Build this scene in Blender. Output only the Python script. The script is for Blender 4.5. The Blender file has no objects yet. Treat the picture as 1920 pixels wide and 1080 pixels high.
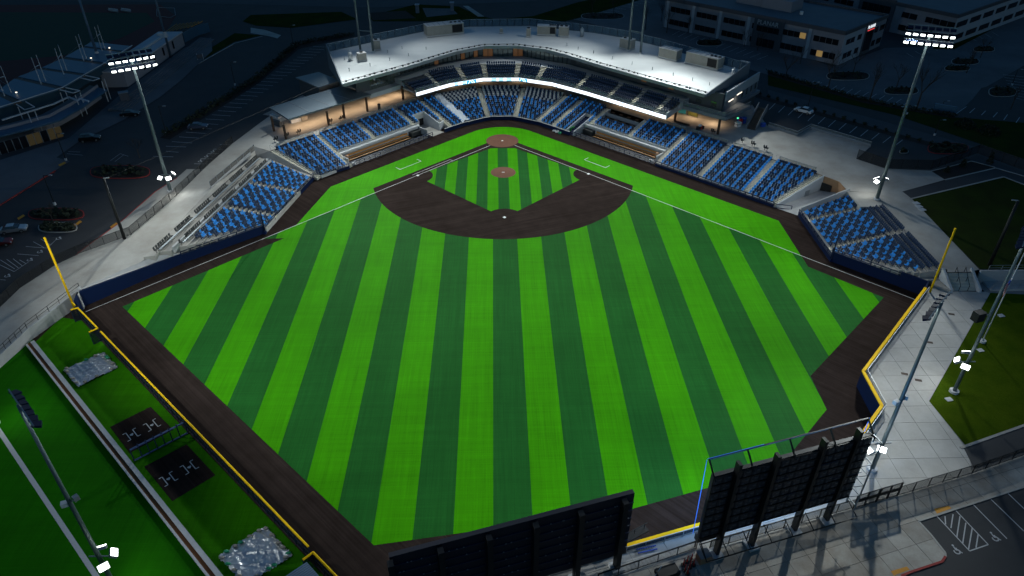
import bpy, math, random
from mathutils import Vector, Matrix
from mathutils.geometry import tessellate_polygon
import numpy as np
random.seed(7)
S = bpy.context.scene
COL = S.collection
# ------------------------------------------------------------------ camera
FPX, CX, CY, CZ, YAW, PITCH, ROLL = 1344.84, -1.370, -165.387, 70.093, 0.0228531, 0.6036319, 0.00082457
FW = Vector((math.sin(YAW)*math.cos(PITCH), math.cos(YAW)*math.cos(PITCH), -math.sin(PITCH)))
RT = Vector((math.cos(YAW), -math.sin(YAW), 0.0)); UP = RT.cross(FW)
RT, UP = RT*math.cos(ROLL)+UP*math.sin(ROLL), UP*math.cos(ROLL)-RT*math.sin(ROLL)
CAMP = Vector((CX, CY, CZ))
cam = bpy.data.objects.new('camera', bpy.data.cameras.new('camera'))
cam.data.sensor_width = 36.0; cam.data.lens = 36.0*FPX/1920.0
cam.data.clip_start = 0.5; cam.data.clip_end = 3000
mw = Matrix((( RT.x, UP.x, -FW.x, CX), (RT.y, UP.y, -FW.y, CY), (RT.z, UP.z, -FW.z, CZ), (0, 0, 0, 1)))
cam.matrix_world = mw
COL.objects.link(cam); S.camera = cam
# ------------------------------------------------------------------ dusk sky
W = bpy.data.worlds.new('World'); S.world = W; W.use_nodes = True
nt = W.node_tree; bg = nt.nodes['Background']
sky = nt.nodes.new('ShaderNodeTexSky'); sky.sky_type = 'NISHITA'; sky.sun_disc = False
sky.sun_elevation = math.radians(6.5); sky.sun_rotation = math.radians(10); sky.ozone_density = 6.0; sky.dust_density = 0.0; sky.air_density = 1.6
nt.links.new(sky.outputs[0], bg.inputs[0]); bg.inputs[1].default_value = SKY_STRENGTH = 0.085
# ------------------------------------------------------------------ exposure and sampling
S.view_settings.view_transform = 'Standard'; S.view_settings.look = 'None'
S.view_settings.exposure = 0.0; S.view_settings.gamma = 1.0
S.cycles.use_denoising = True
S.cycles.max_bounces = 5; S.cycles.diffuse_bounces = 2; S.cycles.glossy_bounces = 2; S.cycles.transparent_max_bounces = 8
S.cycles.sample_clamp_indirect = 4.0; S.cycles.caustics_reflective = False; S.cycles.caustics_refractive = False
# ------------------------------------------------------------------ floodlights: the lamps' own light (bodies are built further down)
def spot(name, loc, aim, watts, angle, blend=0.6, col=(1, 1, 1), size=1.2):
    d = bpy.data.lights.new(name, 'SPOT'); d.energy = watts; d.spot_size = math.radians(angle); d.spot_blend = blend
    d.color = col; d.shadow_soft_size = size
    o = bpy.data.objects.new(name, d); o.location = loc
    o.rotation_euler = (Vector(aim)-Vector(loc)).to_track_quat('-Z', 'Y').to_euler()
    COL.objects.link(o); return o
HEADS = {  # pole: x, y, head height, [(aim, kilowatts, beam angle)]
 'T2': (36.0, 28.6, 42.0, [((40, -34, 0), 95, 66), ((-20, -34, 0), 38, 66), ((34, 14, 13), 38, 60), ((14, 30, 13), 20, 60), ((60, -56, 0), 55, 66), ((0, 10, 0), 44, 66), ((-20, -56, 0), 99, 44), ((-20, -56, 0), 77, 66), ((49, 3, 13), 36, 46), ((28, 44, 12.7), 4, 100)]),
 'T1': (-36.0, 30.8, 42.0, [((-14, 30, 13), 22, 60), ((-40, -56, 0), 39, 66), ((-34, 14, 13), 36, 60), ((-40, -34, 0), 54, 66), ((20, -12, 0), 35, 66), ((0, -12, 0), 63, 44), ((-40, -78, 0), 132, 66), ((0, -12, 0), 21, 66), ((20, -34, 0), 12, 66), ((-28, 44, 12.7), 4, 100)]),
 'R1': (73.2, -41.0, 36.0, [((40, -34, 0), 38, 66), ((40, -78, 0), 44, 66), ((20, -78, 0), 58, 66), ((60, -56, 0), 13, 66), ((0, -34, 0), 58, 66), ((60, -85, 2), 36, 44), ((30, -122, 2), 200, 34), ((-66, -50, 3), 95, 30)]),
 'LF': (-69.5, -94.5, 27.0, [((-60, -56, 0), 30, 66), ((-20, -78, 0), 33, 66), ((-40, -78, 0), 24, 66)]),
 'RN': (43.9, -106.9, 26.4, [((-40, -100, 0), 29, 66), ((-20, -34, 0), 33, 44), ((0, -100, 0), 15, 66), ((0, -56, 0), 33, 66), ((-60, -100, 0), 12, 66), ((20, -78, 0), 20, 66), ((25, -115.5, 2), 13, 50)]),
 'RF': (61.2, -93.5, 26.6, []),
 'L1': (-67.3, -33.6, 30.4, [((-60, -56, 0), 21, 66), ((0, -56, 0), 41, 66), ((60, -86, 0), 40, 34)]),
 'LN': (-42.7, -119.5, 26.0, [((0, -100, 0), 13, 66), ((-20, -100, 0), 9, 66), ((20, -34, 0), 60, 44), ((-20, -78, 0), 21, 66), ((40, -100, 0), 20, 66), ((60, -100, 0), 19, 66), ((14, -119, 2), 26, 30)]),
}
FLOOD = 1.0
for hn, (hx, hy, hz, aims) in HEADS.items():
    for am, kw, ang_ in aims:
        dd = (Vector(am)-Vector((hx, hy, hz))); f = Vector((dd.x, dd.y, 0)).normalized()*1.6
        spot('floodlight_beam', (hx+f.x, hy+f.y, hz-1.2), am, kw*1000*FLOOD, ang_, 1.0, (0.93, 1.0, 0.97))
# ------------------------------------------------------------------ helpers
def at(px, py, z=0.0):
    """world point at height z that the photograph shows at (px, py); z='L' is the sloping west forecourt"""
    d = FW + RT*((px-960)/FPX) - UP*((py-540)/FPX)
    if z == 'L':
        zz = 4.4
        for _ in range(12):
            p = CAMP + d*((zz-CZ)/d.z); zz = zleft(p.y)
        return CAMP + d*((zz-CZ)/d.z)
    return CAMP + d*((z-CZ)/d.z)
def zleft(y): return 4.4 + min(0.0, (y+22.0)*0.0445)
def q(c, r): return lambda a, b, z=0.0: at(480*c+a/4, 270*r+b/4, z)
R2 = math.sqrt(0.5)
def uw(u, w, s, z=0.0): return Vector((s*(u+w)*R2, (w-u)*R2, z))
ZU, ZP = 4.4, 2.2
class MB:
    def __init__(self): self.v, self.f, self.m = [], [], []
    def add(self, vs, fs, mi=0):
        n = len(self.v); self.v += [tuple(x) for x in vs]; self.f += [tuple(i+n for i in f) for f in fs]; self.m += [mi]*len(fs); return self
    def hexa(self, b, t, mi=0):
        return self.add(list(b)+list(t), [(3,2,1,0),(4,5,6,7),(0,1,5,4),(1,2,6,5),(2,3,7,6),(3,0,4,7)], mi)
    def bx(self, x0, x1, y0, y1, z0, z1, mi=0):
        return self.hexa([(x0,y0,z0),(x1,y0,z0),(x1,y1,z0),(x0,y1,z0)], [(x0,y0,z1),(x1,y0,z1),(x1,y1,z1),(x0,y1,z1)], mi)
    def box(self, c, s, rz=0.0, mi=0):
        co, si = math.cos(rz), math.sin(rz); hx, hy = s[0]/2, s[1]/2
        q4 = [(c[0]+a*co-b*si, c[1]+a*si+b*co) for a, b in ((-hx,-hy),(hx,-hy),(hx,hy),(-hx,hy))]
        return self.hexa([(x,y,c[2]-s[2]/2) for x,y in q4], [(x,y,c[2]+s[2]/2) for x,y in q4], mi)
    def prism(self, poly, z0, z1, mi=0):
        n = len(poly); poly = [(p[0], p[1]) for p in poly]
        a = sum(poly[i][0]*poly[(i+1)%n][1]-poly[(i+1)%n][0]*poly[i][1] for i in range(n))
        if a < 0: poly = poly[::-1]
        return self.add([(x,y,z0) for x,y in poly]+[(x,y,z1) for x,y in poly],
            [tuple(range(n-1,-1,-1)), tuple(range(n,2*n))]+[(i,(i+1)%n,n+(i+1)%n,n+i) for i in range(n)], mi)
    def sheet(self, poly, z=None, mi=0):
        """flat, possibly concave polygon"""
        pts = [Vector((p[0], p[1], p[2] if z is None else z)) for p in poly]
        tr = tessellate_polygon([[Vector((p.x, p.y, 0)) for p in pts]])
        fs = []
        for a,b,c in tr:
            if (pts[b]-pts[a]).cross(pts[c]-pts[a]).z < 0: a, c = c, a
            fs.append((a,b,c))
        return self.add(pts, fs, mi)
    def beam(self, a, b, w, h=None, mi=0):
        a, b = Vector(a), Vector(b); h = w if h is None else h; d = (b-a).normalized()
        s = d.cross(Vector((0,0,1)))
        if s.length < 1e-4: s = Vector((1,0,0))
        s.normalize(); u = s.cross(d).normalized(); s *= w/2; u *= h/2
        return self.hexa([a-s-u, a+s-u, a+s+u, a-s+u], [b-s-u, b+s-u, b+s+u, b-s+u], mi)
    def tube(self, a, b, r0, r1=None, n=8, mi=0):
        a, b = Vector(a), Vector(b); r1 = r0 if r1 is None else r1; d = (b-a).normalized()
        s = d.cross(Vector((0,0,1)));  s = Vector((1,0,0)) if s.length < 1e-4 else s.normalized(); u = d.cross(s)
        vs = [a+(s*math.cos(t)+u*math.sin(t))*r0 for t in [2*math.pi*i/n for i in range(n)]]
        vs += [b+(s*math.cos(t)+u*math.sin(t))*r1 for t in [2*math.pi*i/n for i in range(n)]]
        return self.add(vs, [tuple(range(n)), tuple(range(2*n-1,n-1,-1))]+[(i,n+i,n+(i+1)%n,(i+1)%n) for i in range(n)], mi)
    def disc(self, c, r, n=24, mi=0, z=None):
        return self.add([(c[0]+r*math.cos(2*math.pi*i/n), c[1]+r*math.sin(2*math.pi*i/n), c[2]) for i in range(n)], [tuple(range(n))], mi)
    def strip(self, pts, width, z, mi=0):
        """painted band along a polyline"""
        for a, b in zip(pts, pts[1:]):
            a, b = Vector((a[0],a[1],0)), Vector((b[0],b[1],0)); d = (b-a).normalized(); s = Vector((-d.y,d.x,0))*width/2
            self.add([(a-s)+Vector((0,0,z)), (b-s)+Vector((0,0,z)), (b+s)+Vector((0,0,z)), (a+s)+Vector((0,0,z))], [(0,1,2,3)], mi)
        return self
    def mesh(self, name, mats):
        me = bpy.data.meshes.new(name); me.from_pydata(self.v, [], self.f)
        for m in (mats if isinstance(mats, (list, tuple)) else [mats]): me.materials.append(m)
        if any(self.m): me.polygons.foreach_set('material_index', self.m)
        return me
    def build(self, name, mats, parent=None, smooth=False):
        if parent is not None:
            o0 = base_of(parent); self.v = [(x-o0.x, y-o0.y, z-o0.z) for x,y,z in self.v]
        me = self.mesh(name, mats)
        if smooth: me.polygons.foreach_set('use_smooth', [True]*len(me.polygons))
        o = bpy.data.objects.new(name, me); COL.objects.link(o)
        if parent is not None: o.parent = parent
        return o
def base_of(o):
    p = Vector(o.location)
    while o.parent is not None: o = o.parent; p += Vector(o.location)
    return p
def tag(o, label=None, cat=None, group=None, kind=None):
    if label: o['label'] = label
    if cat: o['category'] = cat
    if group: o['group'] = group
    if kind: o['kind'] = kind
    return o
def thing(name, label, cat, loc=(0,0,0), rz=0.0, group=None):
    o = bpy.data.objects.new(name, None); o.empty_display_size = 0.3; o.location = loc; o.rotation_euler = (0,0,rz)
    COL.objects.link(o); return tag(o, label, cat, group)
def struct(mb, name, mats): return tag(mb.build(name, mats), kind='structure')
def dup(root, loc, rz=0.0, label=None, group=None):
    def cp(o, par):
        c = o.copy(); COL.objects.link(c)
        if par is not None: c.parent = par
        for ch in list(o.children): cp(ch, c)
        return c
    r = cp(root, None); r.location = loc; r.rotation_euler = (0,0,rz)
    if label: r['label'] = label
    if group: r['group'] = group
    return r
def inst(name, me, loc, rz=0.0, parent=None):
    """one more object of shared mesh data; loc is in world space"""
    o = bpy.data.objects.new(name, me); loc = Vector(loc)
    if parent is not None: loc = loc-base_of(parent); o.parent = parent
    o.location = loc; o.rotation_euler = (0,0,rz); COL.objects.link(o); return o
def clip_poly(poly, n, c):
    """keep the side of a 2-D polygon where n.p <= c"""
    out = []
    for i in range(len(poly)):
        a, b = poly[i], poly[(i+1)%len(poly)]; da, db = n[0]*a[0]+n[1]*a[1]-c, n[0]*b[0]+n[1]*b[1]-c
        if da <= 0: out.append(a)
        if (da < 0 < db) or (db < 0 < da):
            t = da/(da-db); out.append((a[0]+(b[0]-a[0])*t, a[1]+(b[1]-a[1])*t))
    return out
def xy(p): return (p[0], p[1])
def lerp(a, b, t): return a+(b-a)*t
ORD = ['first','second','third','fourth','fifth','sixth','seventh','eighth','ninth','tenth','eleventh','twelfth','thirteenth','fourteenth','fifteenth','sixteenth','seventeenth','eighteenth','nineteenth','twentieth']
def ordn(i):
    if i < 20: return ORD[i]
    t, o = divmod(i+1, 10)
    if o == 0: return ['', '', '', 'thirtieth', 'fortieth', 'fiftieth', 'sixtieth', 'seventieth', 'eightieth'][t]
    return ['', '', 'twenty', 'thirty', 'forty', 'fifty', 'sixty', 'seventy', 'eighty'][t]+'-'+ORD[o-1]
# ------------------------------------------------------------------ materials
def mat(name, col, rough=0.8, metal=0.0, var=0.0, scale=0.5, col2=None, bump=0.0, bscale=20.0, emit=None, estr=0.0, orand=0.0, stretch=None, alpha=None, spec=0.5, fine=0.0):
    m = bpy.data.materials.new(name); m.use_nodes = True; t = m.node_tree; b = t.nodes['Principled BSDF']
    b.inputs['Base Color'].default_value = (*col, 1); b.inputs['Roughness'].default_value = rough; b.inputs['Metallic'].default_value = metal
    b.inputs['Specular IOR Level'].default_value = spec
    geo = t.nodes.new('ShaderNodeNewGeometry'); src = geo.outputs['Position']
    if stretch:
        mp = t.nodes.new('ShaderNodeMapping'); mp.inputs['Scale'].default_value = stretch[:3]
        if len(stretch) > 3: mp.inputs['Rotation'].default_value = (0, 0, stretch[3])
        t.links.new(src, mp.inputs[0]); src = mp.outputs[0]
    last = None
    if var or col2:
        nz = t.nodes.new('ShaderNodeTexNoise'); nz.inputs['Scale'].default_value = scale; nz.inputs['Detail'].default_value = 6; nz.inputs['Roughness'].default_value = 0.65
        t.links.new(src, nz.inputs['Vector'])
        rp = t.nodes.new('ShaderNodeValToRGB'); rp.color_ramp.elements[0].position = 0.32; rp.color_ramp.elements[1].position = 0.68
        c2 = col2 if col2 else tuple(c*(1-var) for c in col); c1 = col if col2 else tuple(min(1, c*(1+var)) for c in col)
        rp.color_ramp.elements[0].color = (*c2, 1); rp.color_ramp.elements[1].color = (*c1, 1)
        t.links.new(nz.outputs['Fac'], rp.inputs[0]); last = rp.outputs[0]
    def mul(last, fac_out, lo, hi):
        mr = t.nodes.new('ShaderNodeMapRange'); mr.inputs['To Min'].default_value = lo; mr.inputs['To Max'].default_value = hi
        t.links.new(fac_out, mr.inputs[0])
        mx = t.nodes.new('ShaderNodeMix'); mx.data_type = 'RGBA'; mx.blend_type = 'MULTIPLY'; mx.inputs['Factor'].default_value = 1.0
        if last is None: mx.inputs['A'].default_value = (*col, 1)
        else: t.links.new(last, mx.inputs['A'])
        t.links.new(mr.outputs[0], mx.inputs['B']); return mx.outputs['Result']
    if fine:
        n2 = t.nodes.new('ShaderNodeTexNoise'); n2.inputs['Scale'].default_value = 6.0; n2.inputs['Detail'].default_value = 4
        t.links.new(geo.outputs['Position'], n2.inputs['Vector']); last = mul(last, n2.outputs['Fac'], 1-fine, 1+fine)
    if orand:
        oi = t.nodes.new('ShaderNodeObjectInfo'); last = mul(last, oi.outputs['Random'], 1-orand, 1+orand)
    if last is not None: t.links.new(last, b.inputs['Base Color'])
    if bump:
        n3 = t.nodes.new('ShaderNodeTexNoise'); n3.inputs['Scale'].default_value = bscale; n3.inputs['Detail'].default_value = 5
        t.links.new(geo.outputs['Position'], n3.inputs['Vector']); bp = t.nodes.new('ShaderNodeBump'); bp.inputs['Strength'].default_value = bump; bp.inputs['Distance'].default_value = 0.1
        t.links.new(n3.outputs['Fac'], bp.inputs['Height']); t.links.new(bp.outputs[0], b.inputs['Normal'])
    if emit:
        b.inputs['Emission Color'].default_value = (*emit, 1); b.inputs['Emission Strength'].default_value = estr
    if alpha is not None: b.inputs['Alpha'].default_value = alpha
    return m
M = {}
def D(n, *a, **k): M[n] = mat(n, *a, **k)
def turf(n, col, dens=1.0):
    """synthetic turf: blades lean one way, seams and brush marks run both ways"""
    m = mat(n, col, 0.75, var=0.10, scale=0.12, fine=0.10, spec=0.03); t = m.node_tree; b = t.nodes['Principled BSDF']
    geo = t.nodes.new('ShaderNodeNewGeometry'); prev = b.inputs['Base Color'].links[0].from_socket
    for sc, amp in (((6.0, 0.12, 1), 0.14), ((0.12, 6.0, 1), 0.11), ((1.3, 0.04, 1), 0.09), ((0.04, 1.1, 1), 0.07)):
        mp = t.nodes.new('ShaderNodeMapping'); mp.inputs['Scale'].default_value = sc; t.links.new(geo.outputs['Position'], mp.inputs[0])
        nz = t.nodes.new('ShaderNodeTexNoise'); nz.inputs['Scale'].default_value = 1.0; nz.inputs['Detail'].default_value = 3; t.links.new(mp.outputs[0], nz.inputs['Vector'])
        mr = t.nodes.new('ShaderNodeMapRange'); mr.inputs['From Min'].default_value = .25; mr.inputs['From Max'].default_value = .75; mr.inputs['To Min'].default_value = 1-amp; mr.inputs['To Max'].default_value = 1+amp; t.links.new(nz.outputs['Fac'], mr.inputs[0])
        mx = t.nodes.new('ShaderNodeMix'); mx.data_type = 'RGBA'; mx.blend_type = 'MULTIPLY'; mx.inputs['Factor'].default_value = 1
        t.links.new(prev, mx.inputs['A']); t.links.new(mr.outputs[0], mx.inputs['B']); prev = mx.outputs['Result']
    t.links.new(prev, b.inputs['Base Color']); M[n] = m
turf('turf_light', (0.040, 0.255, 0.0012)); turf('turf_dark', (0.0120, 0.095, 0.0150)); turf('turf_plain', (0.048, 0.300, 0.0015)); turf('turf_practice', (0.012, 0.130, 0.001))
def dirt(n, col, ang):
    """dragged dirt: long rake lines along one direction, patches of damp, loose crumbs"""
    m = mat(n, col, 0.95, var=0.16, scale=0.10, fine=0.16, spec=0.0, bump=0.25, bscale=14); t = m.node_tree; b = t.nodes['Principled BSDF']
    geo = t.nodes.new('ShaderNodeNewGeometry'); prev = b.inputs['Base Color'].links[0].from_socket
    for sc, amp in (((0.05, 4.0, 1), 0.22), ((0.02, 0.9, 1), 0.16), ((0.5, 0.5, 1), 0.12)):
        mp = t.nodes.new('ShaderNodeMapping'); mp.inputs['Rotation'].default_value = (0, 0, ang); t.links.new(geo.outputs['Position'], mp.inputs[0])
        m2 = t.nodes.new('ShaderNodeMapping'); m2.inputs['Scale'].default_value = sc; t.links.new(mp.outputs[0], m2.inputs[0])
        nz = t.nodes.new('ShaderNodeTexNoise'); nz.inputs['Scale'].default_value = 1.0; nz.inputs['Detail'].default_value = 4; t.links.new(m2.outputs[0], nz.inputs['Vector'])
        mr = t.nodes.new('ShaderNodeMapRange'); mr.inputs['From Min'].default_value = .3; mr.inputs['From Max'].default_value = .7; mr.inputs['To Min'].default_value = 1-amp; mr.inputs['To Max'].default_value = 1+amp; t.links.new(nz.outputs['Fac'], mr.inputs[0])
        mx = t.nodes.new('ShaderNodeMix'); mx.data_type = 'RGBA'; mx.blend_type = 'MULTIPLY'; mx.inputs['Factor'].default_value = 1
        t.links.new(prev, mx.inputs['A']); t.links.new(mr.outputs[0], mx.inputs['B']); prev = mx.outputs['Result']
    t.links.new(prev, b.inputs['Base Color']); M[n] = m
dirt('track', (0.029, 0.021, 0.0185), math.radians(45)); dirt('infield', (0.033, 0.024, 0.021), math.radians(-20))
D('clay', (0.145, 0.066, 0.042), 0.95, var=0.10, scale=0.8, fine=0.08, spec=0.2)
D('chalk', (0.62, 0.62, 0.60), 0.8, fine=0.08)
D('rubber_white', (0.85, 0.85, 0.83), 0.5)
D('concrete', (0.43, 0.42, 0.39), 0.85, var=0.10, scale=0.16, col2=(0.30, 0.28, 0.25), fine=0.07, bump=0.1)
D('slab_concrete', (0.46, 0.45, 0.43), 0.85, scale=0.35, col2=(0.37, 0.355, 0.33), fine=0.06, orand=0.04, bump=0.08)
D('slab_stained', (0.42, 0.40, 0.36), 0.85, scale=0.22, col2=(0.23, 0.19, 0.15), fine=0.10, orand=0.16, bump=0.08)
D('joint', (0.27, 0.26, 0.25), 0.95)
D('riser', (0.44, 0.44, 0.42), 0.9, var=0.12, scale=0.5, fine=0.08)
D('nosing', (0.74, 0.68, 0.46), 0.8)
D('stair_concrete', (0.46, 0.44, 0.38), 0.85, fine=0.1)
D('wall_concrete', (0.40, 0.40, 0.40), 0.85, var=0.10, scale=0.6, fine=0.06)
D('asphalt', (0.036, 0.038, 0.042), 0.9, var=0.18, scale=0.12, fine=0.10)
D('asphalt_old', (0.11, 0.112, 0.12), 0.9, var=0.25, scale=0.08, fine=0.12)
D('road', (0.060, 0.064, 0.072), 0.9, var=0.12, scale=0.1, fine=0.08)
D('soil', (0.022, 0.018, 0.014), 1.0, var=0.3, scale=0.8, fine=0.2)
D('mulch', (0.016, 0.011, 0.009), 1.0, var=0.3, scale=1.2, fine=0.25)
D('lawn', (0.062, 0.095, 0.006), 0.95, scale=0.35, col2=(0.036, 0.070, 0.004), fine=0.3, bump=0.4, bscale=8, spec=0.0)
D('dry_lawn', (0.036, 0.056, 0.012), 0.95, scale=0.2, col2=(0.028, 0.034, 0.012), fine=0.3, spec=0.0)
D('paint_white', (0.48, 0.49, 0.50), 0.8, fine=0.15)
D('paint_red', (0.30, 0.025, 0.020), 0.8, fine=0.2)
D('paint_orange', (0.62, 0.27, 0.02), 0.8, fine=0.15)
D('paint_blue', (0.03, 0.09, 0.25), 0.8)
D('yellow', (0.80, 0.48, 0.004), 0.7, spec=0.1)
D('pad_navy', (0.003, 0.012, 0.050), 0.6, var=0.06, scale=0.3, spec=0.15)
D('steel_navy', (0.010, 0.020, 0.055), 0.5, 0.2)
D('steel_black', (0.010, 0.011, 0.012), 0.5, 0.3)
D('steel_grey', (0.30, 0.33, 0.35), 0.5, 0.5, fine=0.05)
D('steel_white', (0.55, 0.57, 0.60), 0.5, 0.2)
D('galvanised', (0.42, 0.45, 0.47), 0.45, 0.6, var=0.08, scale=1.5)
D('bronze', (0.055, 0.035, 0.025), 0.5, 0.4)
D('timber', (0.42, 0.20, 0.055), 0.6, var=0.10, scale=2.0)
D('membrane', (0.62, 0.64, 0.64), 0.6, var=0.06, scale=0.3, stretch=(0.3, 1, 1), fine=0.03)
D('flashing', (0.30, 0.33, 0.36), 0.45, 0.4)
D('cladding', (0.16, 0.19, 0.22), 0.6, var=0.05, scale=0.4)
D('cladding_dark', (0.060, 0.070, 0.082), 0.6)
D('cladding_light', (0.40, 0.43, 0.46), 0.6)
D('canopy_metal', (0.13, 0.165, 0.195), 0.45, 0.3, var=0.05, scale=0.3)
D('soffit_wood', (0.30, 0.17, 0.09), 0.7, var=0.12, scale=1.0)
D('seat_navy', (0.007, 0.026, 0.068), 0.5, spec=0.25)
D('seat_blue', (0.022, 0.26, 0.70), 0.45, spec=0.3)
D('seat_white', (0.42, 0.43, 0.43), 0.5)
D('stool_black', (0.025, 0.028, 0.028), 0.6)
D('hvac', (0.30, 0.29, 0.25), 0.6, var=0.10, scale=1.0)
D('hvac_top', (0.52, 0.52, 0.52), 0.6, fine=0.05)
D('black', (0.006, 0.006, 0.007), 0.7)
D('screen_back', (0.014, 0.016, 0.022), 0.6, var=0.3, scale=2.0)
D('board_navy', (0.003, 0.005, 0.016), 0.6, var=0.15, scale=1.0)
D('office_wall', (0.24, 0.24, 0.27), 0.8, var=0.06, scale=0.3)
D('office_wall_light', (0.45, 0.45, 0.48), 0.8, var=0.05, scale=0.3)
D('office_dark', (0.07, 0.075, 0.09), 0.8)
D('office_roof', (0.13, 0.15, 0.17), 0.85, var=0.10, scale=0.2)
D('window_dark', (0.008, 0.009, 0.012), 0.15, spec=0.6)
D('window_lit', (0.4, 0.3, 0.12), 0.5, emit=(1.0, 0.62, 0.20), estr=0.2)
D('window_warm', (0.20, 0.10, 0.05), 0.2, emit=(1.0, 0.46, 0.18), estr=0.055, orand=0.5)
D('roof_blue', (0.040, 0.12, 0.20), 0.45, 0.2, var=0.06, scale=0.3)
D('roof_brown', (0.10, 0.075, 0.060), 0.7)
D('stadium_wall', (0.24, 0.24, 0.27), 0.8)
D('glass_wall', (0.03, 0.07, 0.10), 0.15, spec=0.7)
D('warm_wall', (0.07, 0.05, 0.02), 0.7, emit=(1.0, 0.70, 0.25), estr=0.02)
D('track_red', (0.09, 0.012, 0.012), 0.9)
D('field_dark', (0.008, 0.035, 0.014), 0.9)
D('bark', (0.050, 0.038, 0.030), 0.95)
D('shrub', (0.020, 0.028, 0.012), 0.95, var=0.3, scale=3.0)
D('evergreen', (0.012, 0.022, 0.012), 0.95)
D('lamp_white', (0.9, 0.9, 0.9), 0.4, emit=(0.92, 1.0, 0.97), estr=6.0)
D('lamp_low', (0.9, 0.9, 0.9), 0.4, emit=(0.95, 1.0, 0.97), estr=8.0)
D('lamp_warm', (0.9, 0.8, 0.6), 0.4, emit=(1.0, 0.78, 0.48), estr=3.0)
D('lamp_strip', (0.9, 0.8, 0.6), 0.4, emit=(1.0, 0.88, 0.70), estr=2.0)
D('lamp_green', (0.1, 0.6, 0.3), 0.4, emit=(0.1, 1.0, 0.4), estr=1.5)
D('fixture_dark', (0.008, 0.016, 0.050), 0.6, spec=0.2)
D('carpet_dark', (0.010, 0.011, 0.013), 0.95)
D('tan_floor', (0.50, 0.40, 0.30), 0.8, col2=(0.42, 0.33, 0.24), scale=0.4, fine=0.05)
D('rust_band', (0.20, 0.075, 0.022), 0.9, var=0.15, scale=0.7)
D('cap_concrete', (0.50, 0.51, 0.52), 0.85, fine=0.12, var=0.08, scale=0.8)
D('green_bag', (0.02, 0.30, 0.14), 0.6)
D('sand_bag', (0.34, 0.31, 0.26), 0.8)
D('plastic_red', (0.55, 0.03, 0.02), 0.5); D('plastic_blue', (0.02, 0.08, 0.45), 0.5); D('plastic_green', (0.02, 0.28, 0.05), 0.6); D('plastic_white', (0.7, 0.7, 0.7), 0.5)
D('teal_panel', (0.03, 0.20, 0.20), 0.6, emit=(0.1, 0.8, 0.8), estr=0.06)
D('olive_panel', (0.16, 0.16, 0.03), 0.6)
D('car_silver', (0.45, 0.47, 0.50), 0.3, 0.7); D('car_black', (0.012, 0.012, 0.014), 0.25, 0.3); D('car_white', (0.70, 0.70, 0.70), 0.3); D('car_red', (0.10, 0.01, 0.012), 0.3, 0.3); D('car_blue', (0.05, 0.07, 0.12), 0.3, 0.4)
D('car_glass', (0.010, 0.012, 0.015), 0.1, spec=0.7); D('tyre', (0.010, 0.010, 0.010), 0.9); D('rim', (0.35, 0.35, 0.36), 0.4, 0.8); D('tail_red', (0.4, 0.02, 0.02), 0.4); D('head_clear', (0.7, 0.7, 0.7), 0.3)
D('metal_blue_roof', (0.20, 0.30, 0.40), 0.4, 0.5)
def mesh_panel(n, col, a):
    m = mat(n, col, 0.6, alpha=a); M[n] = m
D('pole_paint', (0.12, 0.165, 0.175), 0.45, 0.35, var=0.06, scale=1.0)
mesh_panel('net_dark', (0.006, 0.009, 0.020), 0.62); mesh_panel('net_grey', (0.20, 0.22, 0.23), 0.28); mesh_panel('picket_dark', (0.006, 0.007, 0.008), 0.40); mesh_panel('glass_rail', (0.15, 0.20, 0.22), 0.35)
mesh_panel('screen_glass', (0.10, 0.19, 0.26), 0.55)
# ================================================================== ground
YS = -22.0
CONC_EDGE = [uw(47.5, 26.1, -1), uw(0.5, 26.1, -1), Vector((-13.2, 22.4, 0)), Vector((-5.6, 26.1, 0)), Vector((5.6, 26.1, 0)), Vector((13.2, 22.4, 0)), uw(0.5, 26.1, 1), uw(66.5, 26.1, 1)]
LFB = [at(477, 275, 'L'), at(320, 433, 'L')]          # back of the west corner stand
lf_at = lambda y: LFB[0].x + (LFB[1].x-LFB[0].x)*((y-LFB[0].y)/(LFB[1].y-LFB[0].y))
RFB = [Vector((69.0, -37.2, ZU)), Vector((73.9, -38.0, ZU)), Vector((73.9, -66.3, ZU))]
ST_T = [Vector((73.5, -67.0, ZU)), Vector((77.4, -67.1, ZU))]
main = [(-500, YS), (lf_at(YS), YS), (LFB[0].x, LFB[0].y)]+[xy(p) for p in CONC_EDGE]+[(69.0, -33.0)]+[xy(p) for p in RFB]+[xy(ST_T[0]), xy(ST_T[1]), (79.2, -66.5), (500, -67.2), (500, 700), (-500, 700)]
struct(MB().sheet([(*p, ZU-0.14) for p in main]), 'ground', M['asphalt'])
# the west side falls away towards the left-field corner
WL = [at(150, 541, 'L'), at(51, 616, 'L'), at(0, 664, 'L')]
wl_out = WL[2] + (WL[2]-WL[1])*30
west = [(-500, YS), (-500, wl_out.y)] + [(wl_out.x, wl_out.y), xy(WL[2]), xy(WL[1]), xy(WL[0]), xy(at(290, 480, 'L')), xy(LFB[1]), (lf_at(YS), YS)]
struct(MB().sheet([(x, y, zleft(y)-0.14) for x, y in west]), 'west_ground', M['asphalt'])
# sunken field: one sheet of warning-track dirt
struct(MB().sheet([(-300, -420, 0), (300, -420, 0), (300, 40, 0), (-300, 40, 0)]), 'warning_track', M['track'])
# ------------------------------------------------------------------ turf
h2 = lambda p: (p.x, p.y)
Lv, Bv = (-63.75, -67.82), (-15.83, -114.73)
outer = [Lv, Bv, (14.11, -110.39), (24.02, -107.42), (34.12, -104.12), (43.78, -94.29), (44.07, -87.35), (63.69, -67.95)]
right_in = [(54.38, -58.13), (54.63, -41.30)]
left_in = [h2(at(533, 446.7)), (-37.42, -24.28)]
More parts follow.
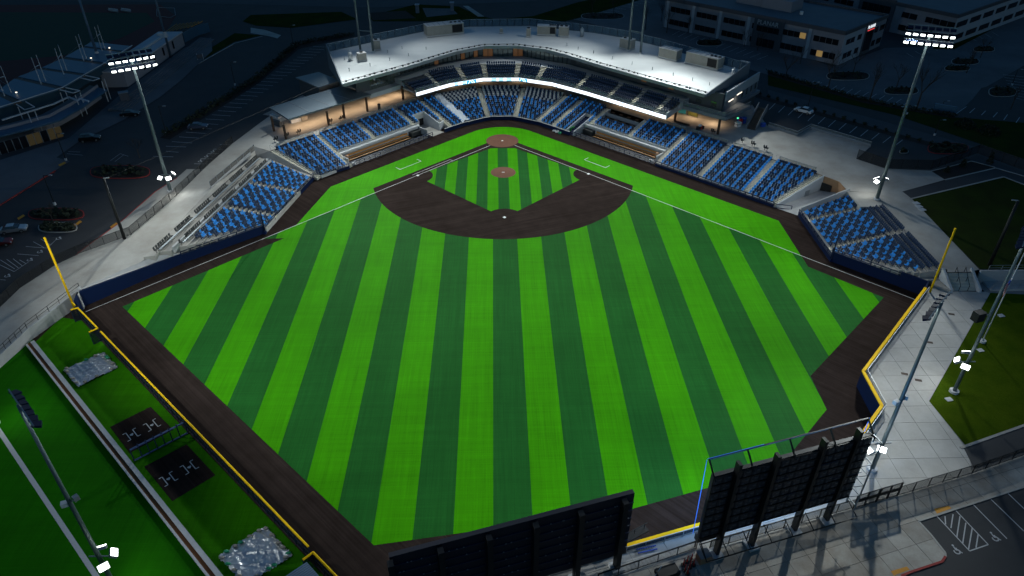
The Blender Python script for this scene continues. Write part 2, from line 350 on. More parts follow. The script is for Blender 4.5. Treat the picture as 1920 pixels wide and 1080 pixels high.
# curve behind home plate, tangent to both foul sides
home = []
for i in range(25):
    a = math.radians(-42+84*i/24.0); home.append((10.6*math.sin(a), -1.9+10.6*math.cos(a)))
home = home[::-1]
turf_poly = outer + right_in + home + left_in[::-1]
turf_o = struct(MB().sheet([(x, y, 0.004) for x, y in turf_poly]), 'outfield_turf', M['turf_plain'])
# fair territory is laid in alternating panels
k = 46.5
fair = [(0, 0), (-k, -k), left_in[0], Lv, Bv]+outer[2:]+[right_in[0]]+[(55.4, -55.4)]
fair = [(0, 0)]+[(-46.2, -46.2), left_in[0]]+outer+[right_in[0], (54.4, -54.4)]
SW = 4.617
for i in range(-14, 15):
    x0, x1 = (i-0.5)*SW, (i+0.5)*SW
    p = clip_poly(clip_poly(fair, (-1, 0), -x0), (1, 0), x1)
    if len(p) < 3: continue
    o = MB().sheet([(x, y, 0.008) for x, y in p]).build('turf_panel', M['turf_dark'] if i % 2 == 0 else M['turf_light'], turf_o)
# ------------------------------------------------------------------ skinned infield
MND = Vector((0, -18.44, 0)); ARC = 28.9
pts = []
a0 = math.atan2(-26.3+18.44-0.6, 28.3-0.0+1.4); 
def arc_hit(s):
    # where the arc meets a line 2.1 m outside the foul line
    for i in range(2000):
        t = i*0.02; x, y = s*(t+1.45), -t+1.45
        if math.hypot(x, y+18.44) > ARC and t > 10: return (x, y)
pr, pl = arc_hit(1), arc_hit(-1)
ar, al = math.atan2(pr[1]+18.44, pr[0]), math.atan2(pl[1]+18.44, pl[0])
if al > 0: al -= 2*math.pi
n = 64
arc = [(ARC*math.cos(ar+(al-ar)*i/n), -18.44+ARC*math.sin(ar+(al-ar)*i/n)) for i in range(n+1)]
inf_poly = arc + [(-2.6-1.0, -2.6+1.0+0.35), (0, 1.2), (2.6+1.0, -2.6+1.0+0.35)]
skin = struct(MB().sheet([(x, y, 0.012) for x, y in inf_poly]), 'infield_dirt', M['infield'])
# infield grass: square 1.0 m inside the base paths, with cut-outs at the bases
def cut(b, r, a_from, a_to, n=10): return [(b[0]+r*math.cos(math.radians(a_from+(a_to-a_from)*i/n)), b[1]+r*math.sin(math.radians(a_from+(a_to-a_from)*i/n))) for i in range(n+1)]
FB, SB, TB = (-19.4, -19.4), (0, -38.8), (19.4, -19.4)
r = 3.75
grass = [(-2.9, -4.65)]
grass += cut(FB, r, 43, -46, 10)
grass += cut(SB, r, 136, 44, 10)
grass += cut(TB, r, 226, 137, 10)
grass += [(2.9, -4.65)]
gin = struct(MB().sheet([(x, y, 0.016) for x, y in grass]), 'infield_turf', M['turf_light'])
for i in range(-10, 11):
    x0, x1 = (i-0.5)*SW/2, (i+0.5)*SW/2
    p = clip_poly(clip_poly(grass, (-1, 0), -x0), (1, 0), x1)
    if len(p) >= 3: MB().sheet([(x, y, 0.020) for x, y in p]).build('turf_panel', M['turf_dark'] if i % 2 == 0 else M['turf_light'], gin)
struct(MB().disc((0, -0.1, 0.024), 3.97, 48), 'home_circle', M['clay'])
md = MB(); N = 40   # pitcher's mound is a low dome
rings = [(2.82, 0.022), (2.3, 0.08), (1.5, 0.19), (0.8, 0.25)]
vs = [(rr*math.cos(2*math.pi*i/N), -17.95+rr*math.sin(2*math.pi*i/N), zz) for rr, zz in rings for i in range(N)]
fs = [(j*N+i, j*N+(i+1)%N, (j+1)*N+(i+1)%N, (j+1)*N+i) for j in range(3) for i in range(N)]+[tuple(range(3*N, 4*N))]
struct(md.add(vs, fs), 'pitchers_mound', M['clay'])
# ------------------------------------------------------------------ chalk lines
ch = MB(); zc = 0.028; L = 69.15
ch.strip([(-2.95, -2.95), (-L, -L)], 0.11, zc); ch.strip([(2.95, -2.95), (L, -L)], 0.11, zc)
o = 0.66
ch.strip([(-11.6-o, -11.6+o), (-19.6-o, -19.6+o)], 0.10, zc); ch.strip([(-11.6-o, -11.6+o), (-11.6, -11.6)], 0.10, zc+.002)
for s in (1, -1):   # coaches' boxes
    a = lambda u, w: (s*(u+w)*R2, (w-u)*R2)
    ch.strip([a(21.6, 6.7), a(21.6, 5.15), a(27.8, 5.15), a(27.8, 6.7)], 0.13, zc)
struct(ch, 'chalk_lines', M['chalk'])
# ------------------------------------------------------------------ bases
def base_plate(p, rot, name, label, hexa=False):
    mb = MB()
    if hexa: mb.prism([(p[0]-.22, p[1]-.22), (p[0]+.22, p[1]-.22), (p[0]+.22, p[1]), (p[0], p[1]+.22), (p[0]-.22, p[1])], 0.024, 0.045)
    else: mb.box((p[0], p[1], 0.06), (0.5, 0.5, 0.09), rot)
    tag(mb.build(name, M['rubber_white']), label, 'base')
base_plate((0, -38.8), math.pi/4, 'base_bag', 'white base bag alone on dark dirt behind the pitcher mound')
base_plate((-19.05, -19.25), math.pi/4, 'base_bag', 'white base bag beside the double running lane chalk')
base_plate((19.05, -19.25), math.pi/4, 'base_bag', 'white base bag on the foul line without a running lane')
base_plate((0, -0.1), 0, 'home_plate', 'white home plate in the middle of the brown dirt circle', True)
tag(MB().box((0, -18.44, 0.275), (0.61, 0.15, 0.05)).build('pitching_rubber', M['rubber_white']), 'white pitching rubber on top of the round mound', 'pitching plate')
# ------------------------------------------------------------------ left: bullpens and practice field
lfd = Vector((39.73, -38.87, 0)).normalized(); lfn = Vector((lfd.y, -lfd.x, 0))      # along and behind the left-field fence
F0 = Vector((-68.6, -71.35, 0)); FG1 = Vector((-63.0, -76.8, 0)); FG2 = Vector((-62.2, -77.6, 0)); FG3 = Vector((-22.45, -116.5, 0)); FG4 = Vector((-21.8, -117.2, 0)); F9 = FG4+lfd*14
C0, C1 = Vector((-73.3, -77.0, 0)), Vector((-30.6, -119.4, 0)); cd = (C1-C0).normalized(); cn = Vector((cd.y, -cd.x, 0)); C9 = C1+cd*16
pen = [xy(F0-lfn*-0.2), xy(F9-lfn*-0.2), xy(C9), xy(C0), (-72.4, -70.6)]
turf_b = struct(MB().sheet([(x, y, 0.004) for x, y in pen]), 'bullpen_turf', M['turf_practice'])
turf('turf_pen', (0.026, 0.155, 0.001)); turf_b.data.materials[0] = M['turf_pen']
prac = [xy(C0+cn*0.1), xy(C9+cn*0.1), (-60, -260), (-260, -260), (-260, -160), xy(WL[2]+(WL[2]-WL[1])*30), xy(WL[1])]
struct(MB().sheet([(x, y, 0.006) for x, y in prac]), 'practice_turf', M['turf_practice'])
struct(MB().strip([xy(at(0, 810)+(at(0, 810)-at(180, 1080))*0.5), xy(at(180, 1080)+(at(180, 1080)-at(0, 810))*0.4)], 0.55, 0.012), 'practice_line', M['paint_white'])
for t_ in (((206, 800.6), (282.5, 762.5), (325, 806), (243, 850)), ((270, 875), (350, 833), (404, 891), (323, 940))):
    struct(MB().sheet([(*xy(at(*p)), 0.010) for p in t_]), 'bullpen_dirt', M['track'])
def home_box(px, py, ang):
    c = at(px, py); mb = MB(); co, si = math.cos(ang), math.sin(ang)
    g = lambda a, b: (c.x+a*co-b*si, c.y+a*si+b*co)
    for s in (-1, 1): mb.strip([g(s*0.86, -0.85), g(s*0.44, -0.85), g(s*0.44, 0.85), g(s*0.86, 0.85)], 0.11, 0.016)
    mb.sheet([(*g(-.22, .18), .017), (*g(.22, .18), .017), (*g(.22, -.05), .017), (*g(0, -.26), .017), (*g(-.22, -.05), .017)])
    struct(mb, 'bullpen_chalk', M['chalk'])
aa = math.atan2(-lfd.y, -lfd.x)
pa = math.atan2((at(282, 763)-at(208, 800)).y, (at(282, 763)-at(208, 800)).x)
for p in ((247, 815), (285, 797), (316, 898), (355, 876)): home_box(*p, pa)
# ------------------------------------------------------------------ lower plaza behind right field
CFW = [Vector((69.2, -69.35, 0)), Vector((50.05, -89.7, 0)), Vector((49.6, -96.6, 0)), Vector((45.0, -101.4, 0)), Vector((37.0, -109.0, 0)), Vector((20.8, -114.9, 0)), Vector((12.0, -117.5, 0)), Vector((-14.0, -125.0, 0))]
lp = [xy(p) for p in CFW] + [(-14, -300), (400, -300), (400, -67.3), (79.2, -66.9), (79.2, -69.6), (73.6, -69.4), (71.0, -68.0)]
plaza = struct(MB().sheet([(x, y, ZP-0.05) for x, y in lp]), 'plaza_pavement', M['joint'])
def slabs(poly, o, ang, dx, dy, z, m, parent, name='slab', gap=0.022, thick=0.05, maxn=400):
    """single paving slabs cut to the outline of the pavement"""
    co, si = math.cos(ang), math.sin(ang); ex, ey = (co, si), (-si, co)
    us = [(p[0]-o[0])*ex[0]+(p[1]-o[1])*ex[1] for p in poly]; vs = [(p[0]-o[0])*ey[0]+(p[1]-o[1])*ey[1] for p in poly]
    cnt = 0
    for i in range(math.floor(min(us)/dx), math.ceil(max(us)/dx)):
        for j in range(math.floor(min(vs)/dy), math.ceil(max(vs)/dy)):
            b = o[0]*ex[0]+o[1]*ex[1]; c = o[0]*ey[0]+o[1]*ey[1]
            p = clip_poly(poly, (-ex[0], -ex[1]), -(b+i*dx+gap)); p = clip_poly(p, ex, b+(i+1)*dx-gap) if len(p) > 2 else p
            p = clip_poly(p, (-ey[0], -ey[1]), -(c+j*dy+gap)) if len(p) > 2 else p; p = clip_poly(p, ey, c+(j+1)*dy-gap) if len(p) > 2 else p
            if len(p) < 3: continue
            ar_ = abs(sum(p[k][0]*p[(k+1)%len(p)][1]-p[(k+1)%len(p)][0]*p[k][1] for k in range(len(p))))/2
            if ar_ < 0.25: continue
            MB().prism(p, z-thick, z).build(name, m, parent); cnt += 1
    return cnt
gate_line = [at(1180, 1080, ZP), at(1600, 953, ZP), at(1822, 888, ZP), at(1920, 853, ZP)]
inner = [xy(p) for p in CFW[:5]]+[xy(at(1500, 984, ZP)), xy(at(1600, 953, ZP)), xy(at(1822, 888, ZP)), (56.6, -106.0), (57.4, -103.6), (56.9, -95.2), (79.8, -70.1), (79.2, -69.7), (73.6, -69.5), (71.2, -68.1)]
slabs(inner, (50, -90), 0.0, 3.1, 3.05, ZP, M['slab_concrete'], plaza)
cfp = [xy(CFW[5]), xy(CFW[6]), (7.0, -119.1), (6.0, -121.4), xy(at(1180, 1075, ZP)), xy(at(1500, 984, ZP)), xy(CFW[4])]
slabs(cfp, (20.8, -116.5), math.radians(16), 4.2, 2.2, ZP, M['slab_concrete'], plaza)
walk = [xy(at(1180, 1077, ZP)), xy(at(1600, 954, ZP)), xy(at(1822, 889, ZP)), xy(at(1920, 854, ZP)), (76, -101.0), (76, -105.3), xy(at(1920, 912, ZP)), xy(at(1720, 976, ZP)), xy(at(1745, 1002, ZP)), xy(at(1772, 1036, ZP)), xy(at(1766, 1052, ZP)), xy(at(1705, 1072, ZP)), (37, -124), (6, -134), (4, -124.5)]
slabs(walk, (45.8, -114.4), math.radians(16.5), 2.45, 2.5, ZP+0.006, M['slab_stained'], plaza, gap=0.02)
# ================================================================== stands
def seat_mesh(n, m):
    mb = MB()
    mb.hexa([(-.23,-.02,.40),(.23,-.02,.40),(.23,.36,.44),(-.23,.36,.44)], [(-.23,-.02,.47),(.23,-.02,.47),(.23,.36,.50),(-.23,.36,.50)])
    mb.hexa([(-.23,-.10,.44),(.23,-.10,.44),(.23,-.03,.44),(-.23,-.03,.44)], [(-.22,-.22,.90),(.22,-.22,.90),(.22,-.16,.90),(-.22,-.16,.90)])
    mb.bx(-.04, .04, -.10, .06, 0.0, .42)
    return mb.mesh(n, m)
SEATM = [seat_mesh('seat', M['seat_navy']), seat_mesh('seat', M['seat_blue']), seat_mesh('seat', M['seat_white'])]
SEATS = []       # (x, y, z, facing angle, colour, block text, row, place)
def seat_row(a, b, f, z, blk, row, colour, sp=0.57, keep=None):
    """seats along a->b facing direction f"""
    a, b = Vector((a[0], a[1], 0)), Vector((b[0], b[1], 0)); n = int((b-a).length/sp)
    if n < 1: return
    rz = math.atan2(f[1], f[0])-math.pi/2; d = (b-a)/n
    for i in range(n):
        p = a+d*(i+.5)
        if keep and not keep(i/n, row): continue
        SEATS.append((p.x, p.y, z, rz, colour(row, i), blk, row, i))
def c_bank(r, i): return 1 if i % 4 == 0 or (i % 4 == 2 and r % 3 == 0) else 0
def c_home(r, i): return (2 if i % 2 == 0 else 0) if r >= 9 else (1 if (i + 2*(r//1)) % 4 < 1 or (i % 2 == 0 and (r+i//2) % 3 == 0) else 0)
def c_corner(r, i): return 1 if (i + (r % 2)*2) % 4 == 0 or (i % 4 == 1 and r % 3 == 0) else 0
NR, DZ, Z0 = 14, 0.27, 0.62
def section(label, fl, fr, bl, br, blk, rows=range(14), colour=c_bank, keep=None, hole=None):
    fl, fr, bl, br = [Vector((p[0], p[1], 0)) for p in (fl, fr, bl, br)]
    mid = (fl+fr+bl+br)/4; root = thing('seating_section', label, 'stand', (mid.x, mid.y, 0), group='seating sections of the main bowl')
    mb = MB()
    for k in rows:
        t0, t1 = k/NR, (k+1)/NR; z = Z0+DZ*k
        A, B, Cc, Dd = lerp(fl, bl, t0), lerp(fr, br, t0), lerp(fr, br, t1), lerp(fl, bl, t1)
        spans = [(0, 1)]
        if hole: spans = hole(k)
        for s0, s1 in spans:
            mb.prism([xy(lerp(A, B, s0)), xy(lerp(A, B, s1)), xy(lerp(Dd, Cc, s1)), xy(lerp(Dd, Cc, s0))], 0.0 if k < 3 else z-1.2, z)
            ts = (k+0.62)/NR; a, b = lerp(lerp(fl, bl, ts), lerp(fr, br, ts), s0), lerp(lerp(fl, bl, ts), lerp(fr, br, ts), s1)
            f = ((fl+fr)-(bl+br)).normalized()
            if keep is None or keep(k): seat_row(a, b, f, z, blk, k, colour)
    mb.build('stepped_deck', M['riser'], root)
    return root
def aisle(root, f, b, w, k0=0, k1=14, w1=None):
    f, b = Vector((f[0], f[1], 0)), Vector((b[0], b[1], 0)); d = (b-f).normalized(); s = Vector((-d.y, d.x, 0)); w1 = w1 or w
    mb = MB()
    for k in range(k0*2, k1*2):
        t0, t1 = k/(2*NR), (k+1)/(2*NR); z = Z0+DZ/2*k+.03; p0, p1 = lerp(f, b, t0), lerp(f, b, t1); ww0, ww1 = lerp(w, w1, t0)/2, lerp(w, w1, t1)/2
        mb.prism([xy(p0-s*ww0), xy(p0+s*ww0), xy(p1+s*ww1), xy(p1-s*ww1)], z-0.9, z)
        e = lerp(p0, p1, 0.32)
        mb.add([(*xy(p0-s*ww0), z+.004), (*xy(p0+s*ww0), z+.004), (*xy(e+s*ww0), z+.004), (*xy(e-s*ww0), z+.004)], [(0,1,2,3)] if s.cross(d).z < 0 else [(3,2,1,0)], 1)
    mb.build('aisle_stair', [M['stair_concrete'], M['nosing']], root)
    for k in range(k0+1, k1, 3):
        hb = MB(); p = lerp(f, b, k/NR); q_ = lerp(f, b, (k+1.6)/NR); z = Z0+DZ*k
        hb.tube((p.x, p.y, z), (p.x, p.y, z+.95), .03, n=5); hb.tube((q_.x, q_.y, z+DZ*1.6), (q_.x, q_.y, z+.95+DZ*1.6), .03, n=5); hb.tube((p.x, p.y, z+.95), (q_.x, q_.y, z+.95+DZ*1.6), .03, n=5)
        hb.build('aisle_handrail', M['steel_grey'], root)
WF, WB = 14.2, 25.96
def bank(s, u0, u1, label, blk, u0b=None, u1b=None, **kw):
    return section(label, uw(u0, WF, s), uw(u1, WF, s), uw(u0b if u0b is not None else u0, WB, s), uw(u1b if u1b is not None else u1, WB, s), blk, **kw)
# ---- third-base side (right of the picture)
SA = bank(1, -0.3, 3.3, 'narrow blue seating wedge right of the curved home plate sections', 'narrow wedge right of home')
aisle(SA, uw(4, WF, 1), uw(4, WB, 1), 1.3)
SBn = bank(1, 4.7, 11.8, 'seating section cut by the blue stairwell left of the right dugout', 'stairwell section right of home', hole=lambda k: [(0, .52)] + ([(.86, 1)] if k > 5 else []) if k < 9 else [(0, 1)])
aisle(SBn, uw(12.4, WF, 1), uw(12.4, WB, 1), 1.2, 6)
SC = bank(1, 13.0, 23.4, 'short blue rows below black lounge terraces above the right dugout', 'short rows above right dugout', rows=range(6, 9))
aisle(SC, uw(24, WF, 1), uw(24, WB, 1), 1.2, 6)
SD = bank(1, 24.6, 35.1, 'seating section above the right dugout, far from home plate', 'section above right dugout', rows=range(6, 14))
aisle(SD, uw(35.7, WF, 1), uw(35.7, WB, 1), 1.2)
SE = bank(1, 36.3, 45.9, 'full depth seating section next to the right dugout end', 'section next to right dugout')
aisle(SE, uw(46.5, WF, 1), uw(46.5, WB, 1), 1.2)
SF = bank(1, 47.1, 57.0, 'full depth seating section second from the right bank end', 'second section from right end')
aisle(SF, uw(57.6, WF, 1), uw(57.6, WB, 1), 1.2)
SG = bank(1, 58.2, 63.6, 'last slanting seating section at the outfield end of the right bank', 'last section of right bank', u1b=67.2)
aisle(SG, uw(64.2, WF, 1), uw(67.9, WB, 1), 1.1)
# ---- first-base side (left)
TA = bank(-1, -0.3, 3.2, 'narrow blue seating wedge beside the white plastic sheet', 'narrow wedge by plastic sheet', colour=c_bank)
aisle(TA, uw(3.8, WF, -1), uw(3.8, WB, -1), 1.2)
TB_ = bank(-1, 4.5, 11.4, 'seating section broken by the concrete tunnel mouth left of home', 'tunnel mouth section', hole=lambda k: ([(0, .26)] if k > 3 else []) + ([(.80, 1)] if k > 5 else []) if k < 9 else [(0, 1)])
aisle(TB_, uw(12, WF, -1), uw(12, WB, -1), 1.2, 6)
TC = bank(-1, 12.7, 23.4, 'seating section above the left dugout, nearer home plate', 'left dugout section nearer home', rows=range(6, 14))
aisle(TC, uw(24, WF, -1), uw(24, WB, -1), 1.2, 6)
TD = bank(-1, 24.7, 34.4, 'seating section above the left dugout, farther from home plate', 'left dugout section farther out', rows=range(6, 14))
aisle(TD, uw(35, WF, -1), uw(35, WB, -1), 1.2)
TE = bank(-1, 35.7, 42.6, 'wide full depth seating section at the left end of the bowl', 'left end section', u1b=46.2)
aisle(TE, uw(43.3, WF, -1), uw(46.9, WB, -1), 1.2)
# ---- behind home plate
HC = section('middle seating section straight behind home plate with pale upper rows', (-2.9, 14.1), (2.9, 14.1), (-5.4, 25.9), (5.4, 25.9), 'section behind home', colour=c_home)
aisle(HC, (3.55, 13.8), (6.1, 25.6), 1.2)
HR = section('wedge seating section right of centre behind home with pale upper rows', (4.2, 13.4), (8.4, 11.0), (6.9, 25.2), (16.6, 19.8), 'wedge right of home', colour=c_home)
aisle(HR, (9.2, 10.5), (17.3, 19.1), 1.2)
HL = section('wedge seating section left of centre behind home beside the plastic sheet', (-8.4, 11.0), (-4.2, 13.4), (-16.6, 19.8), (-6.9, 25.2), 'wedge left of home', colour=c_home)
aisle(HL, (-3.55, 13.8), (-6.1, 25.6), 1.2)
# white plastic sheet draped down the aisle
mb = MB(); f, b = Vector((-9.0, 10.7, 0)), Vector((-17.0, 19.5, 0)); d = (b-f).normalized(); s = Vector((-d.y, d.x, 0)); nx, ny = 6, 30
for j in range(ny+1):
    for i in range(nx+1):
        t = j/ny; p = lerp(f, b, t)+s*((i/nx-.5)*lerp(3.0, 2.2, t)); z = Z0+DZ*NR*t+.55+0.22*math.sin(i*2.1+j*.7)+random.uniform(-.12, .12)-(0.35 if i in (0, nx) else 0)
        mb.v.append((p.x, p.y, z))
for j in range(ny):
    for i in range(nx):
        a = j*(nx+1)+i; mb.f.append((a, a+1, a+nx+2, a+nx+1)); mb.m.append(0)
D('plastic_sheet', (0.62, 0.66, 0.70), 0.25)
tag(mb.build('plastic_sheet', M['plastic_sheet'], smooth=True), 'crumpled white plastic sheet draped down the aisle left of home', 'sheet')
# ---- concrete tunnel mouth on the left, stairwell on the right
r_ = thing('tunnel_mouth', 'open concrete tunnel mouth cut into the seats left of home', 'tunnel', uw(7.5, 18, -1))
mb = MB()
def wallp(a, b, z0, z1, th=0.25, m=None, mb_=None):
    a, b = Vector((a[0], a[1], 0)), Vector((b[0], b[1], 0)); d = (b-a).normalized(); s = Vector((-d.y, d.x, 0))*th/2
    z0 = z0 if isinstance(z0, tuple) else (z0, z0); z1 = z1 if isinstance(z1, tuple) else (z1, z1)
    return (mb_ or MB()).hexa([(*xy(a-s), z0[0]), (*xy(b-s), z0[1]), (*xy(b+s), z0[1]), (*xy(a+s), z0[0])], [(*xy(a-s), z1[0]), (*xy(b-s), z1[1]), (*xy(b+s), z1[1]), (*xy(a+s), z1[0])])
wallp(uw(10.1, 19.3, -1), uw(10.1, 22.0, -1), 0, (2.6, 3.5), mb_=mb); wallp(uw(6.3, 15.9, -1), uw(6.3, 22.0, -1), 0, (1.9, 3.5), mb_=mb); wallp(uw(6.2, 21.95, -1), uw(10.2, 21.95, -1), 2.4, 3.5, mb_=mb)
wallp(uw(4.3, 16.6, -1), uw(6.4, 16.0, -1), 0, 1.9, mb_=mb)
mb.build('side_wall', M['cap_concrete'], r_)
MB().sheet([uw(6.3, 14.2, -1, .02), uw(10.1, 14.2, -1, .02), uw(10.1, 21.9, -1, .02), uw(6.3, 21.9, -1, .02)]).build('floor', M['concrete'], r_)
MB().prism([xy(uw(6.4, 22.0, -1)), xy(uw(10.0, 22.0, -1)), xy(uw(10.0, 22.5, -1)), xy(uw(6.4, 22.5, -1))], 0, 2.35).build('doorway', M['black'], r_)
r_ = thing('stairwell', 'blue carpeted stairwell with white kerbs left of the right dugout', 'stairs', uw(9.6, 18, 1))
mb = MB()
for k in range(12): mb.prism([xy(uw(8.6, 14.4+.62*k, 1)), xy(uw(10.6, 14.4+.62*k, 1)), xy(uw(10.6, 15.02+.62*k, 1)), xy(uw(8.6, 15.02+.62*k, 1))], 0, .12+.21*k)
mb.build('steps', M['pad_navy'], r_)
for u_ in (8.45, 10.75): wallp(uw(u_, 14.2, 1), uw(u_, 21.8, 1), 0, (1.1, 3.3), .22).build('kerb_wall', M['steel_white'], r_)
# black lounge terraces above the right dugout
r_ = thing('lounge_terrace', 'two black carpeted lounge terraces with pale walls under the ribbon board', 'terrace', uw(18, 24, 1))
for w0, w1, z in ((21.8, 23.9, 2.75), (23.9, 26.0, 3.55)):
    MB().prism([xy(uw(13.0, w0, 1)), xy(uw(23.4, w0, 1)), xy(uw(23.4, w1, 1)), xy(uw(13.0, w1, 1))], 0.5, z).build('terrace_floor', M['carpet_dark'], r_)
    wallp(uw(13.0, w0+.05, 1), uw(23.4, w0+.05, 1), z-.4, z+.55, .14).build('terrace_wall', M['cladding'], r_)
for u_ in (13.0, 23.4): wallp(uw(u_, 21.8, 1), uw(u_, 26, 1), 2.4, (3.4, 4.4), .2).build('side_wall', M['cladding_light'], r_)
for i in range(4):
    for w_, z in ((22.9, 2.75), (25.0, 3.55)):
        c = uw(14.6+2.4*i, w_, 1); t_ = thing('lounge_table', f'low table, {ORD[i]} from the left on the {"lower" if z < 3 else "upper"} black lounge terrace', 'table', (c.x, c.y, z), group='lounge tables')
        MB().box((c.x, c.y, z+.60), (1.0, .7, .06), -math.pi/4).build('table_top', M['bronze'], t_); MB().tube((c.x, c.y, z), (c.x, c.y, z+.58), .06, n=6).build('leg', M['steel_black'], t_)
# ---- dugouts
def dugout(s, side, u0=10.7, u1=34.6):
    r = thing('dugout', f'{side} dugout with white roof edge, timber bench and concrete back wall', 'dugout', uw((u0+u1)/2, 16, s))
    pr = lambda a, b, c, d, z0, z1: MB().prism([xy(uw(a, c, s)), xy(uw(b, c, s)), xy(uw(b, d, s)), xy(uw(a, d, s))], z0, z1)
    pr(u0, u1, 18.35, 19.25, 1.68, 1.98).build('roof_slab', M['cap_concrete'], r)
    pr(u0, u1, 18.75, 19.15, -.6, 1.66).build('back_wall', M['cap_concrete'], r)
    for e in (u0, u1-.3): pr(e, e+.3, 15.4, 18.9, -.6, 1.62).build('end_wall', M['wall_concrete'], r)
    pr(u0+.3, u1-.3, 14.6, 18.9, -.62, .012).build('floor', M['black'], r)
    pr(u0+4.2, u1-1.2, 17.5, 18.0, .50, .60).build('bench_seat', M['timber'], r)
    pr(u0+4.2, u1-1.2, 18.15, 18.25, .80, 1.25).build('bench_back', M['timber'], r)
    pr(u0+4.2, u1-1.2, 16.9, 17.15, .28, .36).build('bench_step', M['timber'], r)
    pr(u0+.5, u0+3.4, 17.4, 18.7, .03, 1.1).build('bat_rack', M['stool_black'], r)
    c = uw(u1-1.0, 17.0, s); MB().tube((c.x, c.y, 0.02), (c.x, c.y, 1.62), .38, n=14).build('column', M['soffit_wood'], r, smooth=True)
    n = 17; posts = []
    me = MB().bx(-.05, .05, -.05, .05, 0, 1.1).mesh('rail_post', M['steel_navy'])
    for i in range(n+1):
        p = uw(lerp(u0-.6, u1+.6, i/n), 14.25, s); inst('rail_post', me, (p.x, p.y, 0), math.pi/4, r)
    for z in (1.08, .62, .12): MB().beam(uw(u0-.6, 14.25, s, z), uw(u1+.6, 14.25, s, z), .14 if z > 1 else .09).build('guard_rail', M['steel_navy'], r)
dugout(1, 'right'); dugout(-1, 'left')
for s, lab in ((1, 'small white board leaning at the outer end of right dugout'), (-1, 'small white board leaning at the outer end of left dugout')):
    c = uw(33.5, 14.9, s); tag(MB().box((c.x, c.y, .38), (.8, .5, .5), -s*math.pi/4).build('white_board', M['plastic_white']), lab, 'board')
# ---- padded field walls with rails
def field_wall(pts, label, h=0.95, rail=True, pad='pad_navy', name='field_wall', cap=True, step=1.6):
    pts = [Vector((p[0], p[1], 0)) for p in pts]; r = thing(name, label, 'wall', (pts[0].x, pts[0].y, 0))
    me = MB().bx(-.07, .07, -.07, .07, 0, .62).mesh('rail_post', M['steel_navy'])
    for a, b in zip(pts, pts[1:]):
        wallp(a, b, 0, h, .24).build('wall_pad', M[pad], r)
        if cap: wallp(a, b, h, h+.05, .28).build('wall_cap', M['steel_navy' if rail else 'wall_concrete'], r)
        if rail:
            n = max(2, int((b-a).length/step)); 
            for i in range(n+1): p = lerp(a, b, i/n); inst('rail_post', me, (p.x, p.y, h), 0, r)
            for z in (.60, .2): MB().beam((a.x, a.y, h+z), (b.x, b.y, h+z), .13 if z > .5 else .09).build('guard_rail', M['steel_navy'], r)
    return r
field_wall([uw(35.3, 13.95, 1), uw(64.3, 13.95, 1)], 'long low navy wall and rail in front of the right bank', .55)
field_wall([uw(35.3, 13.95, -1), Vector((-41.7, -20.6, 0))], 'low navy wall and rail in front of the left end section', .55)
field_wall([uw(9.9, 13.9, 1), uw(0.4, 13.7, 1), (8.2, 10.4), (5.0, 12.4), (2.75, 13.55), (-2.75, 13.55), (-5.0, 12.4), (-8.2, 10.4), uw(0.4, 13.7, -1), uw(6.4, 14.0, -1)], 'curved navy padded backstop wall behind home plate', .95, rail=False)
# ---- navy privacy screens and rails along the back of the bowl
def back_screen(pts, label):
    r = thing('concourse_rail', label, 'railing', xy(pts[0])+(ZU,)); me = MB().bx(-.03, .03, -.03, .03, 0, 1.1).mesh('rail_post', M['steel_grey'])
    for a, b in zip(pts, pts[1:]):
        wallp(a, b, 3.9, 4.72, .06).build('privacy_screen', M['pad_navy'], r)
        n = max(2, int((b-a).length/1.7))
        for i in range(n+1): p = lerp(a, b, i/n); inst('rail_post', me, (p.x, p.y, ZU), math.pi/4, r)
        MB().beam((a.x, a.y, ZU+1.1), (b.x, b.y, ZU+1.1), .06).build('guard_rail', M['steel_grey'], r)
        wallp(a, b, ZU+.32, ZU+1.05, .02).build('mesh_infill', M['net_grey'], r)
for s, us, nm in ((1, (24.6, 34.9, 36.4, 45.7, 47.2, 56.8, 58.4, 66.6), 'right'), (-1, (4.6, 11.3, 12.7, 23.3, 24.7, 34.3, 35.8, 45.6), 'left')):
    for i in range(0, len(us), 2): back_screen([uw(us[i], 26.3, s), uw(us[i+1], 26.3, s)], f'concourse railing with navy screen, {ORD[i//2]} from home plate on the {nm} bank')
# ================================================================== corner stand on the right
WALL_R = lambda x: -56.3-(x-59.1)*0.965      # top of the angled wall in front of it
r_ = thing('corner_stand', 'corner seating stand beside the right foul line with parallel blue rows', 'stand', (66, -52, 0)); mb = MB()
RFROWS = [(59.75+.84*i, 1.0+.225*i) for i in range(12)]+[(69.95+1.12*i, 3.75+.22*i) for i in range(3)]
for i, (x, z) in enumerate(RFROWS):
    dx = .84 if i < 12 else 1.12
    ytop = -39.6+(x-59.3)*0.22 if i < 11 else -44.0
    ylow = max(WALL_R(x)+.1, -66.0)
    mb.prism([(x-.14, ytop), (x-.14, ylow), (x-.14+dx, ylow-(.6 if i < 9 else 0)), (x-.14+dx, ytop)], 0, z)
    blocks = [('upper block of right corner stand', ytop-.5, -42.7), ('middle block of right corner stand', -43.9, -53.2), ('lower block of right corner stand', -54.4, ylow+.55)]
    for bn, y0, y1 in blocks:
        if i >= 11 and bn[0] == 'u': continue
        if y0-y1 > .6: seat_row((x+.42, y0), (x+.42, y1), (-1, 0), z, bn, i, c_corner if i < 12 else (lambda r, i: 0), .55)
mb.build('stepped_deck', M['concrete'], r_)
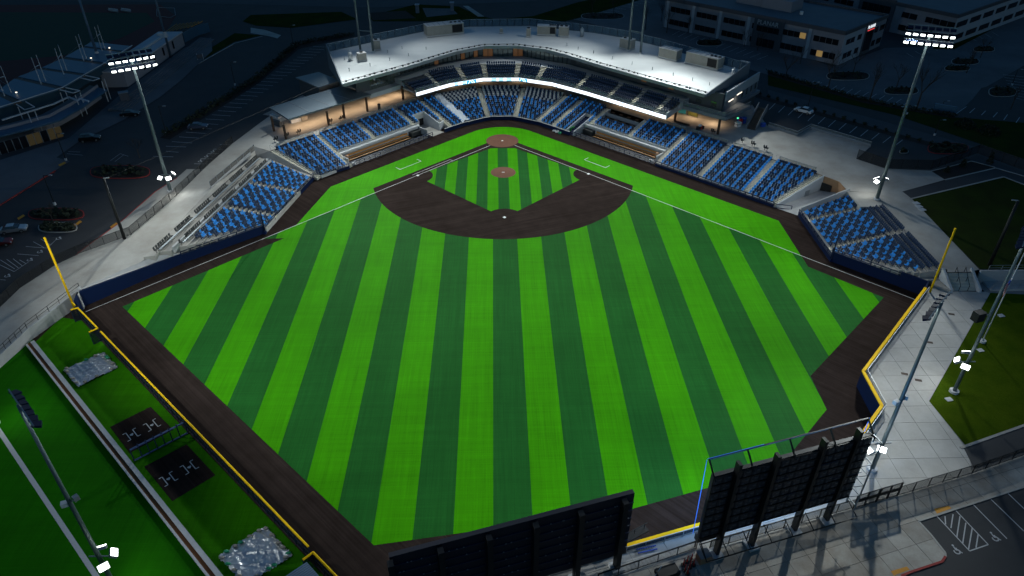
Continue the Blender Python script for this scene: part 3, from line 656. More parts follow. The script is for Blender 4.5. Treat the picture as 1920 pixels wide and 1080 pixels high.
for yc in (-43.3, -53.8):
    sb = MB()
    for i, (x, z) in enumerate(RFROWS):
        if WALL_R(x) > yc-.6: continue
        sb.bx(x-.14, x+.36, yc-.5, yc+.5, z-.4, z+.11, 0); sb.bx(x+.36, x+(.70 if i < 12 else .98), yc-.5, yc+.5, z-.4, z+.05, 0); sb.add([(x-.10, yc-.5, z+.114), (x+.05, yc-.5, z+.114), (x+.05, yc+.5, z+.114), (x-.10, yc+.5, z+.114)], [(0,1,2,3)], 1)
    sb.build('aisle_stair', [M['concrete'], M['nosing']], r_)
wallp((59.5, -39.35), (69.3, -37.25), 0, (1.9, 5.0), .3).build('side_wall', M['wall_concrete'], r_)
field_wall([(59.2, -39.4), (59.05, -56.2)], 'low navy rail wall facing the outfield below the right corner stand', .9)
wr = field_wall([(59.05, -56.2), (67.6, -64.45)], 'angled navy wall with rail along the right foul corner', 2.0, True)
wallp((67.6, -64.45), (70.6, -67.5), 0, 2.9, .25).build('wall_pad', M['pad_navy'], wr); wallp((70.6, -67.5), (69.25, -69.3), 0, 2.9, .25).build('wall_pad', M['pad_navy'], wr)
MB().prism([(67.7, -64.3), (70.5, -67.1), (73.4, -67.0), (73.9, -66.4), (73.9, -65.5), (69.5, -63.5)], 0, 2.85).build('ledge', M['concrete'], wr)
# gap between the bank and the corner stand: ramp down to the field
struct(MB().sheet([(55.6, -35.8, .02), (59.3, -39.3, .02), (69.2, -37.0, 1.6), (70.5, -33.0, 2.2), (64.8, -29.3, .6)]), 'service_ramp', M['wall_concrete'])
r_ = thing('stand_end_wall', 'white sloping concrete end wall with grey door closing the right bank', 'wall', (60, -33, 0))
wallp(uw(64.9, WF, 1), uw(68.7, WB, 1), 0, (.9, 4.5), .3).build('end_wall', M['cladding_light'], r_)
c = lerp(uw(64.9, WF, 1), uw(68.7, WB, 1), .66); d = (uw(68.7, WB, 1)-uw(64.9, WF, 1)).normalized(); nrm = Vector((d.y, -d.x, 0))
MB().box((c.x+nrm.x*.2, c.y+nrm.y*.2, 1.1), (1.1, .12, 2.0), math.atan2(d.y, d.x)).build('door', M['steel_grey'], r_)
r_ = thing('ramp_gate', 'open navy framed gate lying across the ramp mouth', 'gate', (57.2, -36.6, 0))
for a, b in (((55.2, -36.0, .15), (58.6, -37.0, .15)), ((55.2, -36.0, 1.0), (58.6, -37.0, 1.0)), ((55.2, -36.0, .15), (55.2, -36.0, 1.0)), ((58.6, -37.0, .15), (58.6, -37.0, 1.0))): MB().beam(a, b, .12).build('gate_bar', M['steel_navy'], r_)
# ================================================================== corner stand on the left
LX = lambda y, d: -42.45+0.19*(y+24.7)-d
WALL_L = lambda x: -44.2+(x+46.5)*0.87
r_ = thing('corner_stand', 'corner seating stand beside the left foul line with stool terraces behind', 'stand', (-52, -34, 0)); mb = MB()
def lf_end(d, top=False):
    y = -44.0
    for _ in range(30): y = WALL_L(LX(y, d))
    return y+.15
for i in range(14):
    d0 = .86*i if i < 11 else 9.46+1.75*(i-11); d1 = .86*(i+1) if i < 11 else 9.46+1.75*(i-10); z = 1.0+.185*i if i < 11 else 3.05+.12*(i-11)
    yt = -21.4+d0*0.42; ye = lf_end(d0)
    mb.prism([(LX(yt, d0), yt), (LX(ye, d0), ye), (LX(ye-.4, d1), ye-.4), (LX(yt+.36, d1), yt+.36)], -.1, z)
    if i < 11:
        dm = d0+.52
        for bn, y0, y1 in (('upper block of left corner stand', yt-.9, -28.2), ('middle block of left corner stand', -29.6, -38.6), ('lower block of left corner stand', -40.0, ye+.6)):
            if bn[0] == 'l': y1 = max(y1, -51)
            if y0-y1 > .6: seat_row((LX(y0, dm), y0), (LX(y1, dm), y1), (0.983, -0.187), z, bn, i, c_corner, .55)
mb.build('stepped_deck', M['concrete'], r_)
for yc in (-28.9, -39.3):
    sb = MB()
    for i in range(11):
        x = LX(yc, .86*i); z = 1.0+.185*i
        sb.bx(x-.45, x+.02, yc-.55, yc+.55, z-.4, z+.1, 0); sb.bx(x-.86, x-.45, yc-.55, yc+.55, z-.4, z+.05, 0); sb.add([(x-.18, yc-.55, z+.104), (x-.02, yc-.55, z+.104), (x-.02, yc+.55, z+.104), (x-.18, yc+.55, z+.104)], [(0,1,2,3)], 1)
    sb.build('aisle_stair', [M['concrete'], M['nosing']], r_)
ye = lf_end(10.9)
wallp((LX(-17.6, 10.95), -17.6), (LX(ye, 10.95), ye), 2.6, 3.75, .42).build('dividing_wall', M['wall_concrete'], r_)
for d_, z in ((9.7, 3.95), (12.3, 4.15)):
    MB().beam((LX(-18.5, d_), -18.5, z), (LX(lf_end(d_), d_), lf_end(d_), z), .34, .06).build('drink_rail', M['steel_grey'], r_)
field_wall([(-41.7, -20.6), (-46.45, -44.0)], 'low navy rail wall facing the outfield below the left corner stand', .9)
wl = field_wall([(-46.45, -44.0), (-58.4, -54.4)], 'angled navy wall with rail along the left foul corner', 1.7, True)
wallp((-58.4, -54.4), (-70.2, -67.6), 0, (1.9, 2.9), .25).build('wall_pad', M['pad_navy'], wl)
wallp((-70.2, -67.6), (-69.6, -70.0), 0, 2.9, .25).build('wall_pad', M['pad_navy'], wl)
MB().add([(-58.3, -54.2, 1.95), (-70.3, -67.3, 2.92), (*WL[0],), (*at(290, 480, 'L'),)], [(0, 1, 2, 3)]).build('ledge', M['wall_concrete'], wl)
# floors joining the corner stands to the bowl and forecourts
g_ = lambda y, d_: (LX(y, d_), y)
struct(MB().sheet([(*g_(-15.4, 14.6), 3.5), (*g_(-30, 14.6), 3.5), (*g_(lf_end(14.6)+.3, 14.6), 3.2), xy(LFB[1])+(zleft(LFB[1].y)-.02,), (lf_at(-30), -30, zleft(-30)-.02), xy(LFB[0])+(ZU-.02,)]), 'terrace_floor', M['concrete'])
struct(MB().add([(*xy(uw(43.9, 14.3, -1)), .75), (*g_(-21.5, 0), .8), (*g_(-15.4, 14.6), 3.48), (*xy(LFB[0]), ZU-.03), (*xy(uw(47.6, 26.1, -1)), ZU-.03)], [(0, 1, 2), (0, 2, 4), (2, 3, 4)]), 'corner_landing', M['concrete'])
struct(MB().prism([(68.75, -37.4), (68.75, -43.9), (74.0, -43.9), (74.0, -37.6)], 0, ZU-.04), 'corner_landing', M['concrete'])
struct(MB().prism([(73.1, -44.0), (74.0, -44.0), (74.0, -66.0), (73.1, -66.0)], 0, ZU-.05), 'corner_landing', M['concrete'])
r_ = thing('ramp_wall', 'tall concrete wall with painted orange light at the back of the service ramp', 'wall', (69, -33, 0))
for a, b in (((65.4, -28.2), (69.0, -33.0)), ((69.0, -33.0), (69.3, -37.3))): wallp(a, b, 0, ZU-.02, .3).build('wall_face', M['soffit_wood'], r_)  # orange light on the concrete is put into its brown colour
wallp((66.6, -30.1), (68.2, -32.2), .5, 3.0, .4).build('opening', M['black'], r_)
# stools
stool = thing('bar_stool', 'x', 'stool', (0, 0, 0))
MB().tube((0, 0, 0), (0, 0, .6), .05, n=6).build('pedestal', M['steel_black'], stool); MB().box((0, 0, .68), (.52, .50, .14)).build('seat', M['stool_black'], stool)
MB().hexa([(-.23,-.24,.72),(.23,-.24,.72),(.23,-.16,.72),(-.23,-.16,.72)], [(-.27,-.34,1.22),(.27,-.34,1.22),(.27,-.26,1.22),(-.27,-.26,1.22)]).build('backrest', M['stool_black'], stool)
first = [True]
def put_stool(p, rz, label, group):
    if first[0]:
        first[0] = False; stool.location = p; stool.rotation_euler = (0, 0, rz); stool['label'] = label; stool['group'] = group
    else: dup(stool, p, rz, label, group)
rzl = math.atan2(-0.187, 0.983)-math.pi/2
for d_, z, nm in ((10.35, 3.05, 'lower'), (13.1, 3.29, 'upper')):
    y = -19.4 if nm == 'lower' else -17.6; i = 0
    while y > lf_end(d_)+.5:
        g = i % 10
        if g < 8:
            put_stool((LX(y, d_), y, z), rzl+random.uniform(-.2, .2), f'black bar stool, {ordn(i-i//10*2)} from the bowl on the {nm} terrace of left corner stand', 'stools of the left corner stand')
        y -= .68; i += 1
for s, pts in ((-1, ((515.5, 266), (519.5, 265), (536, 259), (540, 258), (558.5, 252.5), (562.5, 251.8), (618, 232.5), (621.5, 231.8), (638, 227), (641.5, 225.5))), (1, ((1335, 251), (1338.5, 251.5), (1391.5, 268.5), (1410, 274), (1414, 275), (1433.5, 282), (1437.5, 283)))):
    for i, p in enumerate(pts):
        c = at(*p, ZU); put_stool(c, s*math.pi/4+math.pi, f'black bar stool, {ORD[i]} from the {"outfield end" if s < 0 else "building"} along the {"left" if s < 0 else "right"} concourse rail', 'stools along the concourse rail')
# ================================================================== seats
cam_d = lambda t: (Vector(t[:3])-CAMP).dot(FW)
SEATS.sort(key=cam_d)
near, far = SEATS[:300], SEATS[300:]
CN = ['navy', 'bright blue', 'pale grey']
for x, y, z, rz, c, blk, r, i in near:
    o = inst('folding_seat', SEATM[c], (x, y, z), rz)
    tag(o, f'{CN[c]} seat, {ordn(i)} along the {ordn(r)} row up, {blk}', 'seat', 'folding stadium seats')
def merge_seats(lst, name):
    vv, ff, mm = [], [], []
    base = []
    for me in SEATM:
        co = np.zeros(len(me.vertices)*3); me.vertices.foreach_get('co', co); base.append((co.reshape(-1, 3), [tuple(p.vertices) for p in me.polygons]))
    n = 0
    for x, y, z, rz, c, *_ in lst:
        co, fs = base[c]; cs, sn = math.cos(rz), math.sin(rz)
        p = np.stack([co[:,0]*cs-co[:,1]*sn+x, co[:,0]*sn+co[:,1]*cs+y, co[:,2]+z], 1); vv.append(p)
        ff += [tuple(i+n for i in f) for f in fs]; mm += [c]*len(fs); n += len(co)
    me = bpy.data.meshes.new(name); me.from_pydata(np.concatenate(vv).tolist(), [], ff)
    for m in ('seat_navy', 'seat_blue', 'seat_white'): me.materials.append(M[m])
    me.polygons.foreach_set('material_index', mm); o = bpy.data.objects.new(name, me); COL.objects.link(o); return o
# ================================================================== concourse and forecourts
SEATS.clear()
conc = [(LFB[0].x, LFB[0].y)]+[xy(at(435, 270, ZU)), xy(at(480, 236, ZU)), xy(at(506, 217, ZU))]+[xy(uw(37, 47, -1)), xy(uw(10, 56, -1)), (-22, 60), (22, 60), xy(uw(8, 56, 1)), xy(uw(36, 55, 1))]+[xy(at(p[0], p[1], ZU)) for p in ((1440, 237.5), (1493.75, 255), (1518.75, 241), (1632, 275), (1606, 298), (1660, 316), (1745, 320), (1772, 337), (1692, 359), (1710, 373), (1836, 505))]+[xy(ST_T[1]), xy(ST_T[0])]+[xy(p) for p in RFB[::-1]]+[(69.0, -33.0)]+[xy(p) for p in CONC_EDGE[::-1]]
conc_o = struct(MB().sheet([(x, y, ZU) for x, y in conc]), 'concourse', M['concrete'])
fence_px = [(437, 268), (320, 377.5), (246, 441), (145, 477.5), (105, 496), (37.5, 540), (0, 576)]
FEN = [at(*p, 'L') for p in fence_px]; FEN.append(FEN[-1]+(FEN[-1]-FEN[-2])*4)
fc = [xy(p) for p in FEN]+[(wl_out.x, wl_out.y), xy(WL[2]), xy(WL[1]), xy(WL[0]), xy(at(290, 480, 'L')), xy(LFB[1]), xy(LFB[0])]
fN, fS = clip_poly(fc, (0, -1), -YS), clip_poly(fc, (0, 1), YS)
struct(MB().sheet([(x, y, ZU-.002) for x, y in fN]), 'forecourt', M['concrete'])
fo = struct(MB().sheet([(x, y, zleft(y)) for x, y in fS]), 'forecourt', M['concrete'])
# retaining wall between forecourt and the sunken turf
r_ = thing('retaining_wall', 'concrete retaining wall with railing below the left forecourt', 'wall', (WL[0].x, WL[0].y, 0))
pts = [Vector((-69.9, -68.2, 0)), WL[0], WL[1], WL[2], wl_out]
pts = [WL[0], WL[1], WL[2], wl_out]
for a, b in zip(pts, pts[1:]): wallp(a, b, 0, (zleft(a.y)+.02, max(.3, zleft(b.y)+.02)), .35).build('wall_face', M['wall_concrete'], r_)
me = MB().bx(-.03, .03, -.03, .03, 0, 1.1).mesh('rail_post', M['steel_black'])
for a, b in ((WL[0], WL[1]), (WL[1], WL[2])):
    for i in range(6): p = lerp(a, b, i/5); inst('rail_post', me, p, 0, r_)
    for z in (1.1, .6): MB().beam(a+Vector((0,0,z)), b+Vector((0,0,z)), .05).build('guard_rail', M['steel_black'], r_)
a, b = Vector((-69.9, -68.4, 0)), WL[0]
wallp(a, b, 0, 2.9, .3).build('corner_wall', M['wall_concrete'], r_)
wallp(b, Vector((-72.4, -70.6, 0)), 0, (2.5, 2.3), .3).build('corner_wall', M['wall_concrete'], r_)
# ================================================================== grandstand building
RF_ = [(46.65, -5.1), (25.2, 17.0), (17.1, 26.2), (12.1, 30.9), (4.0, 34.4), (-4.5, 34.2), (-12.0, 29.3), (-24.0, 16.6), (-37.8, 3.8)]
RR_ = [(61.7, 12.0), (44.0, 34.0), (35.6, 42.6), (27.5, 48.0), (9.0, 56.2), (-9.0, 55.6), (-22.6, 50.4), (-35.5, 40.3), (-46.5, 31.1)]
gs = thing('grandstand', 'curved grandstand building with white roof behind home plate', 'grandstand', (0, 40, ZU))
mb = MB()
for i in range(8):
    a, b, c, d = RF_[i], RF_[i+1], RR_[i+1], RR_[i]
    mb.hexa([(*a, 12.55), (*d, 12.2), (*c, 12.2), (*b, 12.55)], [(*a, 13.0), (*d, 12.7), (*c, 12.7), (*b, 13.0)])
mb.build('roof', M['membrane'], gs)
for i in range(8):
    a, b = Vector((*RF_[i], 0)), Vector((*RF_[i+1], 0)); wallp(a, b, 12.35, 13.12, .16).build('fascia', M['flashing'], gs)
# small fixtures along the roof edge
me = MB().box((0, 0, .16), (.46, .32, .34)).mesh('edge_light', M['stool_black'])
for i in range(8):
    a, b = Vector((*RF_[i], 13.0)), Vector((*RF_[i+1], 13.0)); ca, cb = Vector((*RR_[i], 13)), Vector((*RR_[i+1], 13))
    ia, ib = a+(ca-a).normalized()*1.3, b+(cb-b).normalized()*1.3; n = max(2, int((b-a).length/1.7))
    for j in range(n): inst('edge_light', me, lerp(ia, ib, (j+random.uniform(.2, .8))/n)-Vector((0,0,.03)), random.uniform(0, 1.5), gs)
    MB().beam(ia+Vector((0,0,.22)), ib+Vector((0,0,.22)), .10).build('cable_rail', M['steel_black'], gs)
# translucent screen along the rear of the roof
for i in range(8):
    a, b = Vector((*RR_[i], 12.7)), Vector((*RR_[i+1], 12.7)); n = max(3, int((b-a).length/2.2))
    for j in range(n):
        p, q_ = lerp(a, b, (j+.04)/n), lerp(a, b, (j+.96)/n); wallp(p, q_, 12.75, 14.75, .05).build('screen_panel', M['screen_glass'], gs)
        MB().bx(p.x-.05, p.x+.05, p.y-.05, p.y+.05, 12.6, 14.85).build('screen_post', M['cladding_dark'], gs)
    MB().beam(a+Vector((0,0,2.1)), b+Vector((0,0,2.1)), .09).build('screen_rail', M['flashing'], gs)
# roof end fins
def fin(a, b, za, zb, th, m, name='roof_fin'):
    wallp(a, b, (za[0], zb[0]), (za[1], zb[1]), th).build(name, M[m], gs)
fin((46.75, -5.3), (61.9, 11.9), (12.6, 13.1), (10.6, 15.2), .25, 'cladding')
fin((61.9, 11.9), (60.2, 14.2), (10.6, 15.2), (10.6, 15.0), .25, 'cladding_light')
fin((-37.9, 3.6), (-46.8, 31.3), (12.6, 13.1), (8.2, 14.8), .25, 'cladding')
# upper deck
FD = [(38.6, -3.8), (21.8, 13.0), (13.4, 20.3), (4.8, 24.35), (-4.8, 24.35), (-13.4, 20.2), (-21.6, 13.2)]
TD_ = [(42.6, 0.2), (25.6, 17.2), (16.8, 25.0), (5.8, 30.2), (-5.8, 30.2), (-16.8, 25.0), (-25.6, 17.2)]
QF = [(45.5, 3.0), (28.3, 20.2), (19.2, 29.2), (6.3, 37.2), (-6.3, 37.2), (-19.2, 29.2), (-28.3, 20.2)]
dk = MB()
for i in range(6):
    dk.prism([FD[i], FD[i+1], TD_[i+1], TD_[i]], 7.15, 7.55); dk.prism([TD_[i], TD_[i+1], QF[i+1], QF[i]], 7.15, 9.35)
dk.build('upper_floor', M['cladding_light'], gs)
rowsm = MB(); NU = 5
def navy(r, i): return 0
aisles_t = {0: (.12, .42, .72), 1: (.30,), 2: (.45,), 3: (.08, .92), 4: (.55,), 5: (.35,)}
segs = [(i, 0.0, 1.0) for i in range(6)]
UST = {}
for i in range(6):
    cuts = [0.0]+list(aisles_t[i])+[1.0]; Ls = (Vector(FD[i])-Vector(FD[i+1])).length
    for k_ in range(NU):
        t0, t1 = k_/NU, (k_+1)/NU; z = 7.72+.40*k_
        P = lambda e, t: (lerp(FD[e][0], TD_[e][0], t), lerp(FD[e][1], TD_[e][1], t))
        A, B, Cc, Dd = P(i, t0), P(i+1, t0), P(i+1, t1), P(i, t1)
        rowsm.prism([A, B, Cc, Dd], z-.5, z)
        ts = t0+.62/NU; a, b = Vector((*P(i, ts), 0)), Vector((*P(i+1, ts), 0)); f = Vector(FD[i])+Vector(FD[i+1])-Vector(TD_[i])-Vector(TD_[i+1])
        for c0, c1 in zip(cuts, cuts[1:]):
            g0 = .7/Ls if c0 > 0 else 0; g1 = .7/Ls if c1 < 1 else 0
            if i == 5 and k_ > 2 and c0 > .3: continue
            seat_row(lerp(a, b, c0+g0), lerp(a, b, c1-g1), f.normalized(), z, 'upper deck', k_, navy)
        for c in aisles_t[i]:
            for h_ in (0, .5):
                tt0, tt1 = t0+h_/NU, t0+(h_+.5)/NU; w_ = .6/Ls
                q4 = [(lerp(P(i, tt)[0], P(i+1, tt)[0], cc), lerp(P(i, tt)[1], P(i+1, tt)[1], cc)) for tt, cc in ((tt0, c-w_), (tt0, c+w_), (tt1, c+w_), (tt1, c-w_))]
                UST.setdefault((i, c), MB()).prism(q4, z-.1, z+.04+h_*.4)
                q5 = [q4[0], q4[1], (lerp(q4[1][0], q4[2][0], .35), lerp(q4[1][1], q4[2][1], .35)), (lerp(q4[0][0], q4[3][0], .35), lerp(q4[0][1], q4[3][1], .35))]
                UST[(i, c)].sheet([(*p, z+.045+h_*.4) for p in q5], mi=1)
rowsm.build('upper_deck_rows', M['cladding_dark'], gs)
for u_ in UST.values(): u_.build('upper_deck_stair', [M['concrete'], M['nosing']], gs)
merge_seats(far+SEATS, 'seats'); so = bpy.data.objects['seats']
tag(so, 'thousands of navy, blue and pale folding seats filling the bowl and upper deck', 'seats', kind='stuff')
# ribbon board
rb = thing('ribbon_board', 'long curved glowing white LED ribbon board on the upper deck front', 'display', (0, 24, 6.6))
def led(n, c, s): D(n, c, .4, emit=c, estr=s)
led('led_white', (0.86, 0.93, 1.0), 1.7); led('led_cyan', (0.06, 0.45, 0.75), 1.0)
acc = []
for i in range(6):
    a, b = Vector((*FD[i], 0)), Vector((*FD[i+1], 0)); o_ = Vector((0, -0.12, 0)); L_ = (b-a).length; n = max(1, round(L_/1.9))
    for j in range(n):
        wallp(lerp(a, b, j/n)+o_, lerp(a, b, (j+1)/n)+o_, 6.70, 7.52, .14).build('led_panel', M['led_white'], rb)
    wallp(a+o_*-1, b+o_*-1, 6.45, 7.72, .16).build('backing', M['cladding_dark'], rb)
    wallp(a+Vector((0,.15,0)), b+Vector((0,.15,0)), 7.72, 8.6, .04).build('deck_rail', M['glass_rail'], rb)
# marks on the ribbon: cyan fields with white strokes, four wave emblems
def ribbon_pt(i, t, z): 
    a, b = Vector((*FD[i], z)), Vector((*FD[i+1], z)); d = (b-a).normalized(); nn = Vector((d.y, -d.x, 0)); nn = nn if nn.y < 0 else -nn
    return lerp(a, b, t)+Vector((0, -.12, 0)), d, nn
for i, t, wd in ((3, .50, 1.2), (3, .28, 1.3), (3, .70, 1.3), (2, .88, 2.6), (4, .58, 1.0), (4, .82, 1.0), (4, .36, 2.8), (1, .85, .4), (0, .53, .35)):
    p, d, nn = ribbon_pt(i, t, 7.12); c = p+nn*.085
    wallp(c-d*wd/2, c+d*wd/2, 6.71, 7.51, .02).build('cyan_field', M['led_cyan'], rb)
D('led_stroke', (0.9, 0.95, 1.0), .4, emit=(0.9, 0.96, 1.0), estr=1.7)
for i, t in ((2, .88), (4, .36), (0, .53), (1, .85)):
    p, d, nn = ribbon_pt(i, t, 0); c = p+nn*.11; mbs = MB()
    for k_, (x0, z0, x1, z1) in enumerate(((-.9, 6.68, -.55, 7.2), (-.55, 7.2, -.15, 7.5), (-.5, 6.72, -.1, 6.9), (-.1, 6.9, .05, 7.25), (.05, 7.25, .45, 7.52), (.45, 7.52, .62, 7.1), (.62, 7.1, .95, 6.68))):
        mbs.beam(c+d*x0+Vector((0,0,z0)), c+d*x1+Vector((0,0,z1)), .03, .16)
    mbs.build('wave_emblem', M['led_stroke'], rb)
for i, t in ((3, .50), (3, .28), (3, .70), (4, .58), (4, .82)):
    p, d, nn = ribbon_pt(i, t, 0); c = p+nn*.11; mbs = MB()
    for k_ in range(4): x = -.45+.27*k_; mbs.beam(c+d*x+Vector((0,0,6.85)), c+d*(x+.10)+Vector((0,0,7.4)), .03, .10)
    mbs.build('led_lettering', M['led_stroke'], rb)
# the ribbon lights the pavement in front of it by its own emission; upper-floor facade
D('facade_glass', (0.20, 0.23, 0.22), 0.05, 0.75)
FQ = [(51.8, -3.3), (45.5, 3.0), (28.3, 20.2), (19.2, 29.2), (6.3, 37.2), (-6.3, 37.2), (-19.2, 29.2), (-28.3, 20.2), (-34.6, 13.9)]
kinds = {0: 'dark', 1: 'dark', 2: 'open', 3: 'glass', 4: 'warm', 5: 'mix', 6: 'mix', 7: 'glass'}
for i in range(8):
    a, b = Vector((*FQ[i], 0)), Vector((*FQ[i+1], 0)); kd = kinds[i]; zb = 9.35 if 1 <= i <= 6 else 8.0
    if kd in ('dark', 'open'):
        wallp(a, b, zb, 12.5, .3).build('facade_wall', M['cladding_dark'], gs)
        d = (b-a).normalized(); nn = Vector((-d.y, d.x, 0)); nn = nn if nn.y < 0 else -nn
        for t in ((.25, .7) if i == 0 else (.22, .36, .55, .66, .8)):
            c = lerp(a, b, t)+nn*.18; lit = (i == 1 and t in (.22, .55))
            wallp(c-d*.75, c+d*.75, zb+.9, zb+2.1, .06).build('window', M['window_warm'] if lit else M['facade_glass'], gs)
    else:
        n = max(2, round((b-a).length/1.35))
        for j in range(n):
            p, q_ = lerp(a, b, (j+.04)/n), lerp(a, b, (j+.96)/n)
            w_ = (kd == 'warm' and random.random() < .6) or (kd == 'mix' and random.random() < .5)
            wallp(p, q_, zb+.1, 12.4, .08).build('window', M['window_warm'] if w_ else M['facade_glass'], gs)
            MB().bx(p.x-.06, p.x+.06, p.y-.16, p.y-.02, zb, 12.5).build('mullion', M['steel_black'], gs)
# left glass box and its floor edge
lf = [uw(3.6, 31.0, -1), uw(15.6, 31.0, -1), uw(15.6, 44, -1), uw(3.6, 44, -1)]
MB().prism([xy(p) for p in lf], 6.9, 8.0).build('box_floor', M['cladding_light'], gs)
a, b = uw(3.8, 33.4, -1), uw(13.6, 33.4, -1)
for j in range(9): wallp(lerp(a, b, (j+.04)/9), lerp(a, b, (j+.96)/9), 8.02, 12.3, .08).build('window', M['facade_glass'], gs)
wallp(uw(13.6, 33.4, -1), uw(17.5, 34.0, -1), 8.0, 12.4, .2).build('facade_wall', M['cladding_dark'], gs)
wallp(uw(3.6, 31.1, -1), Vector((-21.7, 13.3, 0)), (6.9, 6.9), (8.3, 8.0), .25).build('deck_end_wall', M['cladding_light'], gs)
# solid core behind the facade and the concourse back wall
core = [FQ[0], FQ[1], FQ[2], FQ[3], FQ[4], FQ[5], FQ[6], FQ[7], FQ[8], (-43, 28), (-34.5, 38.8), (-22, 49.2), (-8.8, 54.4), (8.8, 55), (27, 46.8), (35, 41.4), (43.2, 33), (58.6, 15.6)]
core = [(x*.995+0, y+.4) for x, y in core]
MB().prism(core, 8.0, 12.15).build('upper_storey', M['cladding_dark'], gs)
low = [xy(uw(38, 40, 1)), xy(uw(4, 40, 1)), (20, 36), (6.5, 43), (-6.5, 43), (-20, 36), xy(uw(4, 41, -1)), xy(uw(22, 41, -1)), xy(uw(20, 52, -1)), (-24, 50), (0, 56), (24, 50), xy(uw(6, 53, 1)), xy(uw(36, 53, 1))]
MB().prism(low, ZU, 7.1).build('lower_storey', M['soffit_wood'], gs)
MB().prism([xy(uw(29, 31.6, 1)), xy(uw(41.4, 32.0, 1)), xy(uw(41.9, 43.4, 1)), xy(uw(38.5, 43.4, 1)), xy(uw(38, 55, 1)), xy(uw(2, 53, 1)), (28, 30.5)], 7.2, 8.0).build('deck_slab', M['cladding'], gs)
rw = [uw(29.3, 31.8, 1), uw(41.2, 32.2, 1), uw(41.7, 43.2, 1)]
for a, b in zip(rw, rw[1:]): wallp(a, b, 8.0, 9.05, .05).build('glass_balustrade', M['glass_rail'], gs); MB().beam(a+Vector((0,0,9.07)), b+Vector((0,0,9.07)), .06).build('guard_rail', M['steel_grey'], gs)
wallp(uw(30.1, 24.7, 1), uw(29.6, 31.6, 1), (6.6, 7.2), (8.2, 8.4), .2).build('deck_end_wall', M['cladding_light'], gs)
# right-hand end elevation
e0, e1 = uw(38.9, 35.4, 1), uw(37.2, 54.5, 1)
wallp(e0, e1, 8.0, 10.4, .3).build('end_wall', M['cladding'], gs); wallp(e0, e1, 10.4, 12.6, .36).build('end_wall', M['cladding_light'], gs)
wallp(uw(38.4, 40, 1), e1, ZU, 8.0, .3).build('end_wall', M['cladding_dark'], gs)
d = (e1-e0).normalized(); nn = Vector((d.y, -d.x, 0)); nn = nn if nn.x > 0 else -nn
for t, z0, z1, hw, m in ((.16, 9.75, 9.95, 1.3, 'lamp_strip'), (.40, 10.15, 10.35, 1.4, 'lamp_strip'), (.50, 8.8, 10.3, .35, 'facade_glass'), (.64, 8.8, 10.3, .35, 'facade_glass'), (.78, 8.8, 10.3, .35, 'facade_glass'), (.92, 8.8, 10.3, .35, 'facade_glass')):
    c = lerp(e0, e1, t)+nn*.2; wallp(c-d*hw, c+d*hw, z0, z1, .08).build('strip_light' if 'lamp' in m else 'window', M[m], gs)
spot('wall_wash', tuple(lerp(e0, e1, .28)+nn*1.0+Vector((0,0,10.4))), tuple(lerp(e0, e1, .28)+nn*1.2+Vector((0,0,8))), 160, 150, .8, (1.0, .80, .58), .5)
# stair down to the patio
r_ = thing('patio_stair', 'steep dark stair with solid grey sides beside the grandstand end', 'stairs', at(1404, 246, ZU)); mb = MB()
t0, t1 = at(1408, 243, ZU), at(1430, 202, 8.0); dd = Vector((t1.x-t0.x, t1.y-t0.y, 0)).normalized(); ss = Vector((-dd.y, dd.x, 0))
for k_ in range(20):
    p = lerp(Vector((t0.x, t0.y, 0)), Vector((t1.x, t1.y, 0)), k_/20); z = ZU+3.6*(k_+1)/20; s_ = (Vector((t1.x, t1.y, 0))-Vector((t0.x, t0.y, 0))).length/20
    mb.prism([xy(p-ss*1.0), xy(p+ss*1.0), xy(p+ss*1.0+dd*s_), xy(p-ss*1.0+dd*s_)], z-.4, z)
mb.build('steps', M['stool_black'], r_)
for g in (-1.1, 1.1): a, b = Vector((t0.x, t0.y, 0))+ss*g, Vector((t1.x, t1.y, 0))+ss*g; wallp(a, b, (ZU, 7.4), (ZU+1.1, 9.2), .12).build('side_panel', M['cladding'], r_)
# columns
me = MB().bx(-.22, .22, -.22, .22, 0, 3.6).mesh('column', M['bronze'])
for p in ((50.4, -7.7), (42.1, .8), (35.2, 8.0), (28.0, 15.2)): inst('column', me, (*p, ZU), math.pi/4, gs)
for p in ((-25.6, 17.1), (-20.5, 22.0)): inst('column', me, (*p, ZU), math.pi/4, gs)
# ---- left canopy
cn_ = thing('canopy', 'long grey flat metal canopy on dark columns over the left concourse', 'canopy', uw(28, 35, -1, ZU))
MB().prism([xy(uw(38.2, 40.4, -1)), xy(uw(39.2, 30.6, -1)), xy(uw(15.8, 30.2, -1)), xy(uw(17.6, 40.7, -1))], 7.95, 8.3).build('canopy_roof', M['canopy_metal'], cn_)
for t in (.25, .5, .75): MB().beam(lerp(uw(38.2, 40.4, -1, 8.33), uw(39.2, 30.6, -1, 8.33), 0)*(1-t)+uw(17.6, 40.7, -1, 8.33)*t, uw(39.2, 30.6, -1, 8.33)*(1-t)+uw(15.8, 30.2, -1, 8.33)*t, .10, .06).build('roof_seam', M['flashing'], cn_)
me2 = MB().bx(-.2, .2, -.2, .2, 0, 3.6).mesh('column', M['bronze'])
for p in ((-49.9, -8.6), (-41.7, -.3), (-38.7, 4.3), (-33.7, 8.7)): inst('column', me2, (*p, ZU), math.pi/4, cn_)
p = at(514, 246, ZU); inst('column', me2, (p.x, p.y, ZU), math.pi/4, cn_)
lr = thing('service_block', 'low grey flat roofed block between canopy and grandstand', 'building', uw(19.5, 47, -1, ZU))
MB().prism([xy(uw(22.4, 52.5, -1)), xy(uw(22.7, 42.6, -1)), xy(uw(16.8, 43.0, -1)), xy(uw(16.6, 52.0, -1))], ZU, 8.7).build('wall', M['cladding_dark'], lr)
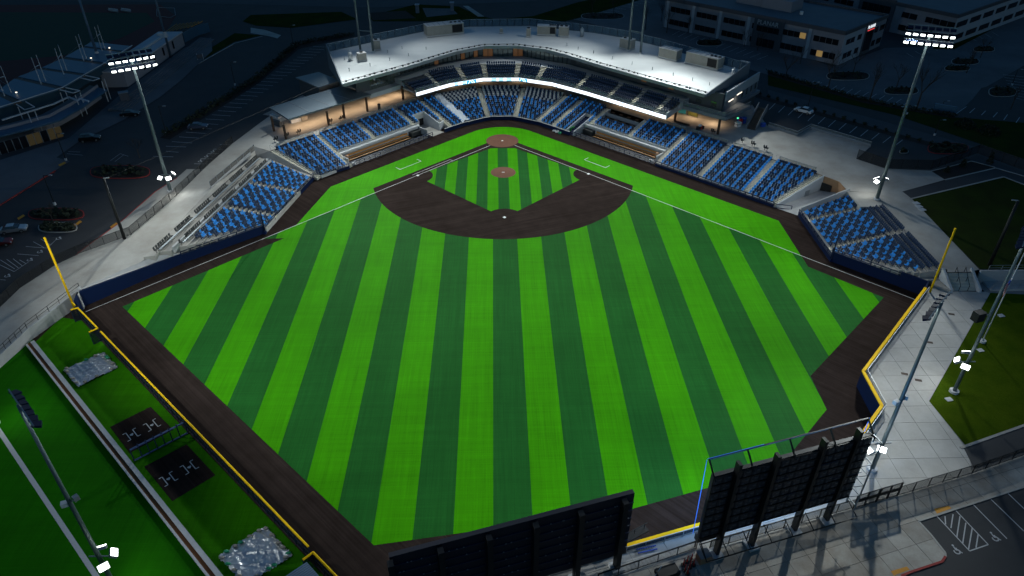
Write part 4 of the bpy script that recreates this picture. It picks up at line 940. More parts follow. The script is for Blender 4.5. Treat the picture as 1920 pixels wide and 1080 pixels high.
MB().prism([xy(uw(22.9, 53, -1)), xy(uw(23.2, 42.1, -1)), xy(uw(16.4, 42.7, -1)), xy(uw(16.2, 52.5, -1))], 8.7, 9.0).build('roof', M['canopy_metal'], lr)
# warm ceiling lamps under canopy and deck
def ceiling_lamp(c, label, w=220, size=3.0):
    t = thing('ceiling_lamp', label, 'lamp', c, group='warm ceiling lamps of the concourse')
    MB().box((c[0], c[1], c[2]+.03), (1.1, .3, .06), math.pi/4).build('diffuser', M['lamp_warm'], t)
    d = bpy.data.lights.new('ceiling_lamp_light', 'AREA'); d.shape = 'DISK'; d.size = size; d.energy = w; d.color = (1.0, .66, .38); d.spread = math.radians(140)
    o = bpy.data.objects.new('ceiling_lamp_light', d); o.location = (c[0], c[1], c[2]-.05); COL.objects.link(o)
for i, u_ in enumerate((18.5, 23, 27.5, 32, 36)): p = uw(u_, 33.0, -1, 7.85); ceiling_lamp(tuple(p), f'warm ceiling lamp under the left canopy, {ORD[i]} from the grandstand', 120)
for i, u_ in enumerate((5.5, 9.5, 13.5)): p = uw(u_, 33.5, -1, 6.8); ceiling_lamp(tuple(p), f'warm ceiling lamp under the glass box, {ORD[i]} from home plate', 100)
for i, u_ in enumerate((14, 20, 26, 31.5, 37)): p = uw(u_, 31.5 if u_ < 28 else 35, 1, 7.05); ceiling_lamp(tuple(p), f'warm ceiling lamp under the right deck, {ORD[i]} from home plate', 100)
for i, x in enumerate((-14, -5, 5, 14)): ceiling_lamp((x, 34-abs(x)*.35, 7.05), f'warm ceiling lamp behind home plate, {ORD[i]} from the left', 80)
# ---- rooftop machinery
def hvac(p0, p1, dep, h, label, stripes=0, fans=0, louv=False, z=12.95):
    a, b = at(*p0, z), at(*p1, z); c = (a+b)/2; L_ = (b-a).length; rz = math.atan2(b.y-a.y, b.x-a.x); n_ = Vector((-math.sin(rz), math.cos(rz), 0)); n_ = n_ if n_.y > 0 else -n_
    c = c+n_*dep/2; r = thing('rooftop_unit', label, 'air handler', (c.x, c.y, z), rz, 'air handling units on the white roof')
    def loc(mb, nm, m): o = bpy.data.objects.new(nm, mb.mesh(nm, m)); COL.objects.link(o); o.parent = r; return o
    loc(MB().box((0, 0, .15), (L_+.2, dep+.2, .3)), 'kerb', M['hvac_top']); loc(MB().box((0, 0, .3+h/2), (L_, dep, h)), 'casing', M['hvac'])
    loc(MB().box((0, 0, .3+h+.04), (L_+.1, dep+.1, .08)), 'lid', M['hvac_top'])
    for i in range(stripes): loc(MB().box((-L_/2+L_*(i+.5)/stripes, 0, .42+h), (.10, dep+.12, .08)), 'lid_seam', M['flashing'])
    for i in range(fans): loc(MB().tube((-L_/2+L_*(i+.5)/fans, 0, .38+h), (-L_/2+L_*(i+.5)/fans, 0, .62+h), min(.42, L_/fans*.4), n=12), 'fan', M['black'])
    if louv:
        loc(MB().box((L_*.32, -dep/2-.02, .3+h*.5), (L_*.28, .06, h*.8)), 'louvre', M['black']); 
        for i in range(3): loc(MB().tube((L_*(.2+.12*i), 0, .38+h), (L_*(.2+.12*i), 0, .58+h), .38, n=12), 'fan', M['black'])
hvac((802, 70), (870, 62.5), 3.6, 2.6, 'long pale air handler left of centre on the white roof', 7, 0, True)
hvac((1007, 66), (1042, 67), 2.4, 2.2, 'air handler with dark fan end right of the roof centre', 0, 0, True)
hvac((1047, 68.5), (1065, 69.5), 2.2, 2.3, 'small square air handler with two top fans near roof centre', 0, 2)
hvac((1161, 90), (1181, 95), 2.2, 2.3, 'small square air handler beside the right roof mast', 0, 2)
hvac((1234, 107.5), (1267, 115), 2.8, 2.2, 'middle sized air handler on the right half of roof', 5)
hvac((1284, 117.5), (1344, 132.5), 3.0, 2.5, 'longest air handler with dark end near the right roof edge', 6, 0, True)
hvac((673, 116), (688, 114), 1.6, 1.7, 'small louvred unit at the foot of left roof mast', 0, 1)
hvac((700, 95), (714, 94), 2.0, 2.2, 'square air handler behind the left roof mast', 0, 1)
hvac((987, 70), (995, 70), 1.2, 2.0, 'narrow dark cabinet left of the roof centre units', 0, 1)
hvac((937, 62), (943, 62), 1.0, .9, 'tiny dark cabinet alone at the rear roof centre', 0, 0)
for i, (p, h, lab) in enumerate((((657.5, 113), 2.0, 'shiny round tank by the left roof mast'), ((1091, 67.5), 2.0, 'shiny round tank right of the roof centre units'), ((1374, 145), 2.0, 'shiny round tank near the right roof screen'))):
    c = at(*p, 12.95); t = thing('roof_tank', lab, 'tank', c); MB().tube(c, c+Vector((0,0,h)), .55, n=14).build('tank_body', M['galvanised'], t, True); MB().tube(c+Vector((0,0,h)), c+Vector((0,0,h+.4)), .18, n=8).build('flue', M['galvanised'], t)
VP = ((727, 99), (754, 92), (766, 105), (731, 114), (694, 124), (655, 133), (1084, 93), (1113, 100), (1148, 111), (1185, 121), (1223, 131), (1262, 142), (1298, 151), (1330, 160), (646, 112), (669, 110), (799, 93), (1063, 86))
rank = {i: n for n, i in enumerate(sorted(range(len(VP)), key=lambda i: VP[i][0]))}
for i, p in enumerate(VP):
    c = at(*p, 12.95); t = thing('roof_vent', f'short vent pipe on the white roof, number {ordn(i)} of the scattered pipes', 'vent', c, group='vent pipes on the white roof')
    t['label'] = f'short grey vent pipe on the white roof, {ordn(rank[i])} from the left'
    MB().tube(c, c+Vector((0,0,.7)), .09, n=6).build('pipe', M['steel_grey'], t); MB().tube(c+Vector((0,0,.62)), c+Vector((0,0,.8)), .16, .05, n=6).build('cowl', M['steel_grey'], t)
# roof masts: twin poles with rungs
for lab, a, b in (('left twin pole light mast rising from the white roof', (-37.86, 31.42), (-34.28, 30.13)), ('right twin pole light mast rising from the white roof', (34.52, 29.96), (37.32, 27.26))):
    t = thing('roof_mast', lab, 'light mast', (*a, 12.6)); 
    for p in (a, b): MB().tube((*p, 12.6), (*p, 44), .30, .24, n=10).build('pole', M['pole_paint'], t, True); MB().tube((*p, 12.6), (*p, 13.2), .5, n=10).build('base_plate', M['membrane'], t)
    for z in (18.2, 27.0, 36.0): MB().beam((*a, z), (*b, z), .22).build('crossbar', M['pole_paint'], t)
# ================================================================== floodlight poles
fix_dark = MB().hexa([(-.42,-.30,-.10),(.42,-.30,-.10),(.42,.42,-.42),(-.42,.42,-.42)], [(-.42,-.36,.12),(.42,-.36,.12),(.42,.46,-.12),(-.42,.46,-.12)]).mesh('fixture', M['fixture_dark'])
lens = MB().hexa([(-.37,-.24,-.15),(.37,-.24,-.15),(.37,.36,-.44),(-.37,.36,-.44)], [(-.37,-.24,-.11),(.37,-.24,-.11),(.37,.36,-.40),(-.37,.36,-.40)])
lens.hexa([(-.37,.42,-.45),(.37,.42,-.45),(.37,.45,-.45),(-.37,.45,-.45)], [(-.37,.44,-.12),(.37,.44,-.12),(.37,.48,-.12),(-.37,.48,-.12)])
lens_me = lens.mesh('lens', M['lamp_white']); lens_back = MB().hexa([(-.30,-.20,-.16),(.30,-.20,-.16),(.30,.34,-.43),(-.30,.34,-.43)], [(-.30,-.20,-.12),(.30,-.20,-.12),(.30,.34,-.38),(-.30,.34,-.38)]).mesh('lens', M['lamp_white'])
visor = MB().hexa([(-.42,-.3,0),(.42,-.3,0),(.42,.4,-.1),(-.42,.4,-.1)], [(-.42,-.3,.3),(.42,-.3,.3),(.42,.2,.25),(-.42,.2,.25)]).mesh('visor', M['fixture_dark'])
low_lens = MB().box((0, .20, 0), (.95, .06, .66)).mesh('lens', M['lamp_low'])
low_box = MB().box((0, 0, 0), (1.05, .32, .76)).mesh('lamp_box', M['steel_grey'])
def flood_pole(key, zb, aim, label, rows, per, sp, top=True, low=None, sc=1.0, tilt=None):
    x, y, zt, _ = HEADS[key]; r = thing('light_pole', label, 'light pole', (x, y, zb), group='floodlight poles around the field')
    MB().tube((x, y, zb), (x, y, zt+.9), .36 if top else .27, .20 if top else .15, n=12).build('pole', M['pole_paint'], r, True)
    MB().tube((x, y, zb), (x, y, zb+.35), .62, n=16).build('footing', M['cap_concrete'], r)
    ang = math.atan2(aim[1]-y, aim[0]-x)-math.pi/2; ex = Vector((math.cos(ang), math.sin(ang), 0)); ey = Vector((-math.sin(ang), math.cos(ang), 0))
    c = Vector((x, y, zt))
    for j in range(rows):
        z = .55-j*1.35; off = ey*(.1+.35*j)
        arm = MB().beam(c+off+ex*(-per*sp/2)+Vector((0,0,z)), c+off+ex*(per*sp/2)+Vector((0,0,z)), .12).build('crossarm', M['steel_grey'], r)
        for i in range(per):
            p = c+off+ex*((i-(per-1)/2)*sp)+ey*.25+Vector((0,0,z-.2)); fx = inst('fixture', fix_dark, p, ang+((i-(per-1)/2)*-.10 if tilt is None else (i-(per-1)/2)*tilt), r); fx.scale = (sc, sc, sc)
            ln = bpy.data.objects.new('lens', lens_me if top else lens_back); ln.parent = fx; COL.objects.link(ln)
    if top:
        MB().beam(c-ex*per*sp/2+Vector((0,0,1.5)), c+ex*per*sp/2+Vector((0,0,1.5)), .10).build('crossarm', M['steel_grey'], r)
        for i in range(per): inst('visor', visor, c+ex*((i-(per-1)/2)*sp)+Vector((0,0,1.0)), ang, r)
    if low:
        zl, dirs, w = low
        for k_, (dx, dy, dz) in enumerate(dirs):
            p = Vector((x+dx, y+dy, zl+dz)); a2 = math.atan2(dy, dx)-math.pi/2; bo = inst('lamp_box', low_box, p, a2, r); bo.rotation_euler = (math.radians(48), 0, a2)
            ll = bpy.data.objects.new('lens', low_lens); ll.parent = bo; COL.objects.link(ll)
            if k_ == 0:  # added plaza fill aimed downward, while the low lamps themselves face up
                spot('forecourt_fill', tuple(p+Vector((dx, dy, 0)).normalized()*.5), tuple(p+Vector((dx, dy, 0)).normalized()*6.5+Vector((0, 0, -6))), w, 150, .6, (.95, 1.0, .97), .5)
                spot('forecourt_fill', tuple(p+Vector((dx, dy, 0)).normalized()*.5+Vector((0,0,-.4))), tuple(p+Vector((-dx, -dy, -9))), w*.35, 150, .8, (.95, 1.0, .97), .5)
        MB().beam((x-1, y, zl+.25), (x+1, y, zl+.25), .12).build('crossarm', M['steel_grey'], r)
    return r
flood_pole('L1', zleft(-33.6), (-12, -113), 'tall lit floodlight pole beside the left corner stand', 2, 7, 1.12, low=(7.3, ((.9, -1.2, 0), (1.1, .8, .1), (-.6, -1.2, .1)), 700))
flood_pole('R1', ZU, (34, -133), 'tall lit floodlight pole beside the right corner stand', 2, 7, 1.10, low=(8.3, ((-.6, 1.2, 0), (.9, .7, .1), (-1.2, -.3, 0)), 500))
flood_pole('LN', 0.0, (28, -49), 'dark backed floodlight pole standing on the bottom left practice turf', 1, 7, .92, top=False, low=(5.4, ((1.2, .5, 0), (.9, -1.1, 0), (-.5, 1.3, -.2)), 400), sc=.86, tilt=-.12)
flood_pole('LF', 0.0, (-14, -60), 'floodlight pole base at the left picture edge on practice turf', 1, 7, .92, top=False, low=(5.2, ((1.1, .5, 0), (.8, -.9, 0)), 400), sc=.86)
flood_pole('RN', ZP, (-27, -37), 'dark backed floodlight pole beside the framed video board', 1, 7, .92, top=False, low=(6.6, ((-1.0, .8, 0), (-.6, -1.0, .2), (-1.3, -.1, -.9)), 450), sc=.86, tilt=-.12)
flood_pole('RF', ZP, (20, -60), 'pale floodlight pole on the right lawn beside the flagpole', 1, 7, .92, top=False, low=(7.4, ((-1.0, .6, 0), (-.8, -.9, .1), (.2, 1.1, .9)), 600), sc=.86)
for key, zz, lab in (('T1', 34, 'left'), ('T2', 34, 'right')):
    x, y, zt, _ = HEADS[key]; r = thing('mast_head', f'floodlight head on top of the {lab} roof mast', 'floodlight', (x, y, zt))
    ang = math.atan2(-60-y, -x)-math.pi/2; ex = Vector((math.cos(ang), math.sin(ang), 0))
    for j in range(3):
        MB().beam(Vector((x, y, zt+1.2*j))-ex*5, Vector((x, y, zt+1.2*j))+ex*5, .14).build('crossarm', M['steel_grey'], r)
        for i in range(8): fx = inst('fixture', fix_dark, Vector((x, y, zt+1.2*j-.2))+ex*(i-3.5)*1.2, ang, r); ln = bpy.data.objects.new('lens', lens_me); ln.parent = fx; COL.objects.link(ln)
# speakers and small panels half way up the near poles
for key, z, lab in (('RN', 13.5, 'small white panel half way up the pole by the video board'), ('LN', 14.0, 'small white panel half way up the bottom left pole')):
    x, y, *_ = HEADS[key]; t = thing('pole_speaker', lab, 'speaker', (x, y, z)); MB().box((x-.5, y-.1, z), (.6, .5, .5), .4).build('panel', M['plastic_white'], t); MB().box((x+.6, y+.2, z+.5), (.5, .5, .5), .9).build('horn', M['steel_grey'], t); MB().beam((x-.6, y, z+.1), (x+.7, y, z+.4), .1).build('bracket', M['steel_grey'], t)
x, y, *_ = HEADS['RF']; t = thing('pole_speaker', 'large black loudspeaker hung on the right lawn floodlight pole', 'speaker', (x, y, 16)); MB().box((x-1.1, y+.4, 15.0), (1.3, 1.0, 1.3), .3).build('cabinet', M['black'], t); MB().beam((x, y, 15.4), (x-.8, y+.3, 15.4), .12).build('bracket', M['steel_grey'], t)
# flagpole with the striped flag
t = thing('flagpole', 'slim white flagpole with limp striped flag beside the right lawn', 'flagpole', (71.3, -82.7, ZP))
MB().tube((71.3, -82.7, ZP), (71.3, -82.7, 19), .10, .06, n=8).build('pole', M['steel_white'], t, True); MB().tube((71.3, -82.7, ZP), (71.3, -82.7, ZP+.3), .5, n=14).build('footing', M['cap_concrete'], t)
fl = MB()
for i in range(9):
    z0 = 13.2-.19*i; fl.hexa([(71.25, -82.75, z0-.19), (70.2+.06*i, -83.3, z0-.75), (70.2+.06*i, -83.25, z0-.75), (71.25, -82.7, z0-.19)], [(71.25, -82.75, z0), (70.2+.06*i, -83.3, z0-.56), (70.2+.06*i, -83.25, z0-.56), (71.25, -82.7, z0)], i % 2)
fl.build('flag', [M['plastic_red'], M['plastic_white']], t); MB().box((71.05, -82.83, 13.0), (.4, .1, .7), .5).build('canton', M['plastic_blue'], t)
# net poles
for p, z0, z1, lab, arm in (((-69.5, -50.9), zleft(-50.9), 15.2, 'black net pole on the left forecourt by the fence', 1), ((81.8, -65.0), ZU, 16.6, 'black net pole at the edge of the upper right lawn', -1)):
    t = thing('net_pole', lab, 'pole', (*p, z0)); MB().tube((*p, z0), (*p, z1), .30, .22, n=10).build('pole', M['steel_black'], t, True); MB().beam((*p, z1), (p[0]+arm*.9, p[1]+.3, z1), .16).build('arm', M['steel_grey'], t)
tag(MB().tube((-69.0, -50.8, 15.2), (-40, 4, 14), .018, n=4).build('net_cable', M['steel_black']), 'thin steel cable running from left net pole over the stand', 'cable')
for p, z1, lab in (((-46.3, -44.3), 7.4, 'thin black corner post at the left corner stand'), ((59.2, -56.4), 7.0, 'thin black corner post at the right corner stand')):
    t = thing('corner_post', lab, 'post', (*p, 0)); MB().tube((*p, 0), (*p, z1), .14, .11, n=8).build('post', M['steel_navy'], t, True); MB().box((*p, .3), (.5, .5, .6)).build('base_block', M['pad_navy'], t)
# foul poles
for p, zt, lab in (((-70.15, -69.9), 14.5, 'tall yellow foul pole at the left field corner'), ((70.0, -69.6), 14.25, 'tall yellow foul pole at the right field corner')):
    t = thing('foul_pole', lab, 'foul pole', (*p, 0)); MB().tube((*p, 0), (*p, zt), .17, .15, n=10).build('pole', M['yellow'], t, True); MB().tube((*p, zt), (*p, zt+.12), .19, .1, n=10).build('cap', M['yellow'], t)
# ================================================================== left-field fence
me_p = MB().bx(-.06, .06, -.06, .06, 0, 2.4).mesh('fence_post', M['steel_navy'])
def yellow_fence(a, b, label, h=2.4, ends=()):
    r = thing('outfield_fence', label, 'fence', (a.x, a.y, 0)); n = max(1, int((b-a).length/1.5)); ang = math.atan2(b.y-a.y, b.x-a.x)
    for i in range(n+1): inst('fence_post', me_p, lerp(a, b, i/n), ang, r)
    MB().tube((a.x, a.y, h), (b.x, b.y, h), .13, n=8).build('top_pad', M['yellow'], r)
    for z in (.1, 1.2): MB().beam((a.x, a.y, z), (b.x, b.y, z), .08).build('rail', M['steel_navy'], r)
    wallp(a, b, .05, h-.08, .02).build('mesh_infill', M['net_dark'], r)
    for e, d in ends: MB().tube((e.x, e.y, h), (e.x+d.x, e.y+d.y, h), .13, n=8).build('top_pad', M['yellow'], r); inst('fence_post', me_p, e+d, ang, r); MB().beam((e.x, e.y, .1), (e.x+d.x, e.y+d.y, .1), .08).build('rail', M['steel_navy'], r); wallp(e, e+d, .05, 2.3, .02).build('mesh_infill', M['net_dark'], r)
yellow_fence(F0, FG1, 'short yellow topped mesh fence beside the left foul pole', ends=((F0, Vector((-.9, -.5, 0))), (FG1, lfn*1.3)))
yellow_fence(FG2, FG3, 'long yellow topped mesh fence in front of the bullpens')
yellow_fence(FG4, F9, 'yellow topped mesh fence at the bottom edge past the gate', ends=((FG4, lfn*1.3),))
t = thing('fence_stub', 'short yellow pipe joining the foul pole to the fence', 'fence', (-70, -70.2, 0)); MB().tube((-70.1, -70.0, 2.6), (-69.2, -70.9, 2.6), .13, n=8).build('top_pad', M['yellow'], t); MB().bx(-69.26, -69.14, -70.96, -70.84, 0, 2.5).build('fence_post', M['steel_navy'], t)
# bullpen low wall with rust coloured band
r_ = thing('bullpen_wall', 'low pale wall with rust coloured band between bullpens and practice turf', 'wall', (C0.x, C0.y, 0))
for o0, o1, z, m in ((0, .55, .42, 'cap_concrete'), (.55, 1.0, .28, 'rust_band'), (1.0, 1.25, .32, 'cap_concrete')):
    MB().prism([xy(C0+cn*o0), xy(C9+cn*o0), xy(C9+cn*o1), xy(C0+cn*o1)], 0, z).build('wall_band', M[m], r_)
# divider between the two bullpens
a, b = at(262, 868), at(352, 826); a, b = Vector((-48.0, -101.6, 0)), Vector((-42.9, -96.9, 0))
r_ = thing('bullpen_divider', 'navy railing with square openings dividing the two bullpens', 'railing', (a.x, a.y, 0)); ang = math.atan2(b.y-a.y, b.x-a.x)
for i in range(8): inst('rail_post', MB().bx(-.07, .07, -.07, .07, 0, 2.0).mesh('rail_post', M['steel_navy']) if i == 0 else bpy.data.meshes['rail_post.divider'] if 'rail_post.divider' in bpy.data.meshes else me_p, lerp(a, b, i/7), ang, r_)
MB().beam((a.x, a.y, 2.05), (b.x, b.y, 2.05), .22, .14).build('top_rail', M['steel_white'], r_); D('steel_blue', (.06, .10, .22), .5, .2); r_.children[-1].data.materials[0] = M['steel_blue']
MB().beam((a.x, a.y, .12), (b.x, b.y, .12), .16, .14).build('bottom_rail', M['steel_blue'], r_)
# silver tarpaulins held by sandbags
def tarp_mat():
    m = mat('tarp', (.60, .61, .62), .32, .65); t = m.node_tree; b = t.nodes['Principled BSDF']; g = t.nodes.new('ShaderNodeNewGeometry'); nz = t.nodes.new('ShaderNodeTexNoise'); nz.inputs['Scale'].default_value = 1.3; nz.inputs['Detail'].default_value = 3; nz.inputs['Distortion'].default_value = 1.5
    t.links.new(g.outputs['Position'], nz.inputs['Vector']); bp = t.nodes.new('ShaderNodeBump'); bp.inputs['Strength'].default_value = .6; bp.inputs['Distance'].default_value = .2; t.links.new(nz.outputs['Fac'], bp.inputs['Height']); t.links.new(bp.outputs[0], b.inputs['Normal']); return m
M['tarp'] = tarp_mat()
def tarp(c4, label, nbag):
    c4 = [at(*p) for p in c4]; n = 44; mb = MB(); rnd = random.Random(len(label)); CR = [(math.cos(t_), math.sin(t_), rnd.uniform(1.5, 5), rnd.random(), rnd.uniform(.04, .13)) for t_ in [rnd.uniform(0, 3.14) for _ in range(7)]]
    for j in range(n+1):
        for i in range(n+1):
            u, v = i/n, j/n; p = lerp(lerp(c4[0], c4[1], u), lerp(c4[3], c4[2], u), v); e = min(u, 1-u, v, 1-v)
            z = .06+.22*min(1, e*6)+sum(am*max(0, 1-abs(((u*ca+v*sa)*fr_+ph) % 1-.5)*6) for ca, sa, fr_, ph, am in CR)+rnd.uniform(-.02, .02); mb.v.append((p.x+rnd.uniform(-.08, .08)*(e < .02), p.y+rnd.uniform(-.15, .15)*(e < .02), max(.03, z)))
    for j in range(n):
        for i in range(n): a = j*(n+1)+i; mb.f.append((a, a+1, a+n+2, a+n+1)); mb.m.append(0)
    tag(mb.build('tarpaulin', M['tarp'], smooth=True), label, 'tarpaulin')
    k_ = 0
    for e in range(4):
        a, b = c4[e], c4[(e+1)%4]
        for i in range(nbag):
            p = lerp(lerp(a, b, (i+.5+rnd.uniform(-.4, .4))/nbag), (c4[0]+c4[2])/2, .06); k_ += 1; gr = rnd.random() < .25
            s = MB(); 
            for zz, rr in ((0, .7), (.12, 1), (.24, .75)): s.v += [(p.x+.34*rr*math.cos(q_*math.pi/4)+rnd.uniform(-.02, .02), p.y+.20*rr*math.sin(q_*math.pi/4), .2+zz) for q_ in range(8)]
            s.f = [tuple(range(7, -1, -1)), tuple(range(16, 24))]+[(l*8+q_, l*8+(q_+1)%8, l*8+8+(q_+1)%8, l*8+8+q_) for l in (0, 1) for q_ in range(8)]; s.m = [0]*len(s.f)
            edge = ('upper left', 'upper right', 'lower right', 'lower left')[e]
            tag(s.build('sandbag', M['green_bag' if gr else 'sand_bag'], smooth=True), f'{"green" if gr else "tan"} sandbag, {ORD[i]} along the {edge} edge of the {"nearer" if nbag > 4 else "farther"} tarpaulin', 'sandbag', 'sandbags on the tarpaulins')
tarp([(120, 695), (195, 662), (222, 690), (147, 727)], 'crumpled silver tarpaulin over the farther bullpen mound', 3)
tarp([(409, 1045), (498, 988), (548, 1043), (462, 1100)], 'crumpled silver tarpaulin over the bottom bullpen mound', 5)
# corrugated bench roof at the bottom edge
r_ = thing('bench_shelter', 'small corrugated metal bench roof at the bottom edge', 'shelter', (-21.5, -121, 0))
d1, d2 = Vector((.69, -.72, 0)), Vector((-.75, -.66, 0)); o_ = Vector((-22.15, -118.55, 2.6))
for i in range(14): a = o_+d1*(.26*i); MB().hexa([a, a+d1*.13, a+d1*.13+d2*5, a+d2*5], [a+Vector((0,0,.06)), a+d1*.13+Vector((0,0,.06)), a+d1*.13+d2*5+Vector((0,0,.06)), a+d2*5+Vector((0,0,.06))]).build('roof_rib', M['metal_blue_roof'], r_)
MB().hexa([o_-Vector((0,0,.05)), o_+d1*3.6-Vector((0,0,.05)), o_+d1*3.6+d2*5-Vector((0,0,.05)), o_+d2*5-Vector((0,0,.05))], [o_+Vector((0,0,.02)), o_+d1*3.6+Vector((0,0,.02)), o_+d1*3.6+d2*5+Vector((0,0,.02)), o_+d2*5+Vector((0,0,.02))]).build('roof_sheet', M['cladding'], r_)
for p in (o_+d1*.2+d2*.2, o_+d1*3.3+d2*.2, o_+d1*.2+d2*4.7, o_+d1*3.3+d2*4.7): MB().tube((p.x, p.y, 0), (p.x, p.y, 2.58), .05, n=6).build('post', M['steel_black'], r_)
# ================================================================== right-field wall
r_ = thing('outfield_wall', 'navy padded outfield wall with broad yellow top line', 'wall', (50, -90, 0))
for a, b in zip(CFW, CFW[1:]):
    wallp(a, b, 0, 2.75, .35).build('wall_pad', M['pad_navy'], r_); d = (b-a).normalized()
    wallp(a, b, 2.75, 2.95, .42).build('yellow_top', M['yellow'], r_)
    nn = Vector((-d.y, d.x, 0)); nn = nn if nn.x-nn.y > 0 else -nn
    n = max(2, int((b-a).length/2.2))
    for i in range(n+1): p = lerp(a, b, i/n)+nn*.45; MB().bx(p.x-.03, p.x+.03, p.y-.03, p.y+.03, ZP, ZP+1.1).build('rail_post', M['steel_grey'], r_)
    MB().beam(a+nn*.45+Vector((0,0,ZP+1.1)), b+nn*.45+Vector((0,0,ZP+1.1)), .06).build('guard_rail', M['steel_white'], r_)
    wallp(a+nn*.45, b+nn*.45, ZP+.1, ZP+1.05, .02).build('mesh_infill', M['net_grey'], r_)
# ================================================================== score boards (seen from behind)
def boardA():
    a, b = Vector((11.75, -118.65, 0)), Vector((-11.6, -125.4, 0)); d = (b-a).normalized(); back = Vector((-d.y, d.x, 0)); back = back if back.y < 0 else -back
    r = thing('scoreboard', 'plain dark back of the left scoreboard cut by the bottom edge', 'scoreboard', (a.x, a.y, ZP))
    wallp(a, b, 3.6, 13.3, .5).build('board_back', M['board_navy'], r)
    me = None
    for i in range(6):
        t = .05+.19*i; p = lerp(a, b, t)+back*.75
        if t > 1: continue
        MB().box((p.x, p.y, (ZP+13.1)/2), (.55, .75, 13.1-ZP), math.atan2(d.y, d.x)).build('support_post', M['steel_black'], r)
        MB().box((p.x, p.y, ZP+.15), (1.3, 1.3, .3), math.atan2(d.y, d.x)).build('footing', M['cap_concrete'], r)
    for k_ in range(1, 8):
        z = 3.6+1.2*k_; MB().beam(a+back*.3+Vector((0,0,z)), b+back*.3+Vector((0,0,z)), .12).build('stringer', M['steel_navy'], r)
    clips = MB()
    for k_ in range(1, 8):
        for i in range(26):
            if random.random() < .55: p = lerp(a, b, (i+random.random())/26)+back*.38; clips.box((p.x, p.y, 3.6+1.2*k_+.1), (.14, .08, .07), math.atan2(d.y, d.x))
    clips.build('clip', M['steel_grey'], r)
boardA()
def boardB():
    a, b = Vector((19.35, -118.45, 0)), Vector((37.35, -113.25, 0)); d = (b-a).normalized(); back = Vector((d.y, -d.x, 0)); back = back if back.y < 0 else -back
    r = thing('video_board', 'framed video board seen from behind with posts and trusses', 'scoreboard', (a.x, a.y, ZP)); ang = math.atan2(d.y, d.x); fr = -back
    D('screen_front', (.02, .06, .2), .5, emit=(.10, .42, 1.0), estr=6.5)
    wallp(a, b, 5.4, 15.2, .45).build('cabinet', M['screen_back'], r)
    wallp(a+d*.2+fr*.25, b-d*.2+fr*.25, 5.6, 15.0, .04).build('screen', M['screen_front'], r)
    # hood frame before the screen, blue screen spill painted as thin glowing bars
    for (p, q_) in (((a+fr*1.0, 16.4), (b+fr*1.0, 16.4)),): MB().beam(p[0]+Vector((0,0,p[1])), q_[0]+Vector((0,0,q_[1])), .14).build('hood_beam', M['steel_black'], r)
    D('screen_spill_glow', (.05, .2, .9), .4, emit=(.05, .22, .9), estr=.28)
    MB().beam(a-d*.2+fr*1.02+Vector((0,0,16.5)), lerp(a, b, .33)+fr*1.02+Vector((0,0,16.5)), .035).build('screen_spill_bar', M['screen_spill_glow'], r)
    MB().beam(a-d*.25+fr*.6+Vector((0,0,5.4)), a-d*.25+fr*1.0+Vector((0,0,16.4)), .05).build('screen_spill_bar', M['screen_spill_glow'], r)
    MB().beam(b+d*.2+fr*1.0+Vector((0,0,14.4)), b+d*.2+fr*1.0+Vector((0,0,16.4)), .05).build('screen_spill_bar', M['screen_spill_glow'], r)
    for t in (0.0, .23, .49, .75, 1.0):
        p = lerp(a, b, t); MB().beam(p+fr*1.0+Vector((0,0,16.4)), p+back*.6+Vector((0,0,14.9)), .14).build('hood_strut', M['steel_black'], r)
    for i, (px_, py_) in enumerate(((21.8, -118.06), (25.9, -117.1), (31.3, -115.2), (35.4, -113.95))):
        p = Vector((px_, py_, 0)); p = p+back*.15
        MB().box((p.x, p.y, (ZP+16.6)/2), (.36, .70, 16.6-ZP), ang).build('support_post', M['steel_black'], r)
        MB().box((p.x, p.y, ZP+.12), (1.2, 1.5, .24), ang).build('footing', M['cap_concrete'], r)
    for k_ in range(9):
        z = 5.6+1.18*k_; MB().beam(a+back*.32+Vector((0,0,z)), b+back*.32+Vector((0,0,z)), .13).build('stringer', M['steel_black'], r)
    D('module', (.026, .030, .040), .5); D('module_box', (.07, .08, .10), .5); rnd = random.Random(3); mod = MB().box((0, 0, 0), (.86, .08, .98)).box((.12, -.07, .2), (.3, .1, .2), 0, 1).box((-.2, -.06, -.25), (.16, .08, .3), 0, 1).mesh('module_back', [M['module'], M['module_box']])
    for k_ in range(8):
        for i in range(17):
            p = lerp(a, b, (i+.5)/17)+back*.26; z = 6.2+1.18*k_
            inst('module_back', mod, (p.x, p.y, z), ang, r)
    cab = MB()
    for i in range(12):
        p = lerp(a, b, rnd.uniform(.05, .95))+back*.40; z = rnd.uniform(6.5, 13.5); L_ = rnd.uniform(.8, 2.4); cab.tube(p+Vector((0,0,z)), p+d*L_+Vector((0,0,z+rnd.uniform(-.1, .1))), .04, n=4)
    cab.build('cable', M['steel_navy'], r)
    # outrigger trusses on the right and below
    for z in [5.4+1.64*k_ for k_ in range(7)]: MB().beam(b+Vector((0,0,z))+back*.2, b+d*.0+back*1.5+Vector((0,0,z)), .10).build('truss_rung', M['steel_grey'], r)
    MB().beam(b+back*1.5+Vector((0,0,4.6)), b+back*1.5+Vector((0,0,15.2)), .12).build('truss_chord', M['steel_grey'], r); MB().beam(b+back*.25+Vector((0,0,4.6)), b+back*.25+Vector((0,0,15.2)), .12).build('truss_chord', M['steel_grey'], r)
    for k_ in range(6): z = 5.4+1.64*k_; MB().beam(b+back*.25+Vector((0,0,z)), b+back*1.5+Vector((0,0,z+1.64)), .07).build('truss_brace', M['steel_grey'], r)
